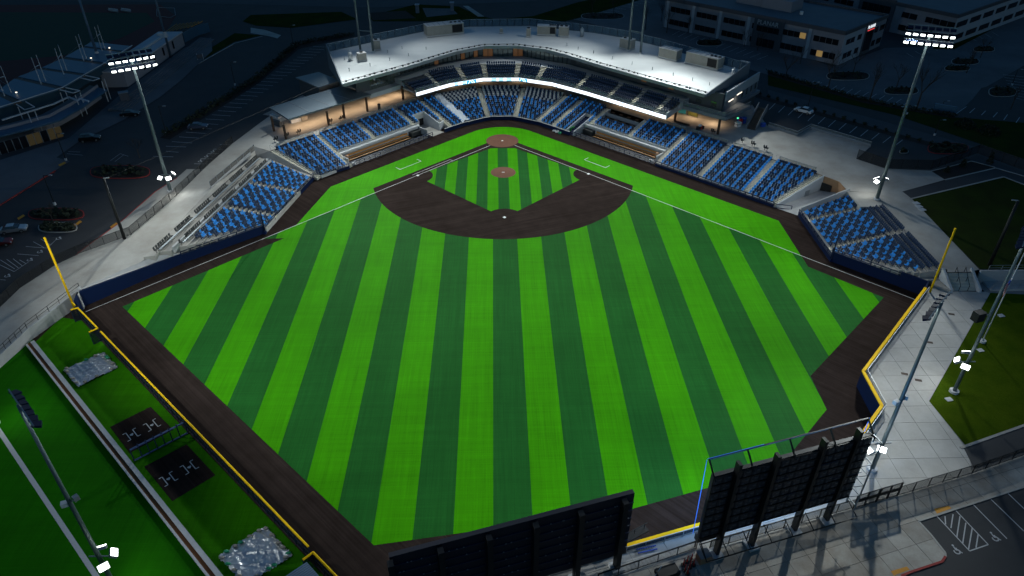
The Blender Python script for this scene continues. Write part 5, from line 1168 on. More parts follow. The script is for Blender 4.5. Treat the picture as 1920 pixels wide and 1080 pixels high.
    MB().beam(a+back*2.2+Vector((0,0,4.2)), b+back*2.2+Vector((0,0,4.2)), .10).build('catwalk_rail', M['steel_black'], r); MB().beam(a+back*.5+Vector((0,0,4.9)), b+back*.5+Vector((0,0,4.9)), .10).build('catwalk_rail', M['steel_black'], r)
    for t in (0, .14, .28, .42, .56, .7, .85, 1.0): p = lerp(a, b, t); MB().beam(p+back*.4+Vector((0,0,5.0)), p+back*2.2+Vector((0,0,4.2)), .08).build('catwalk_bracket', M['steel_black'], r)
    MB().beam(a+back*2.2+Vector((0,0,4.2)), a+back*.4+Vector((0,0,5.6)), .1).build('catwalk_rail', M['steel_black'], r)
boardB()
# equipment between and behind the boards
t = thing('equipment_box', 'long dark cabinet hung under the left end of video board', 'cabinet', at(1323, 1015, ZP)); c = at(1323, 1025, ZP); MB().box((c.x, c.y, 4.4), (3.0, .7, 1.0), .29).build('cabinet', M['black'], t); MB().beam((c.x-1.2, c.y, ZP), (c.x-1.2, c.y, 4.0), .12).build('leg', M['steel_black'], t); MB().beam((c.x+1.2, c.y+.35, ZP), (c.x+1.2, c.y+.35, 4.0), .12).build('leg', M['steel_black'], t)
t = thing('lift_platform', 'dark platform arm sticking out from the left scoreboard', 'platform', Vector((12.5, -117.5, ZP)))
a, b = at(1165, 1015, 4.2), at(1212, 990, 4.2); MB().beam(a, b, .9, .25).build('deck', M['steel_black'], t); MB().beam(a+Vector((0,0,-1.0)), b, .12).build('strut', M['steel_grey'], t); MB().beam(a+Vector((0,0,.9)), b+Vector((0,0,.9)), .08).build('rail', M['steel_black'], t)
for f in (.1, .5, .9): MB().beam(lerp(a, b, f), lerp(a, b, f)+Vector((0,0,.9)), .06).build('rail_post', M['steel_black'], t)
c0, c1 = at(1195, 1034, ZP+.25), at(1231, 1026, ZP+.25); t = thing('folded_ladder', 'blue folded ladder lying on the concrete behind the yellow line', 'ladder', (c0.x, c0.y, ZP)); d = (c1-c0).normalized(); s = Vector((-d.y, d.x, 0))
for g in (-.22, .22): MB().beam(c0+s*g, c1+s*g, .09, .14).build('side_rail', M['plastic_blue'], t)
for i in range(8): p = lerp(c0, c1, (i+.5)/8); MB().beam(p-s*.22, p+s*.22, .06).build('rung', M['galvanised'], t)
# post supports near the left board foot
c = at(1340, 1040, ZP); t = thing('utility_box', 'squat brown utility box with grey lid behind the fence', 'cabinet', at(1317, 1048, ZP)); c = at(1317, 1050, ZP); MB().box((c.x, c.y, ZP+.55), (1.2, 1.0, 1.1), .29).build('box', M['soffit_wood'], t); MB().box((c.x, c.y, ZP+1.14), (1.35, 1.15, .1), .29).build('lid', M['cladding'], t)
# red delineator posts
for i, (px_, py_) in enumerate(((1281, 1060), (1288, 1054), (1296, 1050), (1284, 1070), (1293, 1064), (1300, 1060), (1289, 1076))):
    c = at(px_, py_, ZP); t = thing('delineator', f'red delineator post, {ORD[i]} of the huddle beside the bottom fence', 'delineator', c, group='red delineator posts'); MB().tube(c, c+Vector((0,0,1.1)), .08, .05, n=8).build('post', M['plastic_red'], t); MB().tube(c, c+Vector((0,0,.1)), .28, n=10).build('base', M['black'], t)
c = at(1250, 1078, ZP); t = thing('equipment_cart', 'dark cart with white handles at the bottom fence', 'cart', c); MB().box((c.x, c.y, ZP+.5), (2.4, 1.2, .6), .3).build('body', M['black'], t); MB().tube((c.x-1.6, c.y-.6, ZP+.2), (c.x-.6, c.y+.3, ZP+1.2), .04, n=5).build('handle', M['plastic_white'], t)
for g in (-.8, .8): MB().tube((c.x+g, c.y-.7, ZP+.22), (c.x+g, c.y-.55, ZP+.22), .22, n=10).build('wheel', M['tyre'], t)
# ================================================================== west side: forecourt fence, car park, neighbouring stadium
def bar_fence(pts, label, h=1.6, step=2.6, post='steel_black', infill='picket_dark', rails=(1.0, .08), pickets=0, name='bar_fence', cat='fence'):
    r = thing(name, label, cat, tuple(pts[0])); me = MB().bx(-.04, .04, -.04, .04, 0, h+.05).mesh('fence_post', M[post])
    for a, b in zip(pts, pts[1:]):
        L_ = (b-a).length; n = max(1, round(L_/step)); ang = math.atan2(b.y-a.y, b.x-a.x)
        for i in range(n): inst('fence_post', me, lerp(a, b, i/n), ang, r)
        for f in rails: MB().beam(a+Vector((0,0,h*f)), b+Vector((0,0,h*f)), .06).build('rail', M[post], r)
        if pickets:
            pk = MB(); m = int(L_/pickets)
            for i in range(m): p = lerp(a, b, (i+.5)/m); pk.bx(p.x-.012, p.x+.012, p.y-.012, p.y+.012, p.z+.06, p.z+h)
            o = pk.build('picket', M[post], r); o['kind'] = 'stuff'
        else: wallp(a, b, (a.z+.08, b.z+.08), (a.z+h-.05, b.z+h-.05), .015).build('mesh_infill', M[infill], r)
    inst('fence_post', me, pts[-1], 0, r); return r
bar_fence(FEN[:7], 'long black bar fence along the left forecourt and car park', 1.7)
bar_fence([at(395, 353, 'L'), at(470, 290, ZU), at(478, 283, ZU)], 'short grey fence beside the left corner stand terraces, dark mesh as wall shading', 1.5, post='steel_grey', infill='picket_dark')  # dark infill put in for the shading on the ramp wall
r_ = thing('ramp_kerb_wall', 'low concrete wall added as ramp shading under the short fence of left forecourt', 'wall', at(395, 353, 'L')); a, b = at(395, 353, 'L'), at(470, 290, ZU); wallp(a, b, (a.z, b.z), (a.z+.25, b.z+.7), .3).build('wall_face', M['wall_concrete'], r_)  # low wall added for the shade along the ramp
side = [at(p[0], p[1], 'L') for p in ((377, 317), (350, 317), (332, 333), (290, 360), (225, 417), (172, 455), (142, 478))]
sw = side+[FEN[3], FEN[2], FEN[1], at(385, 316, 'L')]
struct(MB().sheet([(p.x, p.y, zleft(p.y)-.01) for p in sw]), 'sidewalk', M['concrete'])
def kerb(pts, name, m, w=.22, dz=.03, h=.12, zf=None):
    mb = MB()
    for a, b in zip(pts, pts[1:]):
        za = (a.z if zf is None else zf(a)); zb_ = (b.z if zf is None else zf(b)); wallp(a, b, (za-h, zb_-h), (za+dz, zb_+dz), w, mb_=mb)
    return struct(mb, name, M[m])
kerb(side[2:], 'red_kerb', 'paint_red', .2, .02)
k2 = [at(p[0], p[1], 'L') for p in ((-60, 425), (0, 384), (103, 320))]
kerb(k2, 'red_kerb', 'paint_red', .3, .03)
walk2 = [at(p[0], p[1], 'L') for p in ((-60, 425), (0, 384), (103, 320), (131, 302), (106, 295), (150, 264), (231, 225), (300, 182), (340, 150), (398, 95), (396, 70), (345, 90), (236, 168), (130, 258), (0, 300), (-60, 320))]
struct(MB().sheet([(p.x, p.y, zleft(p.y)-.02) for p in walk2]), 'stadium_walk', M['asphalt_old'])
struct(MB().sheet([at(p[0], p[1], ZU-.08) for p in ((240, 196), (300, 160), (398, 88), (440, 62), (490, 66), (440, 78), (330, 140), (255, 196))]), 'verge_lawn', M['dry_lawn'])
kerb([at(p[0], p[1], ZU-.1) for p in ((255, 198), (330, 143), (440, 81), (492, 68))], 'kerb', 'concrete', .35, .04)
struct(MB().sheet([at(p[0], p[1], ZU-.07) for p in ((470, 52), (497, 56), (527, 66), (520, 72), (505, 68), (470, 62))]), 'kerb_island', M['concrete'])
struct(MB().sheet([at(p[0], p[1], ZU-.07) for p in ((470, 28), (640, 22), (670, 36), (600, 45), (548, 52), (480, 48), (455, 40))]), 'verge_lawn', M['dry_lawn'])
# stall lines
ln = MB()
a, b = at(322.5, 265.5, ZU-.136), at(587, 87, ZU-.136); e = at(360, 268, ZU-.136)-a; n = int((b-a).length/2.75)
for i in range(n+1): p = lerp(a, b, i/n); ln.strip([xy(p), xy(p+e*(1.0))], .14, ZU-.136)
struct(ln, 'parking_lines', M['paint_white'])
ln = MB()
for x0, y0, x1, y1 in ((364, 307, 391, 307.5), (376, 297.5, 400, 298), (389, 288, 410, 288), (400, 279.5, 420, 280), (412, 271, 432, 271), (287, 293, 325, 294), (311, 283.5, 335, 285.5), (311, 274, 349, 275.5)):
    ln.strip([xy(at(x0, y0, ZU-.13)), xy(at(x1, y1, ZU-.13))], .14, ZU-.13)
struct(ln, 'parking_lines', M['paint_white'])
def wheel_sign(px, py, z, sc=.55, flip=1):
    c = at(px, py, z) if z != 'L' else at(px, py, 'L'); zz = c.z+.012 if z != 'L' else zleft(c.y)-.12; mb = MB(); g = lambda a, b: (c.x+a*sc*flip, c.y+b*sc)
    ring = [g(.55*math.cos(t*math.pi/6), -.25+.55*math.sin(t*math.pi/6)) for t in range(-7, 4)]
    mb.strip(ring, .14, zz); mb.strip([g(-.1, .9), g(-.05, .1), g(.5, .05), g(.75, -.6), g(.95, -.5)], .14, zz+.001); mb.strip([g(-.05, .5), g(.35, .45)], .12, zz+.001); mb.disc((*g(-.1, 1.15), zz), .17*sc*1.3, 10)
    struct(mb, 'wheelchair_symbol', M['paint_white'])
for p in ((375, 302), (387, 293), (399, 284)): wheel_sign(*p, ZU-.14, .6)
# hatched bays bottom left of the lot
ln = MB(); zl = lambda p: zleft(p.y)-.128
def lstrip(pts, w=.09):
    for q0, q1 in zip(pts, pts[1:]):
        a, b = at(*q0, 'L'), at(*q1, 'L'); d = Vector((b.x-a.x, b.y-a.y, 0)).normalized(); s = Vector((-d.y, d.x, 0))*w/2
        ln.add([(*xy(a-s), zl(a)), (*xy(b-s), zl(b)), (*xy(b+s), zl(b)), (*xy(a+s), zl(a))], [(0,1,2,3)])
lstrip([(-12, 490), (26, 508), (53, 490)]); lstrip([(0, 486), (27, 503)]); lstrip([(12, 485), (34, 501)]); lstrip([(24, 484), (41, 497)]); lstrip([(36, 486), (48, 493)])
lstrip([(32, 475), (72, 478)]); lstrip([(48, 461), (88, 464), (106, 447)]); lstrip([(62, 452), (82, 463)]); lstrip([(76, 447), (94, 458)]); lstrip([(0, 523), (10, 524)])
lstrip([(125, 287), (155, 290)]); lstrip([(128, 283), (150, 284)]); lstrip([(207, 300), (225, 287), (240, 292)]); lstrip([(215, 302), (232, 289)])
struct(ln, 'parking_lines', M['paint_white'])
for p in ((14, 515), (56, 485), (75, 470), (110, 445)): wheel_sign(*p, 'L', .7)
for q4 in (((112, 312), (124, 306), (121, 303), (109, 309)), ((35, 412), (47, 405), (44, 402), (32, 409)), ((141, 425), (154, 416), (150, 413), (138, 422)), ((209, 428), (222, 420), (218, 417), (206, 425))):
    ps = [at(*p, 'L') for p in q4]; struct(MB().sheet([(p.x, p.y, zleft(p.y)+.012) for p in ps]), 'tactile_pad', M['paint_orange'])
# planting islands with low dark ground cover
def island(cx_, cy_, rx, ry, z, label, mcol='mulch', kerbm='paint_red', shrubs=14):
    pts = [at(cx_+rx*math.copysign(abs(math.cos(t))**.7, math.cos(t)), cy_+ry*math.copysign(abs(math.sin(t))**.7, math.sin(t)), z) for t in [2*math.pi*i/24 for i in range(24)]]
    zz = (lambda p: zleft(p.y)) if z == 'L' else (lambda p: z)
    struct(MB().sheet([(p.x, p.y, zz(p)) for p in pts]), 'planting_bed', M[mcol])
    kerb(pts+[pts[0]], 'kerb', kerbm, .18, .02, .16, zz)
    c = sum(pts, Vector())/len(pts); mb = MB(); rnd = random.Random(int(cx_*7+cy_))
    for i in range(shrubs*14):
        p = lerp(c, pts[rnd.randrange(24)], rnd.random()**.6*.88); s = rnd.uniform(.12, .35); z0 = zz(p)+rnd.uniform(.05, .5); a_ = rnd.uniform(0, 6.3); t_ = rnd.uniform(-.7, .7)
        u = Vector((math.cos(a_), math.sin(a_), t_))*s; v = Vector((-math.sin(a_), math.cos(a_), rnd.uniform(-.3, .9)))*s; c0 = Vector((p.x, p.y, z0)); mb.add([c0-u-v, c0+u-v, c0+u+v, c0-u+v], [(0,1,2,3)])
    tag(mb.build('ground_cover', M['shrub']), label, 'plants', kind='stuff')
island(105, 401, 52, 11, 'L', 'low dark plants on the long kerbed island left of the forecourt')
island(108, 426, 36, 9, 'L', 'low dark plants on the short bed by the silver car', kerbm='concrete')
island(225, 322, 56, 12, 'L', 'low dark plants on the island behind the left floodlight pole')
island(1695, 284, 8, 3, ZU-.02, 'low plants at the tip of the right car park island', kerbm='concrete', shrubs=3)
# hedge between lot and road
def hedge(pts, label, w=1.6, h=1.0, dens=26):
    mb = MB(); rnd = random.Random(5)
    for a, b in zip(pts, pts[1:]):
        for i in range(int((b-a).length*dens)):
            p = lerp(a, b, rnd.random())+Vector((rnd.uniform(-w, w)*.5, rnd.uniform(-w, w)*.5, 0)); c0 = p+Vector((0,0,rnd.uniform(.05, h))); s = rnd.uniform(.10, .26); a_ = rnd.uniform(0, 6.3)
            u = Vector((math.cos(a_), math.sin(a_), rnd.uniform(-.8, .8)))*s; v = Vector((-math.sin(a_), math.cos(a_), rnd.uniform(-.8, .8)))*s; mb.add([c0-u-v, c0+u-v, c0+u+v, c0-u+v], [(0,1,2,3)])
    tag(mb.build('hedge', M['shrub']), label, 'hedge', kind='stuff')
hedge([at(p[0], p[1], ZU-.1) for p in ((308, 256), (370, 218), (480, 150), (555, 85), (612, 73), (660, 66))], 'dark clipped hedge curving between left car park and road', 2.2, 1.0, 20)
struct(MB().sheet([at(p[0], p[1], ZU-.1) for p in ((300, 258), (365, 214), (475, 146), (550, 80), (612, 68), (665, 60), (665, 68), (615, 79), (560, 92), (485, 156), (378, 224), (318, 262))]), 'planting_strip', M['mulch'])
# bare trees
def tree_mesh(seed, h, spread):
    rnd = random.Random(seed); tr, cr = MB(), MB(); tr.tube((0,0,0), (0,0,h*.35), .16, .11, n=7)
    def grow(p, d, L_, r, lev):
        q_ = p+d*L_; (tr if lev == 0 else cr).tube(p, q_, r, r*.55, n=4 if lev else 6)
        if lev >= 4: return
        for _ in range(3 if lev < 3 else 2):
            nd = (d+Vector((rnd.uniform(-1, 1), rnd.uniform(-1, 1), rnd.uniform(-.15, .7)))*spread).normalized(); grow(lerp(p, q_, rnd.uniform(.55, 1)), nd, L_*rnd.uniform(.6, .85), r*.55, lev+1)
    for _ in range(4): grow(Vector((0,0,h*.33)), Vector((rnd.uniform(-.5, .5), rnd.uniform(-.5, .5), 1)).normalized(), h*.26, .09, 1)
    return tr.mesh('trunk', M['bark']), cr.mesh('crown', M['bark'])
TREES = [tree_mesh(s, 8.5, .62) for s in (1, 2, 3)]
def tree(px, py, sc, label, i=0, z=ZU-.1):
    c = at(px, py, z); t = thing('bare_tree', label, 'tree', c, random.uniform(0, 6), 'bare winter trees'); t.scale = (sc, sc, sc)
    for nm, me in zip(('trunk', 'crown'), TREES[i % 3]): o = bpy.data.objects.new(nm, me); o.parent = t; COL.objects.link(o)
tree(101, 418, .55, 'small bare tree on the short bed by the silver car', 0); tree(262, 296, .6, 'small bare tree on the island behind left floodlight pole', 1)
# lamp posts
def lamp_post(base, top, label, z=ZU-.12, arm=1.0, two=False, lit=False):
    c = at(*base, z); 
    h = 0
    for k_ in range(20, 160):
        d = Vector((c.x, c.y, z+k_*.1))-CAMP; yy = 540-FPX*d.dot(UP)/d.dot(FW)
        if yy < top[1]: h = k_*.1; break
    h = h or 7; t = thing('lamp_post', label, 'lamp post', c, group='car park lamp posts'); MB().tube(c, c+Vector((0,0,h)), .10, .06, n=8).build('pole', M['steel_black'], t); MB().tube(c, c+Vector((0,0,.5)), .25, n=10).build('footing', M['cap_concrete'], t)
    for s in ((-1, 1) if two else (1,)): MB().beam(c+Vector((0,0,h)), c+Vector((s*arm, .2*s, h+.05)), .10).build('arm', M['steel_black'], t); MB().box((c.x+s*(arm+.2), c.y+.2*s, c.z+h+.02), (.7, .35, .12)).build('lamp_head', M['steel_grey' if not lit else 'lamp_warm'], t)
lamp_post((103, 384), (82, 330), 'dark lamp post on the long kerbed island'); lamp_post((124, 301), (106, 252), 'dark lamp post beside the hatched bay and stadium walk'); lamp_post((311, 248), (299, 200), 'dark lamp post at the hedge end'); lamp_post((441, 160), (434, 117), 'dark lamp post half way along the hedge'); lamp_post((550, 86), (545, 48), 'dark lamp post at the hedge bend near the roof')
# neighbouring stadium
A8 = lambda a, b, z: at(a/8, 60+b/8, z)
ns = thing('neighbour_stadium', 'neighbouring grandstand with blue roof bays and white masts', 'grandstand', A8(640, 1200, ZU))
LO = [A8(*p, 11) for p in ((-420, 1260), (260, 1050), (930, 840), (1270, 640), (1560, 475), (1850, 290))]; HI = [A8(*p, 11.6) for p in ((-600, 1080), (-60, 900), (240, 680), (600, 545), (950, 385), (1250, 215))]
LO.append(LO[-1]+Vector((.2, 5.5, 0))); HI.append(HI[-1]+Vector((.3, 5.0, 0)))
for i in range(6):
    a, b, c, d = LO[i], LO[i+1], HI[i+1], HI[i]; s0, s1 = .09, .91
    q4 = [lerp(a, b, s0), lerp(a, b, s1), lerp(d, c, s1), lerp(d, c, s0)]; MB().hexa([p-Vector((0,0,.3)) for p in q4], q4).build('roof_bay', M['roof_blue'], ns)
    if i < 5: q4 = [lerp(LO[i], LO[i+1], .92), lerp(LO[i+1], LO[i+2], .08), lerp(HI[i+1], HI[i+2], .08), lerp(HI[i], HI[i+1], .92)]; MB().hexa([p-Vector((0,0,.5)) for p in q4], [p-Vector((0,0,.15)) for p in q4]).build('roof_gutter', M['roof_brown'], ns)
    MB().beam(LO[i]+Vector((0,0,.08)), LO[i+1]+Vector((0,0,.08)), .16).build('roof_edge', M['steel_white'], ns)
for pr in (((70, 960), (175, 925)), ((620, 785), (690, 745)), ((960, 640), (1005, 580)), ((1260, 440), (1300, 410)), ((1535, 290), (1575, 260))):
    tops = []
    for a_, b_ in pr:
        p = A8(a_, b_, 11.2); MB().tube(p, p+Vector((0,0,6.6)), .13, .07, n=6).build('mast', M['steel_white'], ns); tops.append(p+Vector((0,0,4.2)))
    MB().beam(*tops, .12).build('mast_crossbar', M['steel_white'], ns)
    for p, g in ((tops[0], -1), (tops[0], 1)): MB().tube(p, Vector((p.x+g*6.5, p.y-g*2.5, 11.3)), .03, n=4).build('stay_cable', M['steel_grey'], ns)
for a_, b_ in ((245, 905), (1365, 390), (1640, 238)): c = A8(a_, b_, 11.6); MB().box(c, (.3, .3, .2)).build('roof_lamp', M['lamp_strip'], ns)
B8 = lambda a, b, z: at(a/8, 170+b/8, z)
wl_ = [LO[i]+Vector((-1.6, .6, 0)) for i in range(6)]
for a, b in zip(wl_, wl_[1:]):
    wallp(a, b, ZU+3.6, 10.6, .3).build('glass_front', M['glass_wall'], ns)
bs = [B8(-60, 900, ZU), B8(480, 760, ZU), B8(960, 620, ZU), B8(1300, 420, ZU), B8(1660, 150, ZU)]
for a, b in zip(bs, bs[1:]): wallp(a+Vector((-3.2, 2.0, 0)), b+Vector((-3.2, 2.0, 0)), ZU, 8.0, .3).build('lower_wall', M['stadium_wall'], ns)
dkp = [p+Vector((0,0,0)) for p in bs]
for a, b in zip(bs, bs[1:]): q4 = [a, b, b+Vector((-6, 3.5, 0)), a+Vector((-6, 3.5, 0))]; MB().prism([xy(p) for p in q4], 7.0, 7.35).build('terrace', M['roof_blue'], ns)
# lit shop front at street level
a, b = B8(20, 960, ZU), B8(960, 690, ZU)
for j in range(9):
    p, q_ = lerp(a, b, (j+.05)/9), lerp(a, b, (j+.95)/9); wallp(p, q_, ZU+.1, ZU+2.6, .12).build('shop_window', M['warm_wall'] if j in (4, 5, 7, 8) else M['window_dark'], ns); MB().bx(p.x-.06, p.x+.06, p.y-.2, p.y-.08, ZU, ZU+2.8).build('mullion', M['steel_grey'], ns)
for (x0, y0), (x1, y1) in (((545, 660), (430, 340)), ((645, 625), (525, 320)), ((1240, 385), (1160, 140)), ((1310, 350), (1235, 140)), ((1625, 165), (1510, -180)), ((1665, 130), (1570, -200)), ((1020, 350), (950, 160)), ((1090, 310), (1020, 120)), ((400, 570), (330, 400))):
    p = B8(x0, y0, ZU); MB().tube(p, p+Vector((0,0,5.4)), .12, n=6).build('portal_leg', M['steel_white'], ns)
for pts in (((370, 285), (245, 205)), ((520, 245), (385, 165)), ((370, 285), (520, 245))):
    MB().beam(B8(*pts[0], 10.0), B8(*pts[1], 11.0), .18).build('portal_beam', M['steel_white'], ns)
for a_, b_ in (((30, 440), (800, 200)), ((800, 200), (1030, 95)), ((1030, 95), (1160, 150)), ((1160, 150), (1200, 120)), ((1200, 120), (1330, 160))): MB().beam(B8(*a_, 9.0), B8(*b_, 9.0), .35, .3).build('canopy_edge', M['steel_white'], ns)
for dx in (0, 295, 655): 
    p = [A8(1100+dx, 915-dx*.62, 10.2), A8(1200+dx, 880-dx*.62, 10.2), A8(985+dx, 835-dx*.62, 11), A8(895+dx, 865-dx*.62, 11)]
    for a, b in ((p[0], p[1]), (p[1], p[2]), (p[0], p[3])): MB().beam(a, b, .18).build('portal_beam', M['steel_white'], ns)
# pale annex with slit windows
an = thing('stadium_annex', 'long pale flat roofed annex with narrow dark windows', 'building', Vector((-100.5, 45, ZU)))
a, b = Vector((-101.2, 28.0, 0)), Vector((-99.4, 66.8, 0)); MB().prism([xy(a), xy(b), (-106.5, 66.8), (-107.5, 28.0)], ZU, 8.4).build('wall', M['stadium_wall'], an); MB().prism([(-101.0, 27.8), (-99.2, 67), (-106.7, 67), (-107.7, 27.8)], 8.4, 8.75).build('roof', M['office_wall_light'], an)
for t in (.28, .46, .62, .80): p = lerp(a, b, t); MB().bx(p.x-.1, p.x+.25, p.y-.3, p.y+.3, ZU+1.4, ZU+3.6).build('window', M['window_dark'], an)
MB().beam((-104.5, 36, 9.0), (-103.0, 60, 9.0), .7, .5).build('duct', M['hvac_top'], an); MB().box((-104, 63, 9.1), (2.4, 2.0, .8)).build('vent_box', M['hvac_top'], an)
# steps below the annex and bleachers beyond
st = MB()
for k_ in range(5): st.prism([(-98.6+.9*k_, 10), (-97.0+.9*k_, 74), (-96.1+.9*k_, 74), (-97.7+.9*k_, 10)], ZU-.2, ZU+.62-.13*k_)
struct(st, 'terrace_steps', M['asphalt_old'])
bl = thing('bleachers', 'dark bleachers with yellow step edges beyond the annex', 'bleachers', (-102, 80, ZU))
for k_ in range(8): c0, c1 = at(308+7*k_, 62-1.5*k_, 6+.2*k_), at(330+7*k_, 46-.8*k_, 6+.2*k_); MB().beam(c0, c1, .5, .3).build('bench_row', M['office_dark'], bl); MB().beam(c0+Vector((.3, 0, .2)), c1+Vector((.3, 0, .2)), .12).build('yellow_edge', M['paint_orange'], bl)
for a_, b_ in zip(((347, 80), (372, 66)), ((372, 66), (394, 60))): wallp(at(*a_, ZU), at(*b_, ZU), ZU, 7.4, .1).build('glass_screen', M['roof_blue'], bl)
# dark pitch with red surround
struct(MB().sheet([at(p[0], p[1], ZU-.10) for p in ((-200, 10), (300, 8), (330, 30), (310, 62), (230, 100), (120, 130), (0, 160), (-200, 190))]), 'running_surround', M['track_red'])
struct(MB().sheet([at(p[0], p[1], ZU-.09) for p in ((-200, 22), (275, 24), (290, 40), (225, 72), (120, 104), (0, 115), (-200, 150))]), 'dark_pitch', M['field_dark'])
for b_, lab in (((183, 105), 'tall bare pole rising through the neighbour roof'), ((310, 68), 'tall bare pole beside the annex roof')):
    c = at(*b_, 10.5); t = thing('floodlight_mast', lab, 'pole', (c.x, c.y, ZU)); MB().tube((c.x, c.y, ZU), (c.x, c.y, 32), .38, .26, n=10).build('pole', M['steel_white'], t, True); D('mast_blue', (.10, .16, .22), .5, .4); t.children[0].data.materials[0] = M['mast_blue']; MB().tube((c.x, c.y, 10.3), (c.x, c.y, 11.8), .8, .45, n=10).build('collar', M['cap_concrete'], t)
t = thing('goal_frame', 'white goal frame standing beyond the dark pitch', 'goal', at(300, 28, ZU))
for a_, b_ in (((294, 14), (327, 15)), ((327, 15), (329, 28)), ((294, 14), (294, 30)), ((294, 30), (320, 33)), ((320, 33), (329, 28))): MB().beam(at(*a_, ZU+1 if a_[1] < 20 else ZU), at(*b_, ZU+1 if b_[1] < 20 else ZU), .12).build('bar', M['steel_grey'], t)
for x0, x1, lab in ((203, 221, 'left'), (227, 245, 'right')): a, b = at(x0, 18, ZU+.4), at(x1, 20.5, ZU+.4); t = thing('bench', f'pale {lab} bench of the pair beyond the dark pitch', 'bench', a); MB().beam(a, b, .5, .12).build('seat', M['steel_white'], t); MB().beam(a+Vector((0,.3,.4)), b+Vector((0,.3,.4)), .1, .3).build('backrest', M['steel_white'], t); MB().beam(a-Vector((0,0,.4)), b-Vector((0,0,.4)), .2).build('foot', M['steel_grey'], t)
# ---- cars
def car(px, py, heading, paint, label, z=ZU-.14, suv=False):
    c = at(px, py, z) if z != 'L' else at(px, py, 'L'); zz = (zleft(c.y)-.14) if z == 'L' else z; t = thing('parked_car', label, 'car', (c.x, c.y, zz), heading, 'cars parked around the stadium'); h = .25 if suv else 0
    def part(mb, nm, m, par=None, sm=False):
        me = mb.mesh(nm, M[m]); o = bpy.data.objects.new(nm, me); o.parent = par or t; COL.objects.link(o); return o
    prof = [(-2.2, .35), (-2.25, .75+h*.5), (-2.05, .95+h), (-1.0 if not suv else -2.0, 1.02+h), (1.0, .98+h*.6), (1.95, .82+h*.5), (2.22, .62+h*.4), (2.2, .32)]
    mb = MB(); n = len(prof)
    vs = [(x, s*(.90 if .4 < zz_ < .9+h else .84), zz_) for s in (-1, 1) for x, zz_ in prof]; mb.add(vs, [tuple(range(n-1, -1, -1)), tuple(range(n, 2*n))]+[(i, (i+1)%n, n+(i+1)%n, n+i) for i in range(n)]); part(mb, 'body', paint)
    x0, x1, x2, x3 = ((-2.0, -1.8, .25, 1.05) if suv else (-1.75, -.95, .25, 1.05)); zb, zt = .98+h*.8, 1.45+h
    mb = MB().hexa([(x0, -.80, zb), (x3, -.80, zb), (x3, .80, zb), (x0, .80, zb)], [(x1, -.62, zt), (x2, -.62, zt), (x2, .62, zt), (x1, .62, zt)]); part(mb, 'windows', 'car_glass')
    part(MB().hexa([(x1-.05, -.64, zt-.01), (x2+.05, -.64, zt-.01), (x2+.05, .64, zt-.01), (x1-.05, .64, zt-.01)], [(x1+.05, -.58, zt+.05), (x2-.05, -.58, zt+.05), (x2-.05, .58, zt+.05), (x1+.05, .58, zt+.05)]), 'roof', paint)
    for s in (-1, 1):
        for x in (-1.4, 1.4): w = part(MB().tube((x, s*.72, .33), (x, s*.93, .33), .33, n=14), 'wheel', 'tyre'); part(MB().tube((x, s*.935, .33), (x, s*.945, .33), .2, n=10), 'rim', 'rim', w)
        part(MB().box((2.19, s*.62, .62+h*.4), (.1, .36, .14)), 'headlight', 'head_clear'); part(MB().box((-2.24, s*.66, .78+h*.5), (.06, .3, .16)), 'tail_light', 'tail_red'); part(MB().box((.75, s*.93, 1.0+h), (.14, .16, .1)), 'mirror', paint)
car(27, 433, .28, 'car_silver', 'silver hatchback parked at the left picture edge', 'L'); car(-2, 459, .3, 'car_red', 'dark red car cut by the left picture edge', 'L'); car(170, 264, .28, 'car_black', 'black sport utility car waiting by the hatched bay', suv=True)
car(245, 217, .20, 'car_black', 'black car parked beside the stadium walk'); car(372, 241, .12, 'car_blue', 'dark saloon parked in the lined bay near the hedge')
c = at(236, 190, ZU); t = thing('utility_cabinet', 'dark utility cabinet on the corner of the stadium walk', 'cabinet', c); MB().box((c.x, c.y, ZU+1.2), (2.2, 1.6, 2.4), .5).build('cabinet', M['office_dark'], t); MB().box((c.x, c.y, ZU+2.45), (2.4, 1.8, .12), .5).build('lid', M['cladding'], t)
c = at(376, 112, ZU); t = thing('roadside_sign', 'small framed sign on the dark verge', 'sign', c); MB().box((c.x, c.y, ZU+1.0), (1.8, .15, 1.2), .4).build('panel', M['office_dark'], t); MB().beam((c.x-.8, c.y, ZU), (c.x-.8, c.y, ZU+1.8), .12).build('post', M['steel_white'], t); MB().beam((c.x+.8, c.y+.3, ZU), (c.x+.8, c.y+.3, ZU+1.8), .12).build('post', M['steel_white'], t)
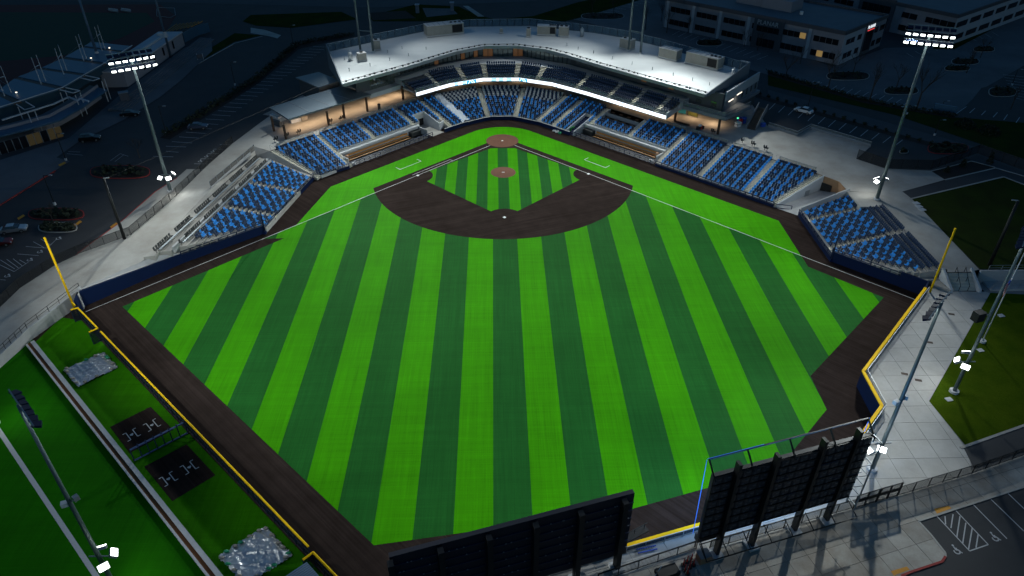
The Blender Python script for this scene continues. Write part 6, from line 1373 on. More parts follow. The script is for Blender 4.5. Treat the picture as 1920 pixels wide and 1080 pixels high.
# ================================================================== north and east side
Zg = ZU-.14
def sh(pts, z, name, m): return struct(MB().sheet([at(p[0], p[1], z) for p in pts]), name, M[m])
sh(((-300, -60), (1250, -60), (1120, -20), (1000, 2), (700, 14), (300, 4), (-300, -8)), Zg+.02, 'road', 'road')
sh(((690, 30), (780, 8), (860, 12), (868, 16), (900, 30), (930, 36), (1000, 30), (1080, 5), (1240, -30), (1250, -15), (1100, 30), (1060, 40), (700, 40)), Zg+.03, 'verge_lawn', 'dry_lawn')
sh(((868, 11), (878, 11), (908, 31), (896, 31)), Zg+.05, 'footpath', 'concrete')
sh(((792, 15), (848, 16), (858, 26), (800, 32)), Zg+.05, 'asphalt_pad', 'asphalt_old')
sh(((690, 24), (760, 20), (780, 34), (700, 38)), Zg+.045, 'planting_bed', 'mulch')
for p, lab in (((783, 12), 'pale stone pillar left of the asphalt pad'), ((848, 8), 'pale stone pillar right of the asphalt pad')):
    c = at(p[0], p[1]+12, Zg); t = thing('stone_pillar', lab, 'pillar', c); MB().box((c.x, c.y, Zg+1.4), (1.2, 1.2, 2.8)).build('shaft', M['stadium_wall'], t); MB().box((c.x, c.y, Zg+2.9), (1.6, 1.6, .25)).build('cap', M['office_wall_light'], t)
# office car park: old asphalt, islands
sh(((1060, 30), (1240, -30), (1260, 30), (1400, 70), (1560, 125), (1660, 90), (1800, 85), (1960, -20), (2100, 40), (1980, 130), (1840, 165), (1800, 215), (1620, 195), (1440, 140), (1250, 85)), Zg+.015, 'office_car_park', 'asphalt_old')
sh(((1790, 218), (1845, 165), (1925, 120), (2100, 60), (2100, 260), (1920, 228), (1850, 225)), Zg+.02, 'east_car_park', 'asphalt')
sh(((1440, 168), (1920, 300), (2050, 340), (2050, 400), (1920, 335), (1680, 250), (1440, 182)), Zg+.025, 'road', 'road')
sh(((1440, 140), (1620, 190), (1790, 220), (1920, 230), (2050, 250), (2050, 336), (1920, 298), (1680, 216), (1440, 160)), Zg+.03, 'verge_lawn', 'dry_lawn')
sh(((1440, 133), (1620, 186), (1790, 217), (1790, 222), (1620, 193), (1440, 141)), Zg+.04, 'planting_strip', 'mulch')
sh(((1330, 148), (1440, 184), (1680, 250), (1760, 270), (1745, 275), (1680, 257), (1440, 190), (1330, 155)), Zg+.035, 'planting_strip', 'soil')
sh(((1750, 0), (1920, -40), (2000, 0), (1920, 10), (1890, 40), (1790, 92), (1750, 92)), Zg+.045, 'verge_lawn', 'dry_lawn')
hedge([at(p[0], p[1], Zg) for p in ((1440, 136), (1540, 166), (1620, 189), (1720, 208), (1790, 219))], 'dark hedge along the office car park edge', 1.5, .9, 16)
for i in range(24):
    t_ = i/23; c = lerp(at(1332, 151, Zg), at(1745, 271, Zg), t_); mb = MB(); rnd = random.Random(i)
    for _ in range(26):
        a_ = rnd.uniform(0, 6.3); s = .16; c0 = c+Vector((rnd.uniform(-.35, .35), rnd.uniform(-.35, .35), rnd.uniform(.1, .75))); u = Vector((math.cos(a_), math.sin(a_), .3))*s; v = Vector((-math.sin(a_), math.cos(a_), .6))*s; mb.add([c0-u-v, c0+u-v, c0+u+v, c0-u+v], [(0,1,2,3)])
    tag(mb.build('low_shrub', M['shrub']), f'low dark shrub, {ordn(i)} from the grandstand along the kerb behind the stalls', 'shrub', 'low shrubs along the kerb')
# stalls behind the patio
ln = MB(); a, b = at(1448, 196, Zg), at(1712, 277, Zg); e = at(1451, 208.5, Zg); 
A_, B_ = at(1442, 205.5, Zg), at(1677, 274, Zg); A2, B2 = at(1455, 192.5, Zg), at(1692, 262.5, Zg)
for i in range(13): t_ = i/12; ln.strip([xy(lerp(A_, B_, t_)), xy(lerp(A2, B2, t_))], .14, Zg+.012)
struct(ln, 'parking_lines', M['paint_white'])
ln = MB()
for i in range(14): t_ = i/13; p, q_ = lerp(at(1500, 158, Zg), at(1690, 200, Zg), t_), lerp(at(1513, 149, Zg), at(1706, 189, Zg), t_); ln.strip([xy(p), xy(q_)], .14, Zg+.03)
for x0, y0, x1, y1 in ((1785, 219, 1812, 200), (1818, 212, 1828, 203), (1840, 216, 1848, 208), (1862, 220, 1870, 211), (1882, 225, 1889, 215), (1905, 230, 1912, 220)): ln.strip([xy(at(x0, y0, Zg)), xy(at(x1, y1, Zg))], .16, Zg+.035)
for i in range(9): y = 140+i*5.5; ln.strip([xy(at(1880+i*3, y, Zg)), xy(at(1925, y+5, Zg))], .14, Zg+.035)
for i in range(16): p, q_ = lerp(at(1062, 40, Zg), at(1240, -12, Zg), i/15), lerp(at(1085, 44, Zg), at(1262, -8, Zg), i/15); ln.strip([xy(p), xy(q_)], .14, Zg+.03)
for i in range(14): p, q_ = lerp(at(1260, 66, Zg), at(1420, 112, Zg), i/13), lerp(at(1275, 58, Zg), at(1440, 104, Zg), i/13); ln.strip([xy(p), xy(q_)], .14, Zg+.03)
for i in range(12): p, q_ = lerp(at(1700, 100, Zg), at(1860, 60, Zg), i/11), lerp(at(1712, 107, Zg), at(1872, 67, Zg), i/11); ln.strip([xy(p), xy(q_)], .14, Zg+.03)
struct(ln, 'parking_lines', M['paint_white'])
for i, (cx_, cy_, rx, ry) in enumerate(((1590, 142, 40, 8), (1690, 170, 32, 7), (1810, 115, 26, 6), (1845, 92, 20, 5), (1795, 128, 24, 5), (1130, 30, 40, 6), (1330, 80, 24, 6), (1880, 172, 26, 9))):
    island(cx_, cy_, rx, ry, Zg+.1, f'dark ground cover on the {ORD[i]} office car park island', kerbm='concrete', shrubs=8)
# car park island with red kerb near the patio
island(1778, 278, 38, 10, Zg+.13, 'dark ground cover on the red kerbed teardrop island')
# offices
def window_band(root, a, b, z0, z1, t0, t1, panes, nn, lit=()):
    p, q_ = lerp(a, b, t0)+nn*.10, lerp(a, b, t1)+nn*.10
    for j in range(panes): wallp(lerp(p, q_, (j+.04)/panes), lerp(p, q_, (j+.96)/panes), z0, z1, .10).build('window', M['window_lit' if j in lit else 'window_dark'], root)
of = thing('office_building', 'two storey grey office with dark window bands, left of the pair', 'building', (99, 44, ZU))
c0, c1, c2 = Vector((99.2, 43.6, 0)), Vector((56.0, 87.0, 0)), Vector((120.2, 62.6, 0)); c3 = c1+(c2-c0)*1.6; c2b = c2
MB().prism([xy(c0), xy(c1), xy(c1+(c2-c0)), xy(c2)], Zg, 13.2).build('wall', M['office_wall'], of)
inn = .5
MB().prism([xy(c0), xy(c1), xy(c1+(c2-c0)), xy(c2)], 13.2, 13.3).build('roof', M['office_roof'], of)
for a, b in ((c0, c1), (c0, c2), (c2, c1+(c2-c0))): wallp(a, b, 12.9, 14.0, .5).build('parapet', M['office_dark'], of)
dF = (c1-c0).normalized(); nF = Vector((dF.y, -dF.x, 0)); nF = nF if nF.y < 0 else -nF; dS = (c2-c0).normalized(); nS = Vector((dS.y, -dS.x, 0)); nS = nS if nS.x > 0 else -nS
for k_ in range(6):
    t0 = .02+.163*k_; 
    for z0, z1 in ((5.6, 7.3), (9.7, 11.3)): window_band(of, c0, c1, z0, z1, t0, t0+.125, 4, nF, lit=((0,) if (k_ == 1 and z0 > 9) else ((2,) if (k_ == 0 and z0 < 9) else ())))
    p = lerp(c0, c1, t0+.145)+nF*.12; wallp(p-dF*.5, p+dF*.5, Zg, 12.9, .12).build('pier', M['office_wall_light'], of)
a, b = lerp(c0, c1, .30)+nF*.25, lerp(c0, c1, .46)+nF*.25; wallp(a, b, Zg, 13.9, .3).build('entrance_bay', M['office_dark'], of); window_band(of, a, b, 9.4, 11.0, .12, .88, 4, nF*2.0); window_band(of, a, b, 5.0, 7.4, .2, .8, 3, nF*2.0)
for t0, t1 in ((.06, .26), (.32, .42), (.74, .82), (.86, .98)):
    for z0, z1 in ((5.6, 7.3), (9.7, 11.3)): window_band(of, c0, c2, z0, z1, t0, t1, 2 if t1-t0 > .15 else 1, nS)
a, b = lerp(c0, c2, .48)+nS*.2, lerp(c0, c2, .70)+nS*.2; wallp(a, b, Zg, 13.9, .3).build('stair_bay', M['office_dark'], of); window_band(of, a, b, 5.4, 11.2, .1, .9, 3, nS*2.0)
wallp(c0+nS*.08, lerp(c0, c2, .48)+nS*.08, Zg, 12.9, .1).build('side_cladding', M['office_wall_light'], of)
for t_, L_, w_ in ((.62, 9, 7), (.46, 10, 8)):
    c = lerp(c0, c1, t_)+(c2-c0)*.55; o_ = MB().box((c.x, c.y, 14.9), (L_, w_, 3.2), math.atan2(dF.y, dF.x)).build('plant_screen', M['office_wall'], of); MB().box((c.x, c.y, 16.55), (L_*.6, w_*.5, .2), math.atan2(dF.y, dF.x)).build('plant_unit', M['hvac_top'], of)
c = lerp(c0, c1, .32)+(c2-c0)*.42; MB().box((c.x, c.y, 13.8), (.8, .8, 1.0)).build('roof_box', M['plastic_white'], of)
def sign(txt, c, d, n, size, m, parent, name='sign_lettering'):
    cu = bpy.data.curves.new('t', 'FONT'); cu.body = txt; cu.size = size; cu.extrude = .03; cu.align_x = 'CENTER'; cu.align_y = 'CENTER'
    ob = bpy.data.objects.new('t', cu); COL.objects.link(ob); dg = bpy.context.evaluated_depsgraph_get(); me = bpy.data.meshes.new_from_object(ob.evaluated_get(dg)); bpy.data.objects.remove(ob)
    me.materials.clear(); me.materials.append(M[m]); o = bpy.data.objects.new(name, me); COL.objects.link(o); z = Vector((0,0,1)); mt = Matrix((( d.x, z.x, n.x, c.x), (d.y, z.y, n.y, c.y), (d.z, z.z, n.z, c.z), (0,0,0,1))); o.parent = parent; o.matrix_world = mt; bpy.context.view_layer.update(); o.matrix_parent_inverse = Matrix.Identity(4); o.matrix_local = Matrix.Translation(-base_of(parent)) @ mt; return o
sign('PLANAR', lerp(c0, c1, .385)+nF*.5+Vector((0,0,12.0)), -dF, nF, 1.9, 'paint_white', of)
D('sign_white', (.9, .9, .9), .4, emit=(.85, .95, 1.0), estr=1.0); D('sign_red', (.8, .05, .05), .4, emit=(1, .08, .08), estr=.8)
sign('PLANAR', lerp(c0, c2, .59)+nS*.5+Vector((0,0,12.5)), dS, nS, 1.35, 'sign_white', of)
cc = lerp(c0, c2, .59)+nS*.5; wallp(cc-dS*2.2, cc+dS*2.2, 11.45, 11.7, .08).build('sign_bar', M['sign_red'], of)
o2 = thing('office_building', 'two storey office right of the pair, behind the right floodlight head', 'building', (142, 62, ZU))
c0, c1, c2 = Vector((142.3, 62.6, 0)), Vector((112.0, 106.0, 0)), Vector((196.0, 103.5, 0)); c4 = c1+(c2-c0)
MB().prism([xy(c0), xy(c1), xy(c4), xy(c2)], Zg, 13.0).build('wall', M['office_wall'], o2); MB().prism([xy(c0), xy(c1), xy(c4), xy(c2)], 13.0, 13.1).build('roof', M['office_roof'], o2)
for a, b in ((c0, c1), (c0, c2)): wallp(a, b, 12.7, 13.8, .5).build('parapet', M['office_dark'], o2)
dF = (c1-c0).normalized(); nF = Vector((dF.y, -dF.x, 0)); nF = nF if nF.y < 0 else -nF; dS = (c2-c0).normalized(); nS = Vector((dS.y, -dS.x, 0)); nS = nS if nS.y < 0 else -nS
for t0, t1, pn in ((.0, .18, 4), (.23, .33, 2), (.66, .8, 3), (.84, .97, 3)):
    for z0, z1 in ((5.6, 7.3), (9.6, 11.3)): window_band(o2, c0, c1, z0, z1, t0, t1, pn, nF)
a, b = lerp(c0, c1, .38)+nF*.2, lerp(c0, c1, .62)+nF*.2; wallp(a, b, Zg, 14.2, .3).build('entrance_bay', M['office_dark'], o2); window_band(o2, a, b, 5.2, 12.0, .1, .9, 5, nF*2)
wallp(c0+nS*.08, c2+nS*.08, Zg, 12.7, .1).build('side_cladding', M['office_wall_light'], o2)
for k_ in range(7):
    for z0, z1 in ((5.6, 7.3), (9.6, 11.3)): window_band(o2, c0, c2, z0, z1, .01+.14*k_, .12+.14*k_, 3, nS*2)
o3 = thing('office_wing', 'dark linking office wing behind the left office roof', 'building', (100, 100, ZU))
MB().prism([(96, 92), (62, 128), (90, 150), (124, 112)], Zg, 12.5).build('wall', M['office_wall'], o3); MB().prism([(95.5, 92), (61.5, 128), (90, 150.5), (124.5, 112)], 12.5, 12.9).build('roof', M['office_roof'], o3)
# trees along the verge and in the car parks
TP = ((1472, 150, 1.0), (1552, 168, 1.15), (1630, 190, 1.25), (1718, 205, 1.5), (1680, 167, .9), (1812, 137, .9), (1838, 108, .8), (1500, 120, .7), (1290, 62, .7), (1345, 70, .7), (1395, 88, .7), (1420, 95, .8), (1560, 128, .7), (1250, 62, 1.0), (1210, 56, 1.0), (1110, 26, .8), (1150, 30, .8), (1895, 205, .8), (1240, 40, .8), (1600, 135, .8))
TL = ('by the grandstand end of the hedge', 'in the hedge below the lit office window', 'in the hedge left of the right floodlight pole', 'large one close to the right floodlight pole', 'on the island left of right floodlight pole', 'on the upper right office island', 'on the topmost right office island', 'below the office name', 'in front of the first office window band', 'in front of the second office pier', 'in front of the office entrance', 'right of the office entrance', 'at the lit office corner', 'behind the right roof mast', 'left of the right roof mast', 'above the roof centre units', 'above the roof screen, right of centre', 'by the far right stalls', 'behind the office car park kerb', 'by the office corner island')
for i, ((px_, py_, sc), lab) in enumerate(zip(TP, TL)): tree(px_, py_, sc, f'bare tree {lab}', i, Zg)
def round_bush(px_, py_, s, label):
    c = at(px_, py_, Zg); mb = MB(); rnd = random.Random(int(px_))
    for _ in range(260):
        a_, b_ = rnd.uniform(0, 6.3), rnd.uniform(0, 1.4); r_2 = s*rnd.uniform(.75, 1); c0 = c+Vector((r_2*math.cos(a_)*math.cos(b_), r_2*math.sin(a_)*math.cos(b_), .8*r_2*math.sin(b_))); k_ = .2; u = Vector((rnd.uniform(-k_, k_), rnd.uniform(-k_, k_), rnd.uniform(-k_, k_))); v = Vector((rnd.uniform(-k_, k_), rnd.uniform(-k_, k_), rnd.uniform(-k_, k_))); mb.add([c0-u-v, c0+u-v, c0+u+v, c0-u+v], [(0,1,2,3)])
    t = thing('round_bush', label, 'bush', c); mb.build('foliage', M['evergreen'], t); MB().tube(c, c+Vector((0,0,s*.5)), .12, n=6).build('stem', M['bark'], t)
round_bush(1808, 237, 2.4, 'large round dark bush on the far right verge, left of two'); round_bush(1853, 250, 2.6, 'large round dark bush on the far right verge, right of two'); round_bush(1774, 272, .9, 'narrow dark bush on the red kerbed teardrop island')
# lamp posts east
lamp_post((1514, 204, ), (1521, 155), 'dark lamp post behind the white saloon', Zg); lamp_post((1752, 254), (1761, 226), 'dark lamp post on the road edge by the teardrop island', Zg); lamp_post((1700, 214), (1697, 208), 'pale twin lamp beside the right floodlight pole', Zg, 1.5, True); lamp_post((1897, 160), (1909, 131), 'dark lamp post on the far right car park island', Zg); lamp_post((1765, 205), (1760, 190), 'short dark lamp post by the verge hedge end', Zg)
car(1506, 211, 2.35, 'car_white', 'white saloon alone in the stalls behind the patio', Zg)
c = at(1770, 210, Zg); t = thing('billboard_stand', 'low blue stand on the verge by the office car park', 'stand', c); MB().box((c.x, c.y, Zg+1.0), (5.0, .4, 1.6), -.6).build('panel', M['roof_blue'], t); MB().box((c.x, c.y, Zg+.15), (5.2, .9, .3), -.6).build('base', M['office_dark'], t)
# ================================================================== patio, upper lawn, stairs
PZ = [at(*p, ZU) for p in ((1440, 237.5), (1493.75, 255), (1518.75, 241), (1632, 275))]
r_ = thing('patio_parapet', 'grey parapet with glass rail around the right patio', 'parapet', PZ[0])
for a, b in zip(PZ, PZ[1:]): wallp(a, b, ZU-.5, ZU+.55, .25).build('parapet_wall', M['cladding'], r_); MB().beam(a+Vector((0,0,1.15)), b+Vector((0,0,1.15)), .07).build('top_rail', M['steel_grey'], r_); wallp(a, b, ZU+.55, ZU+1.1, .03).build('glass_panel', M['glass_rail'], r_)
bar_fence([at(1606, 298, ZU), at(1660, 316, ZU), at(1745, 318, ZU), at(1800, 300, ZU), at(1832, 288, ZU), at(1925, 322, ZU), at(2000, 350, ZU)], 'tall dark fence around the upper right lawn and beds', 2.2, 2.8)
sh(((1707, 373), (1882, 332), (1990, 372), (1990, 505), (1838, 504)), ZU-.02, 'upper_lawn', 'lawn')
bpy.data.objects['upper_lawn'].data.materials[0] = M['dry_lawn']
sh(((1693, 359), (1867, 315), (1990, 350), (1990, 370), (1882, 331), (1708, 372)), ZU-.01, 'upper_path', 'asphalt')
sh(((1745, 322), (1820, 303), (1838, 306), (1866, 314), (1772, 337)), ZU-.005, 'planting_bed', 'mulch')
kerb([at(p[0], p[1], ZU) for p in ((1772, 337), (1867, 315), (1985, 349))], 'kerb', 'concrete', .3, .05); kerb([at(p[0], p[1], ZU) for p in ((1707, 373), (1882, 331.5), (1985, 371))], 'kerb', 'concrete', .35, .05); kerb([at(p[0], p[1], ZU) for p in ((1745, 321), (1822, 302), (1866, 314))], 'kerb', 'concrete', .25, .05)
for p, lab in (((1855, 306), 'tall'), ((1805, 312), 'middle sized'), ((1775, 322), 'small')):
    c = at(*p, ZU); mb = MB(); rnd = random.Random(int(p[0])); h = {'tall': 2.6, 'middle sized': 1.6, 'small': 1.1}[lab]
    for _ in range(160):
        z = rnd.uniform(.1, h); rr = .55*(1-z/h)+.1; a_ = rnd.uniform(0, 6.3); c0 = c+Vector((rr*math.cos(a_), rr*math.sin(a_), z)); k_ = .16; u = Vector((rnd.uniform(-k_, k_), rnd.uniform(-k_, k_), rnd.uniform(-k_, k_))); v = Vector((rnd.uniform(-k_, k_), rnd.uniform(-k_, k_), rnd.uniform(-k_, k_))); mb.add([c0-u-v, c0+u-v, c0+u+v, c0-u+v], [(0,1,2,3)])
    t = thing('evergreen_shrub', f'{lab} dark evergreen in the bed above the upper right lawn', 'shrub', c); mb.build('foliage', M['evergreen'], t); MB().tube(c, c+Vector((0,0,h*.4)), .06, n=6).build('stem', M['bark'], t)
for i, p in enumerate(((1718, 381), (1723, 387), (1729, 393))): c = at(*p, ZU); tag(MB().box((c.x, c.y, ZU+.03), (1.2, 1.0, .06), .3).build('access_lid', M['cap_concrete']), f'pale square access lid, {ORD[i]} of three at the upper lawn corner', 'access lid', 'access lids')
# retaining wall and stairs between the upper and lower plaza
r_ = thing('retaining_wall', 'long concrete retaining wall with ramp rails below the upper right lawn', 'wall', (79.2, -67, ZP))
wallp((79.2, -66.8), (130, -67.4), ZP-.1, ZU+.12, .35).build('wall_face', M['wall_concrete'], r_)
MB().hexa([(80.3, -69.5, ZP-.05), (130, -69.9, ZP-.05), (130, -67.2, ZP-.05), (80.3, -67.0, ZP-.05)], [(80.3, -69.5, ZP+.25), (130, -69.9, ZP+1.8), (130, -67.2, ZP+1.8), (80.3, -67.0, ZP+.25)]).build('ramp', M['wall_concrete'], r_)
for y, z0, z1 in ((-66.9, ZU+.1, ZU+.1), (-69.4, ZP+.25, ZP+1.4)):
    for i in range(14): x = 80.4+i*2.2; zz = lerp(z0, z1, i/13); MB().bx(x-.03, x+.03, y-.03, y+.03, zz, zz+1.05).build('rail_post', M['steel_grey'], r_)
    for hh in (1.05, .55): MB().beam((80.4, y, z0+hh), (109, y, z1+hh), .05).build('guard_rail', M['steel_grey'], r_)
r_ = thing('plaza_stairs', 'broad concrete stairs with centre rails between upper and lower plaza', 'stairs', (75.6, -68.4, ZP)); st = MB(); N_ = 14
for k_ in range(N_):
    y1 = -66.9-(2.6/N_)*k_; z = ZU-(ZU-ZP)*(k_+1)/N_
    if k_ < N_-1: MB().bx(73.6+.02*k_, 77.6+.02*k_, y1-2.6/N_, y1, ZP-.1, z).build('step', M['riser'], r_); MB().bx(73.65+.02*k_, 77.55+.02*k_, y1-2.6/N_-.005, y1-2.6/N_+.06, z, z+.012).build('nosing', M['nosing'], r_)
for x0, x1 in ((73.2, 73.6), (78.0, 78.4)): MB().hexa([(x0, -69.9, ZP-.1), (x1, -69.9, ZP-.1), (x1-.4, -66.5, ZP-.1), (x0-.4, -66.5, ZP-.1)], [(x0, -69.9, ZP+.5), (x1, -69.9, ZP+.5), (x1-.4, -66.5, ZU+.5), (x0-.4, -66.5, ZU+.5)]).build('wing_wall', M['cap_concrete'], r_)
for x in (74.9, 76.4): MB().beam((x, -69.5, ZP+.95), (x, -66.9, ZU+.95), .06).build('handrail', M['steel_black'], r_); [MB().bx(x-.03, x+.03, y-.03, y+.03, z, z+.95).build('rail_post', M['steel_black'], r_) for y, z in ((-69.4, ZP), (-68.2, ZP+1.1), (-66.95, ZU))]
MB().prism([(71.0, -68.0), (73.2, -69.9), (72.8, -66.4), (71.6, -66.9)], ZP-.1, 2.75).build('landing', M['concrete'], r_)
# lower right lawn, path, car park
sh(((1857, 549), (1742, 752), (1813, 838), (1990, 775), (2100, 560)), ZP+.004, 'lower_lawn', 'lawn')
sh(((1806, 838), (1920, 797), (1990, 772), (1990, 822), (1920, 846), (1826, 878)), ZP+.008, 'path', 'asphalt')
kerb([at(p[0], p[1], ZP) for p in ((1801, 840), (1920, 798), (1980, 777))], 'kerb', 'concrete', .35, .06)
for p, lab in (((1877, 592), 'beside the flagpole'), ((1838, 657), 'between flagpole and floodlight pole'), ((1779, 749), 'nearest the plaza corner')): c = at(*p, ZP); tag(MB().box((c.x, c.y, ZP+.04), (.9, .7, .08), .2).build('access_lid', M['cap_concrete']), f'pale access lid on the right lawn {lab}', 'access lid', 'access lids')
for i, p in enumerate(((1784, 589), (1743, 642), (1696, 701), (1722, 713))): c = at(*p, ZP); tag(MB().box((c.x, c.y, ZP+.012), (.9, .5, .012), -.3).build('drain_grate', M['bronze']), f'rusty drain grate in the lower plaza, {ORD[i]} from the stairs', 'drain', 'drain grates')
sh(((1720, 978), (1745, 1004), (1772, 1038), (1766, 1054), (1704, 1074), (1690, 1100), (2100, 1200), (2100, 850), (1920, 914)), ZP-.03, 'bottom_car_park', 'asphalt')
o_ = bpy.data.objects['bottom_car_park']
for v in o_.data.vertices: v.co.z = ZP-.04
kerb([at(p[0], p[1], ZP) for p in ((1690, 1080), (1706, 1073), (1766, 1053), (1773, 1043))], 'red_kerb', 'paint_red', .25, .03); kerb([at(p[0], p[1], ZP) for p in ((1773, 1043), (1772, 1036), (1745, 1002), (1722, 977), (1920, 913), (1990, 890))], 'kerb', 'concrete', .22, .03)
ln = MB(); z_ = ZP-.03
def pst(pts, w=.12): ln.strip([xy(at(*p, z_)) for p in pts], w, z_)
pst([(1757, 968), (1818, 1033), (1853, 1021), (1792, 957)]); pst([(1772, 968), (1773, 983)]); pst([(1787, 964), (1783, 990)]); pst([(1800, 968), (1794, 1007)]); pst([(1811, 980), (1805, 1019)]); pst([(1823, 990), (1816, 1030)]); pst([(1834, 1002), (1830, 1027)]); pst([(1825, 946), (1888, 1010)]); pst([(1858, 936), (1920, 996)]); pst([(1890, 925), (1935, 968)])
struct(ln, 'parking_lines', M['paint_white'])
for p in ((1793, 1032), (1865, 1008)): wheel_sign(*p, ZP-.045, .55)
for q4 in (((1752, 955), (1783, 948), (1779, 944), (1752, 951)), ((1671, 1075), (1705, 1070), (1700, 1062), (1672, 1069))):
    pass
struct(MB().sheet([at(*p, ZP+.012) for p in ((1752, 955), (1784, 948), (1780, 947), (1777, 948), (1756, 963))]) if False else MB().sheet([at(*p, ZP+.014) for p in ((1751, 954), (1779, 948), (1784, 953), (1757, 963))]), 'tactile_pad', M['paint_orange'])
struct(MB().sheet([at(*p, ZP+.014) for p in ((1670, 1071), (1700, 1062), (1706, 1068), (1676, 1079))]), 'tactile_pad', M['paint_orange'])
# bottom fence and gates
bar_fence([at(1120, 1092, ZP), at(1305, 1029, ZP)], 'black picket fence between the two scoreboards', 1.5, 2.6, pickets=.16, rails=(1.0, .9, .08))
bar_fence([at(1330, 1030, ZP), at(1600, 953, ZP)], 'black mesh fence running under the video board', 1.6, 2.3)
bar_fence([at(1683, 929, ZP), at(1822, 888, ZP), at(1922, 853, ZP), at(1990, 832, ZP)], 'black mesh fence right of the plaza gates', 1.6, 2.3)
for a_, b_, lab in (((1600, 953), (1641, 941), 'left leaf of the black plaza gate'), ((1643, 940), (1682, 929), 'right leaf of the black plaza gate')):
    a, b = at(*a_, ZP), at(*b_, ZP); t = thing('plaza_gate', lab, 'gate', a)
    for f in (0, .5, 1.0): p = lerp(a, b, f); MB().bx(p.x-.07, p.x+.07, p.y-.07, p.y+.07, ZP, ZP+2.3).build('gate_post', M['steel_black'], t)
    for h_, th in ((2.25, .12), (1.2, .55), (.1, .1)): MB().beam(a+Vector((0,0,h_)), b+Vector((0,0,h_)), .07, th).build('gate_rail', M['steel_black'], t)
    wallp(a, b, ZP+.1, ZP+2.2, .015).build('mesh_infill', M['picket_dark'], t)
# concession fronts and stored goods on the right concourse
for (x0, y0), (x1, y1), z0, z1, m, lab in (((1272, 212), (1285, 215), ZU+.2, ZU+1.7, 'teal_panel', 'glowing teal panel at the back of the right concourse'), ((1290, 216), (1307, 221), ZU+.2, ZU+1.6, 'olive_panel', 'olive panel at the back of the right concourse')):
    a, b = at(x0, y0, ZU), at(x1, y1, ZU); t = thing('counter_panel', lab, 'counter', a); wallp(a, b, z0, z1, .3).build('front', M[m], t); wallp(a, b, z1, z1+.1, .5).build('worktop', M['cladding_dark'], t)
for i in range(7): c = at(1268+3.6*i, 229.5+1.0*i, ZU); t = thing('stacked_chair', f'dark folded chair, {ORD[i]} in the row on the right concourse floor', 'chair', c, group='folded chairs on the right concourse'); MB().box((c.x, c.y, ZU+.18), (.5, .9, .12), .6).build('frame', M['stool_black'], t); MB().box((c.x+.05, c.y+.1, ZU+.28), (.42, .5, .06), .6).build('seat', M['stool_black'], t)
c = at(1312, 243, ZU); t = thing('supply_pile', 'pile of dark seats topped by a white bag on right concourse', 'pile', c)
for i in range(4): MB().box((c.x-.6+.45*i, c.y+.1*i, ZU+.4), (.5, .5, .8), .3*i).build('folded_seat', M['stool_black' if i != 2 else 'plastic_red'], t)
MB().box((c.x, c.y+.2, ZU+1.0), (.6, .5, .4), .4).build('bag', M['plastic_white'], t)
for i, (p, m, sz, lab) in enumerate((((1383, 237), 'plastic_white', (1.3, 1.0, 1.1), 'white crate beside the patio stair'), ((1388, 233), 'plastic_red', (.6, .6, 1.3), 'red bundle beside the patio stair'), ((1393, 231), 'plastic_blue', (1.0, .9, 1.5), 'tall blue bundle behind the red one'), ((1386, 229), 'plastic_blue', (.9, .8, 1.2), 'short blue bundle behind the white crate'), ((1430, 237), 'plastic_blue', (1.0, .8, .9), 'blue bundle on the far side of the patio stair'))):
    c = at(*p, ZU); t = thing('stored_bundle', lab, 'bundle', c); MB().box((c.x, c.y, ZU+sz[2]/2), sz, .5).build('bundle_body', M[m], t); MB().box((c.x, c.y, ZU+sz[2]*.6), (sz[0]*1.02, sz[1]*1.02, .08), .5).build('strap', M['black'], t)
c = at(1383.5, 221.5, 6.5); t = thing('exit_lamp', 'small green lamp on the wall above the blue bundles', 'lamp', c); MB().box(c, (.35, .2, .25)).build('lamp', M['lamp_green'], t); MB().box((c.x, c.y+.15, c.z), (.45, .1, .35)).build('backplate', M['steel_grey'], t)
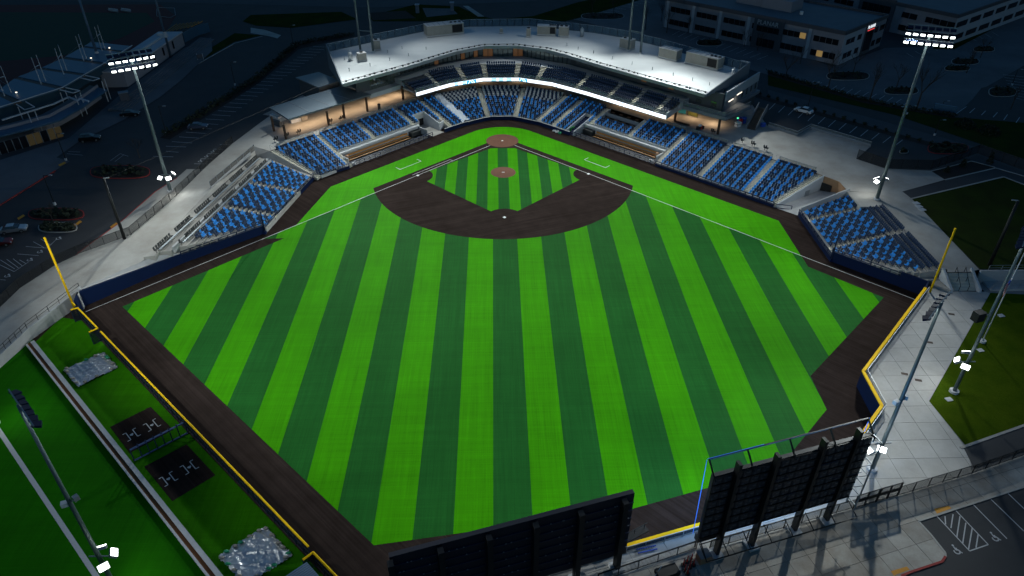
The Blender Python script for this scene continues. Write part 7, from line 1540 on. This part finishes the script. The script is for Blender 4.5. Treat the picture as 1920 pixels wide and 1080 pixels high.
# left concourse counters and goods
for i in range(6): c = at(548+3.2*i, 231-.9*i, ZU); t = thing('crate', f'white crate, {ORD[i]} in the row under the left canopy', 'crate', c, group='white crates under the left canopy'); MB().box((c.x, c.y, ZU+.45), (.7, .6, .9), .7).build('crate_body', M['plastic_white'], t); MB().box((c.x, c.y, ZU+.93), (.74, .64, .06), .7).build('lid', M['cladding_light'], t)
c = at(571, 226, ZU); t = thing('drinks_cooler', 'tan cooler cart next to the white crates under the left canopy', 'cart', c); MB().box((c.x, c.y, ZU+.6), (1.6, .8, .9), .7).build('cooler_body', M['sand_bag'], t); MB().tube((c.x-.4, c.y-.4, ZU+.15), (c.x-.4, c.y-.3, ZU+.15), .15, n=10).build('wheel', M['tyre'], t)
a, b = at(512, 232, ZU), at(528, 238, ZU); t = thing('service_hatch', 'dark hatch counter with white brackets at the canopy end', 'kiosk', a); wallp(a, b, ZU, ZU+1.2, .8).build('counter', M['cladding_dark'], t); wallp(a, b, ZU+2.2, ZU+2.5, .9).build('awning', M['steel_white'], t); MB().beam(a+Vector((0,0,1.2)), a+Vector((0,0,2.3)), .08).build('post', M['steel_white'], t); MB().beam(b+Vector((0,0,1.2)), b+Vector((0,0,2.3)), .08).build('post', M['steel_white'], t)
c = at(711.5, 206, ZU); t = thing('waste_bin', 'tall dark bin beside the rail under the left canopy', 'bin', c); MB().tube(c, c+Vector((0,0,1.5)), .35, .38, n=10).build('bin_body', M['stool_black'], t); MB().tube(c+Vector((0,0,1.5)), c+Vector((0,0,1.65)), .40, .2, n=10).build('lid', M['black'], t)
# field-side clutter by the right stairwell
c = at(1042, 246, 0); t = thing('base_cover', 'white boards lying on the warning track by the stairwell', 'boards', c); MB().box((c.x, c.y, .10), (1.6, .8, .14), -.4).build('board', M['plastic_white'], t); MB().box((c.x+.3, c.y+.2, .22), (1.2, .6, .08), -.2).build('board', M['plastic_white'], t)
for i, p in enumerate(((1044, 248.5), (1050, 251), (1047, 246.5))): c = at(*p, 0); t = thing('ball_bag', f'pale and green bag, {ORD[i]} of the heap on the warning track', 'bag', c, group='bags on the warning track'); MB().box((c.x, c.y, .22), (.8, .5, .4), i).build('bag_body', M[('plastic_white', 'green_bag', 'plastic_white')[i]], t); MB().beam((c.x-.2, c.y, .45), (c.x+.2, c.y, .45), .05).build('handle', M['black'], t)
for i, p in enumerate(((1068, 245), (1073, 243), (1077, 240), (1071, 240))): c = at(*p, .3); t = thing('green_bundle', f'green bundle, {ORD[i]} of four at the stairwell foot', 'bundle', c, group='green bundles at the stairwell'); MB().box((c.x, c.y, .75), (.9, .8, .8), i*.6).build('bundle_body', M['plastic_green'], t); MB().box((c.x, c.y, .8), (.92, .82, .06), i*.6).build('strap', M['black'], t)
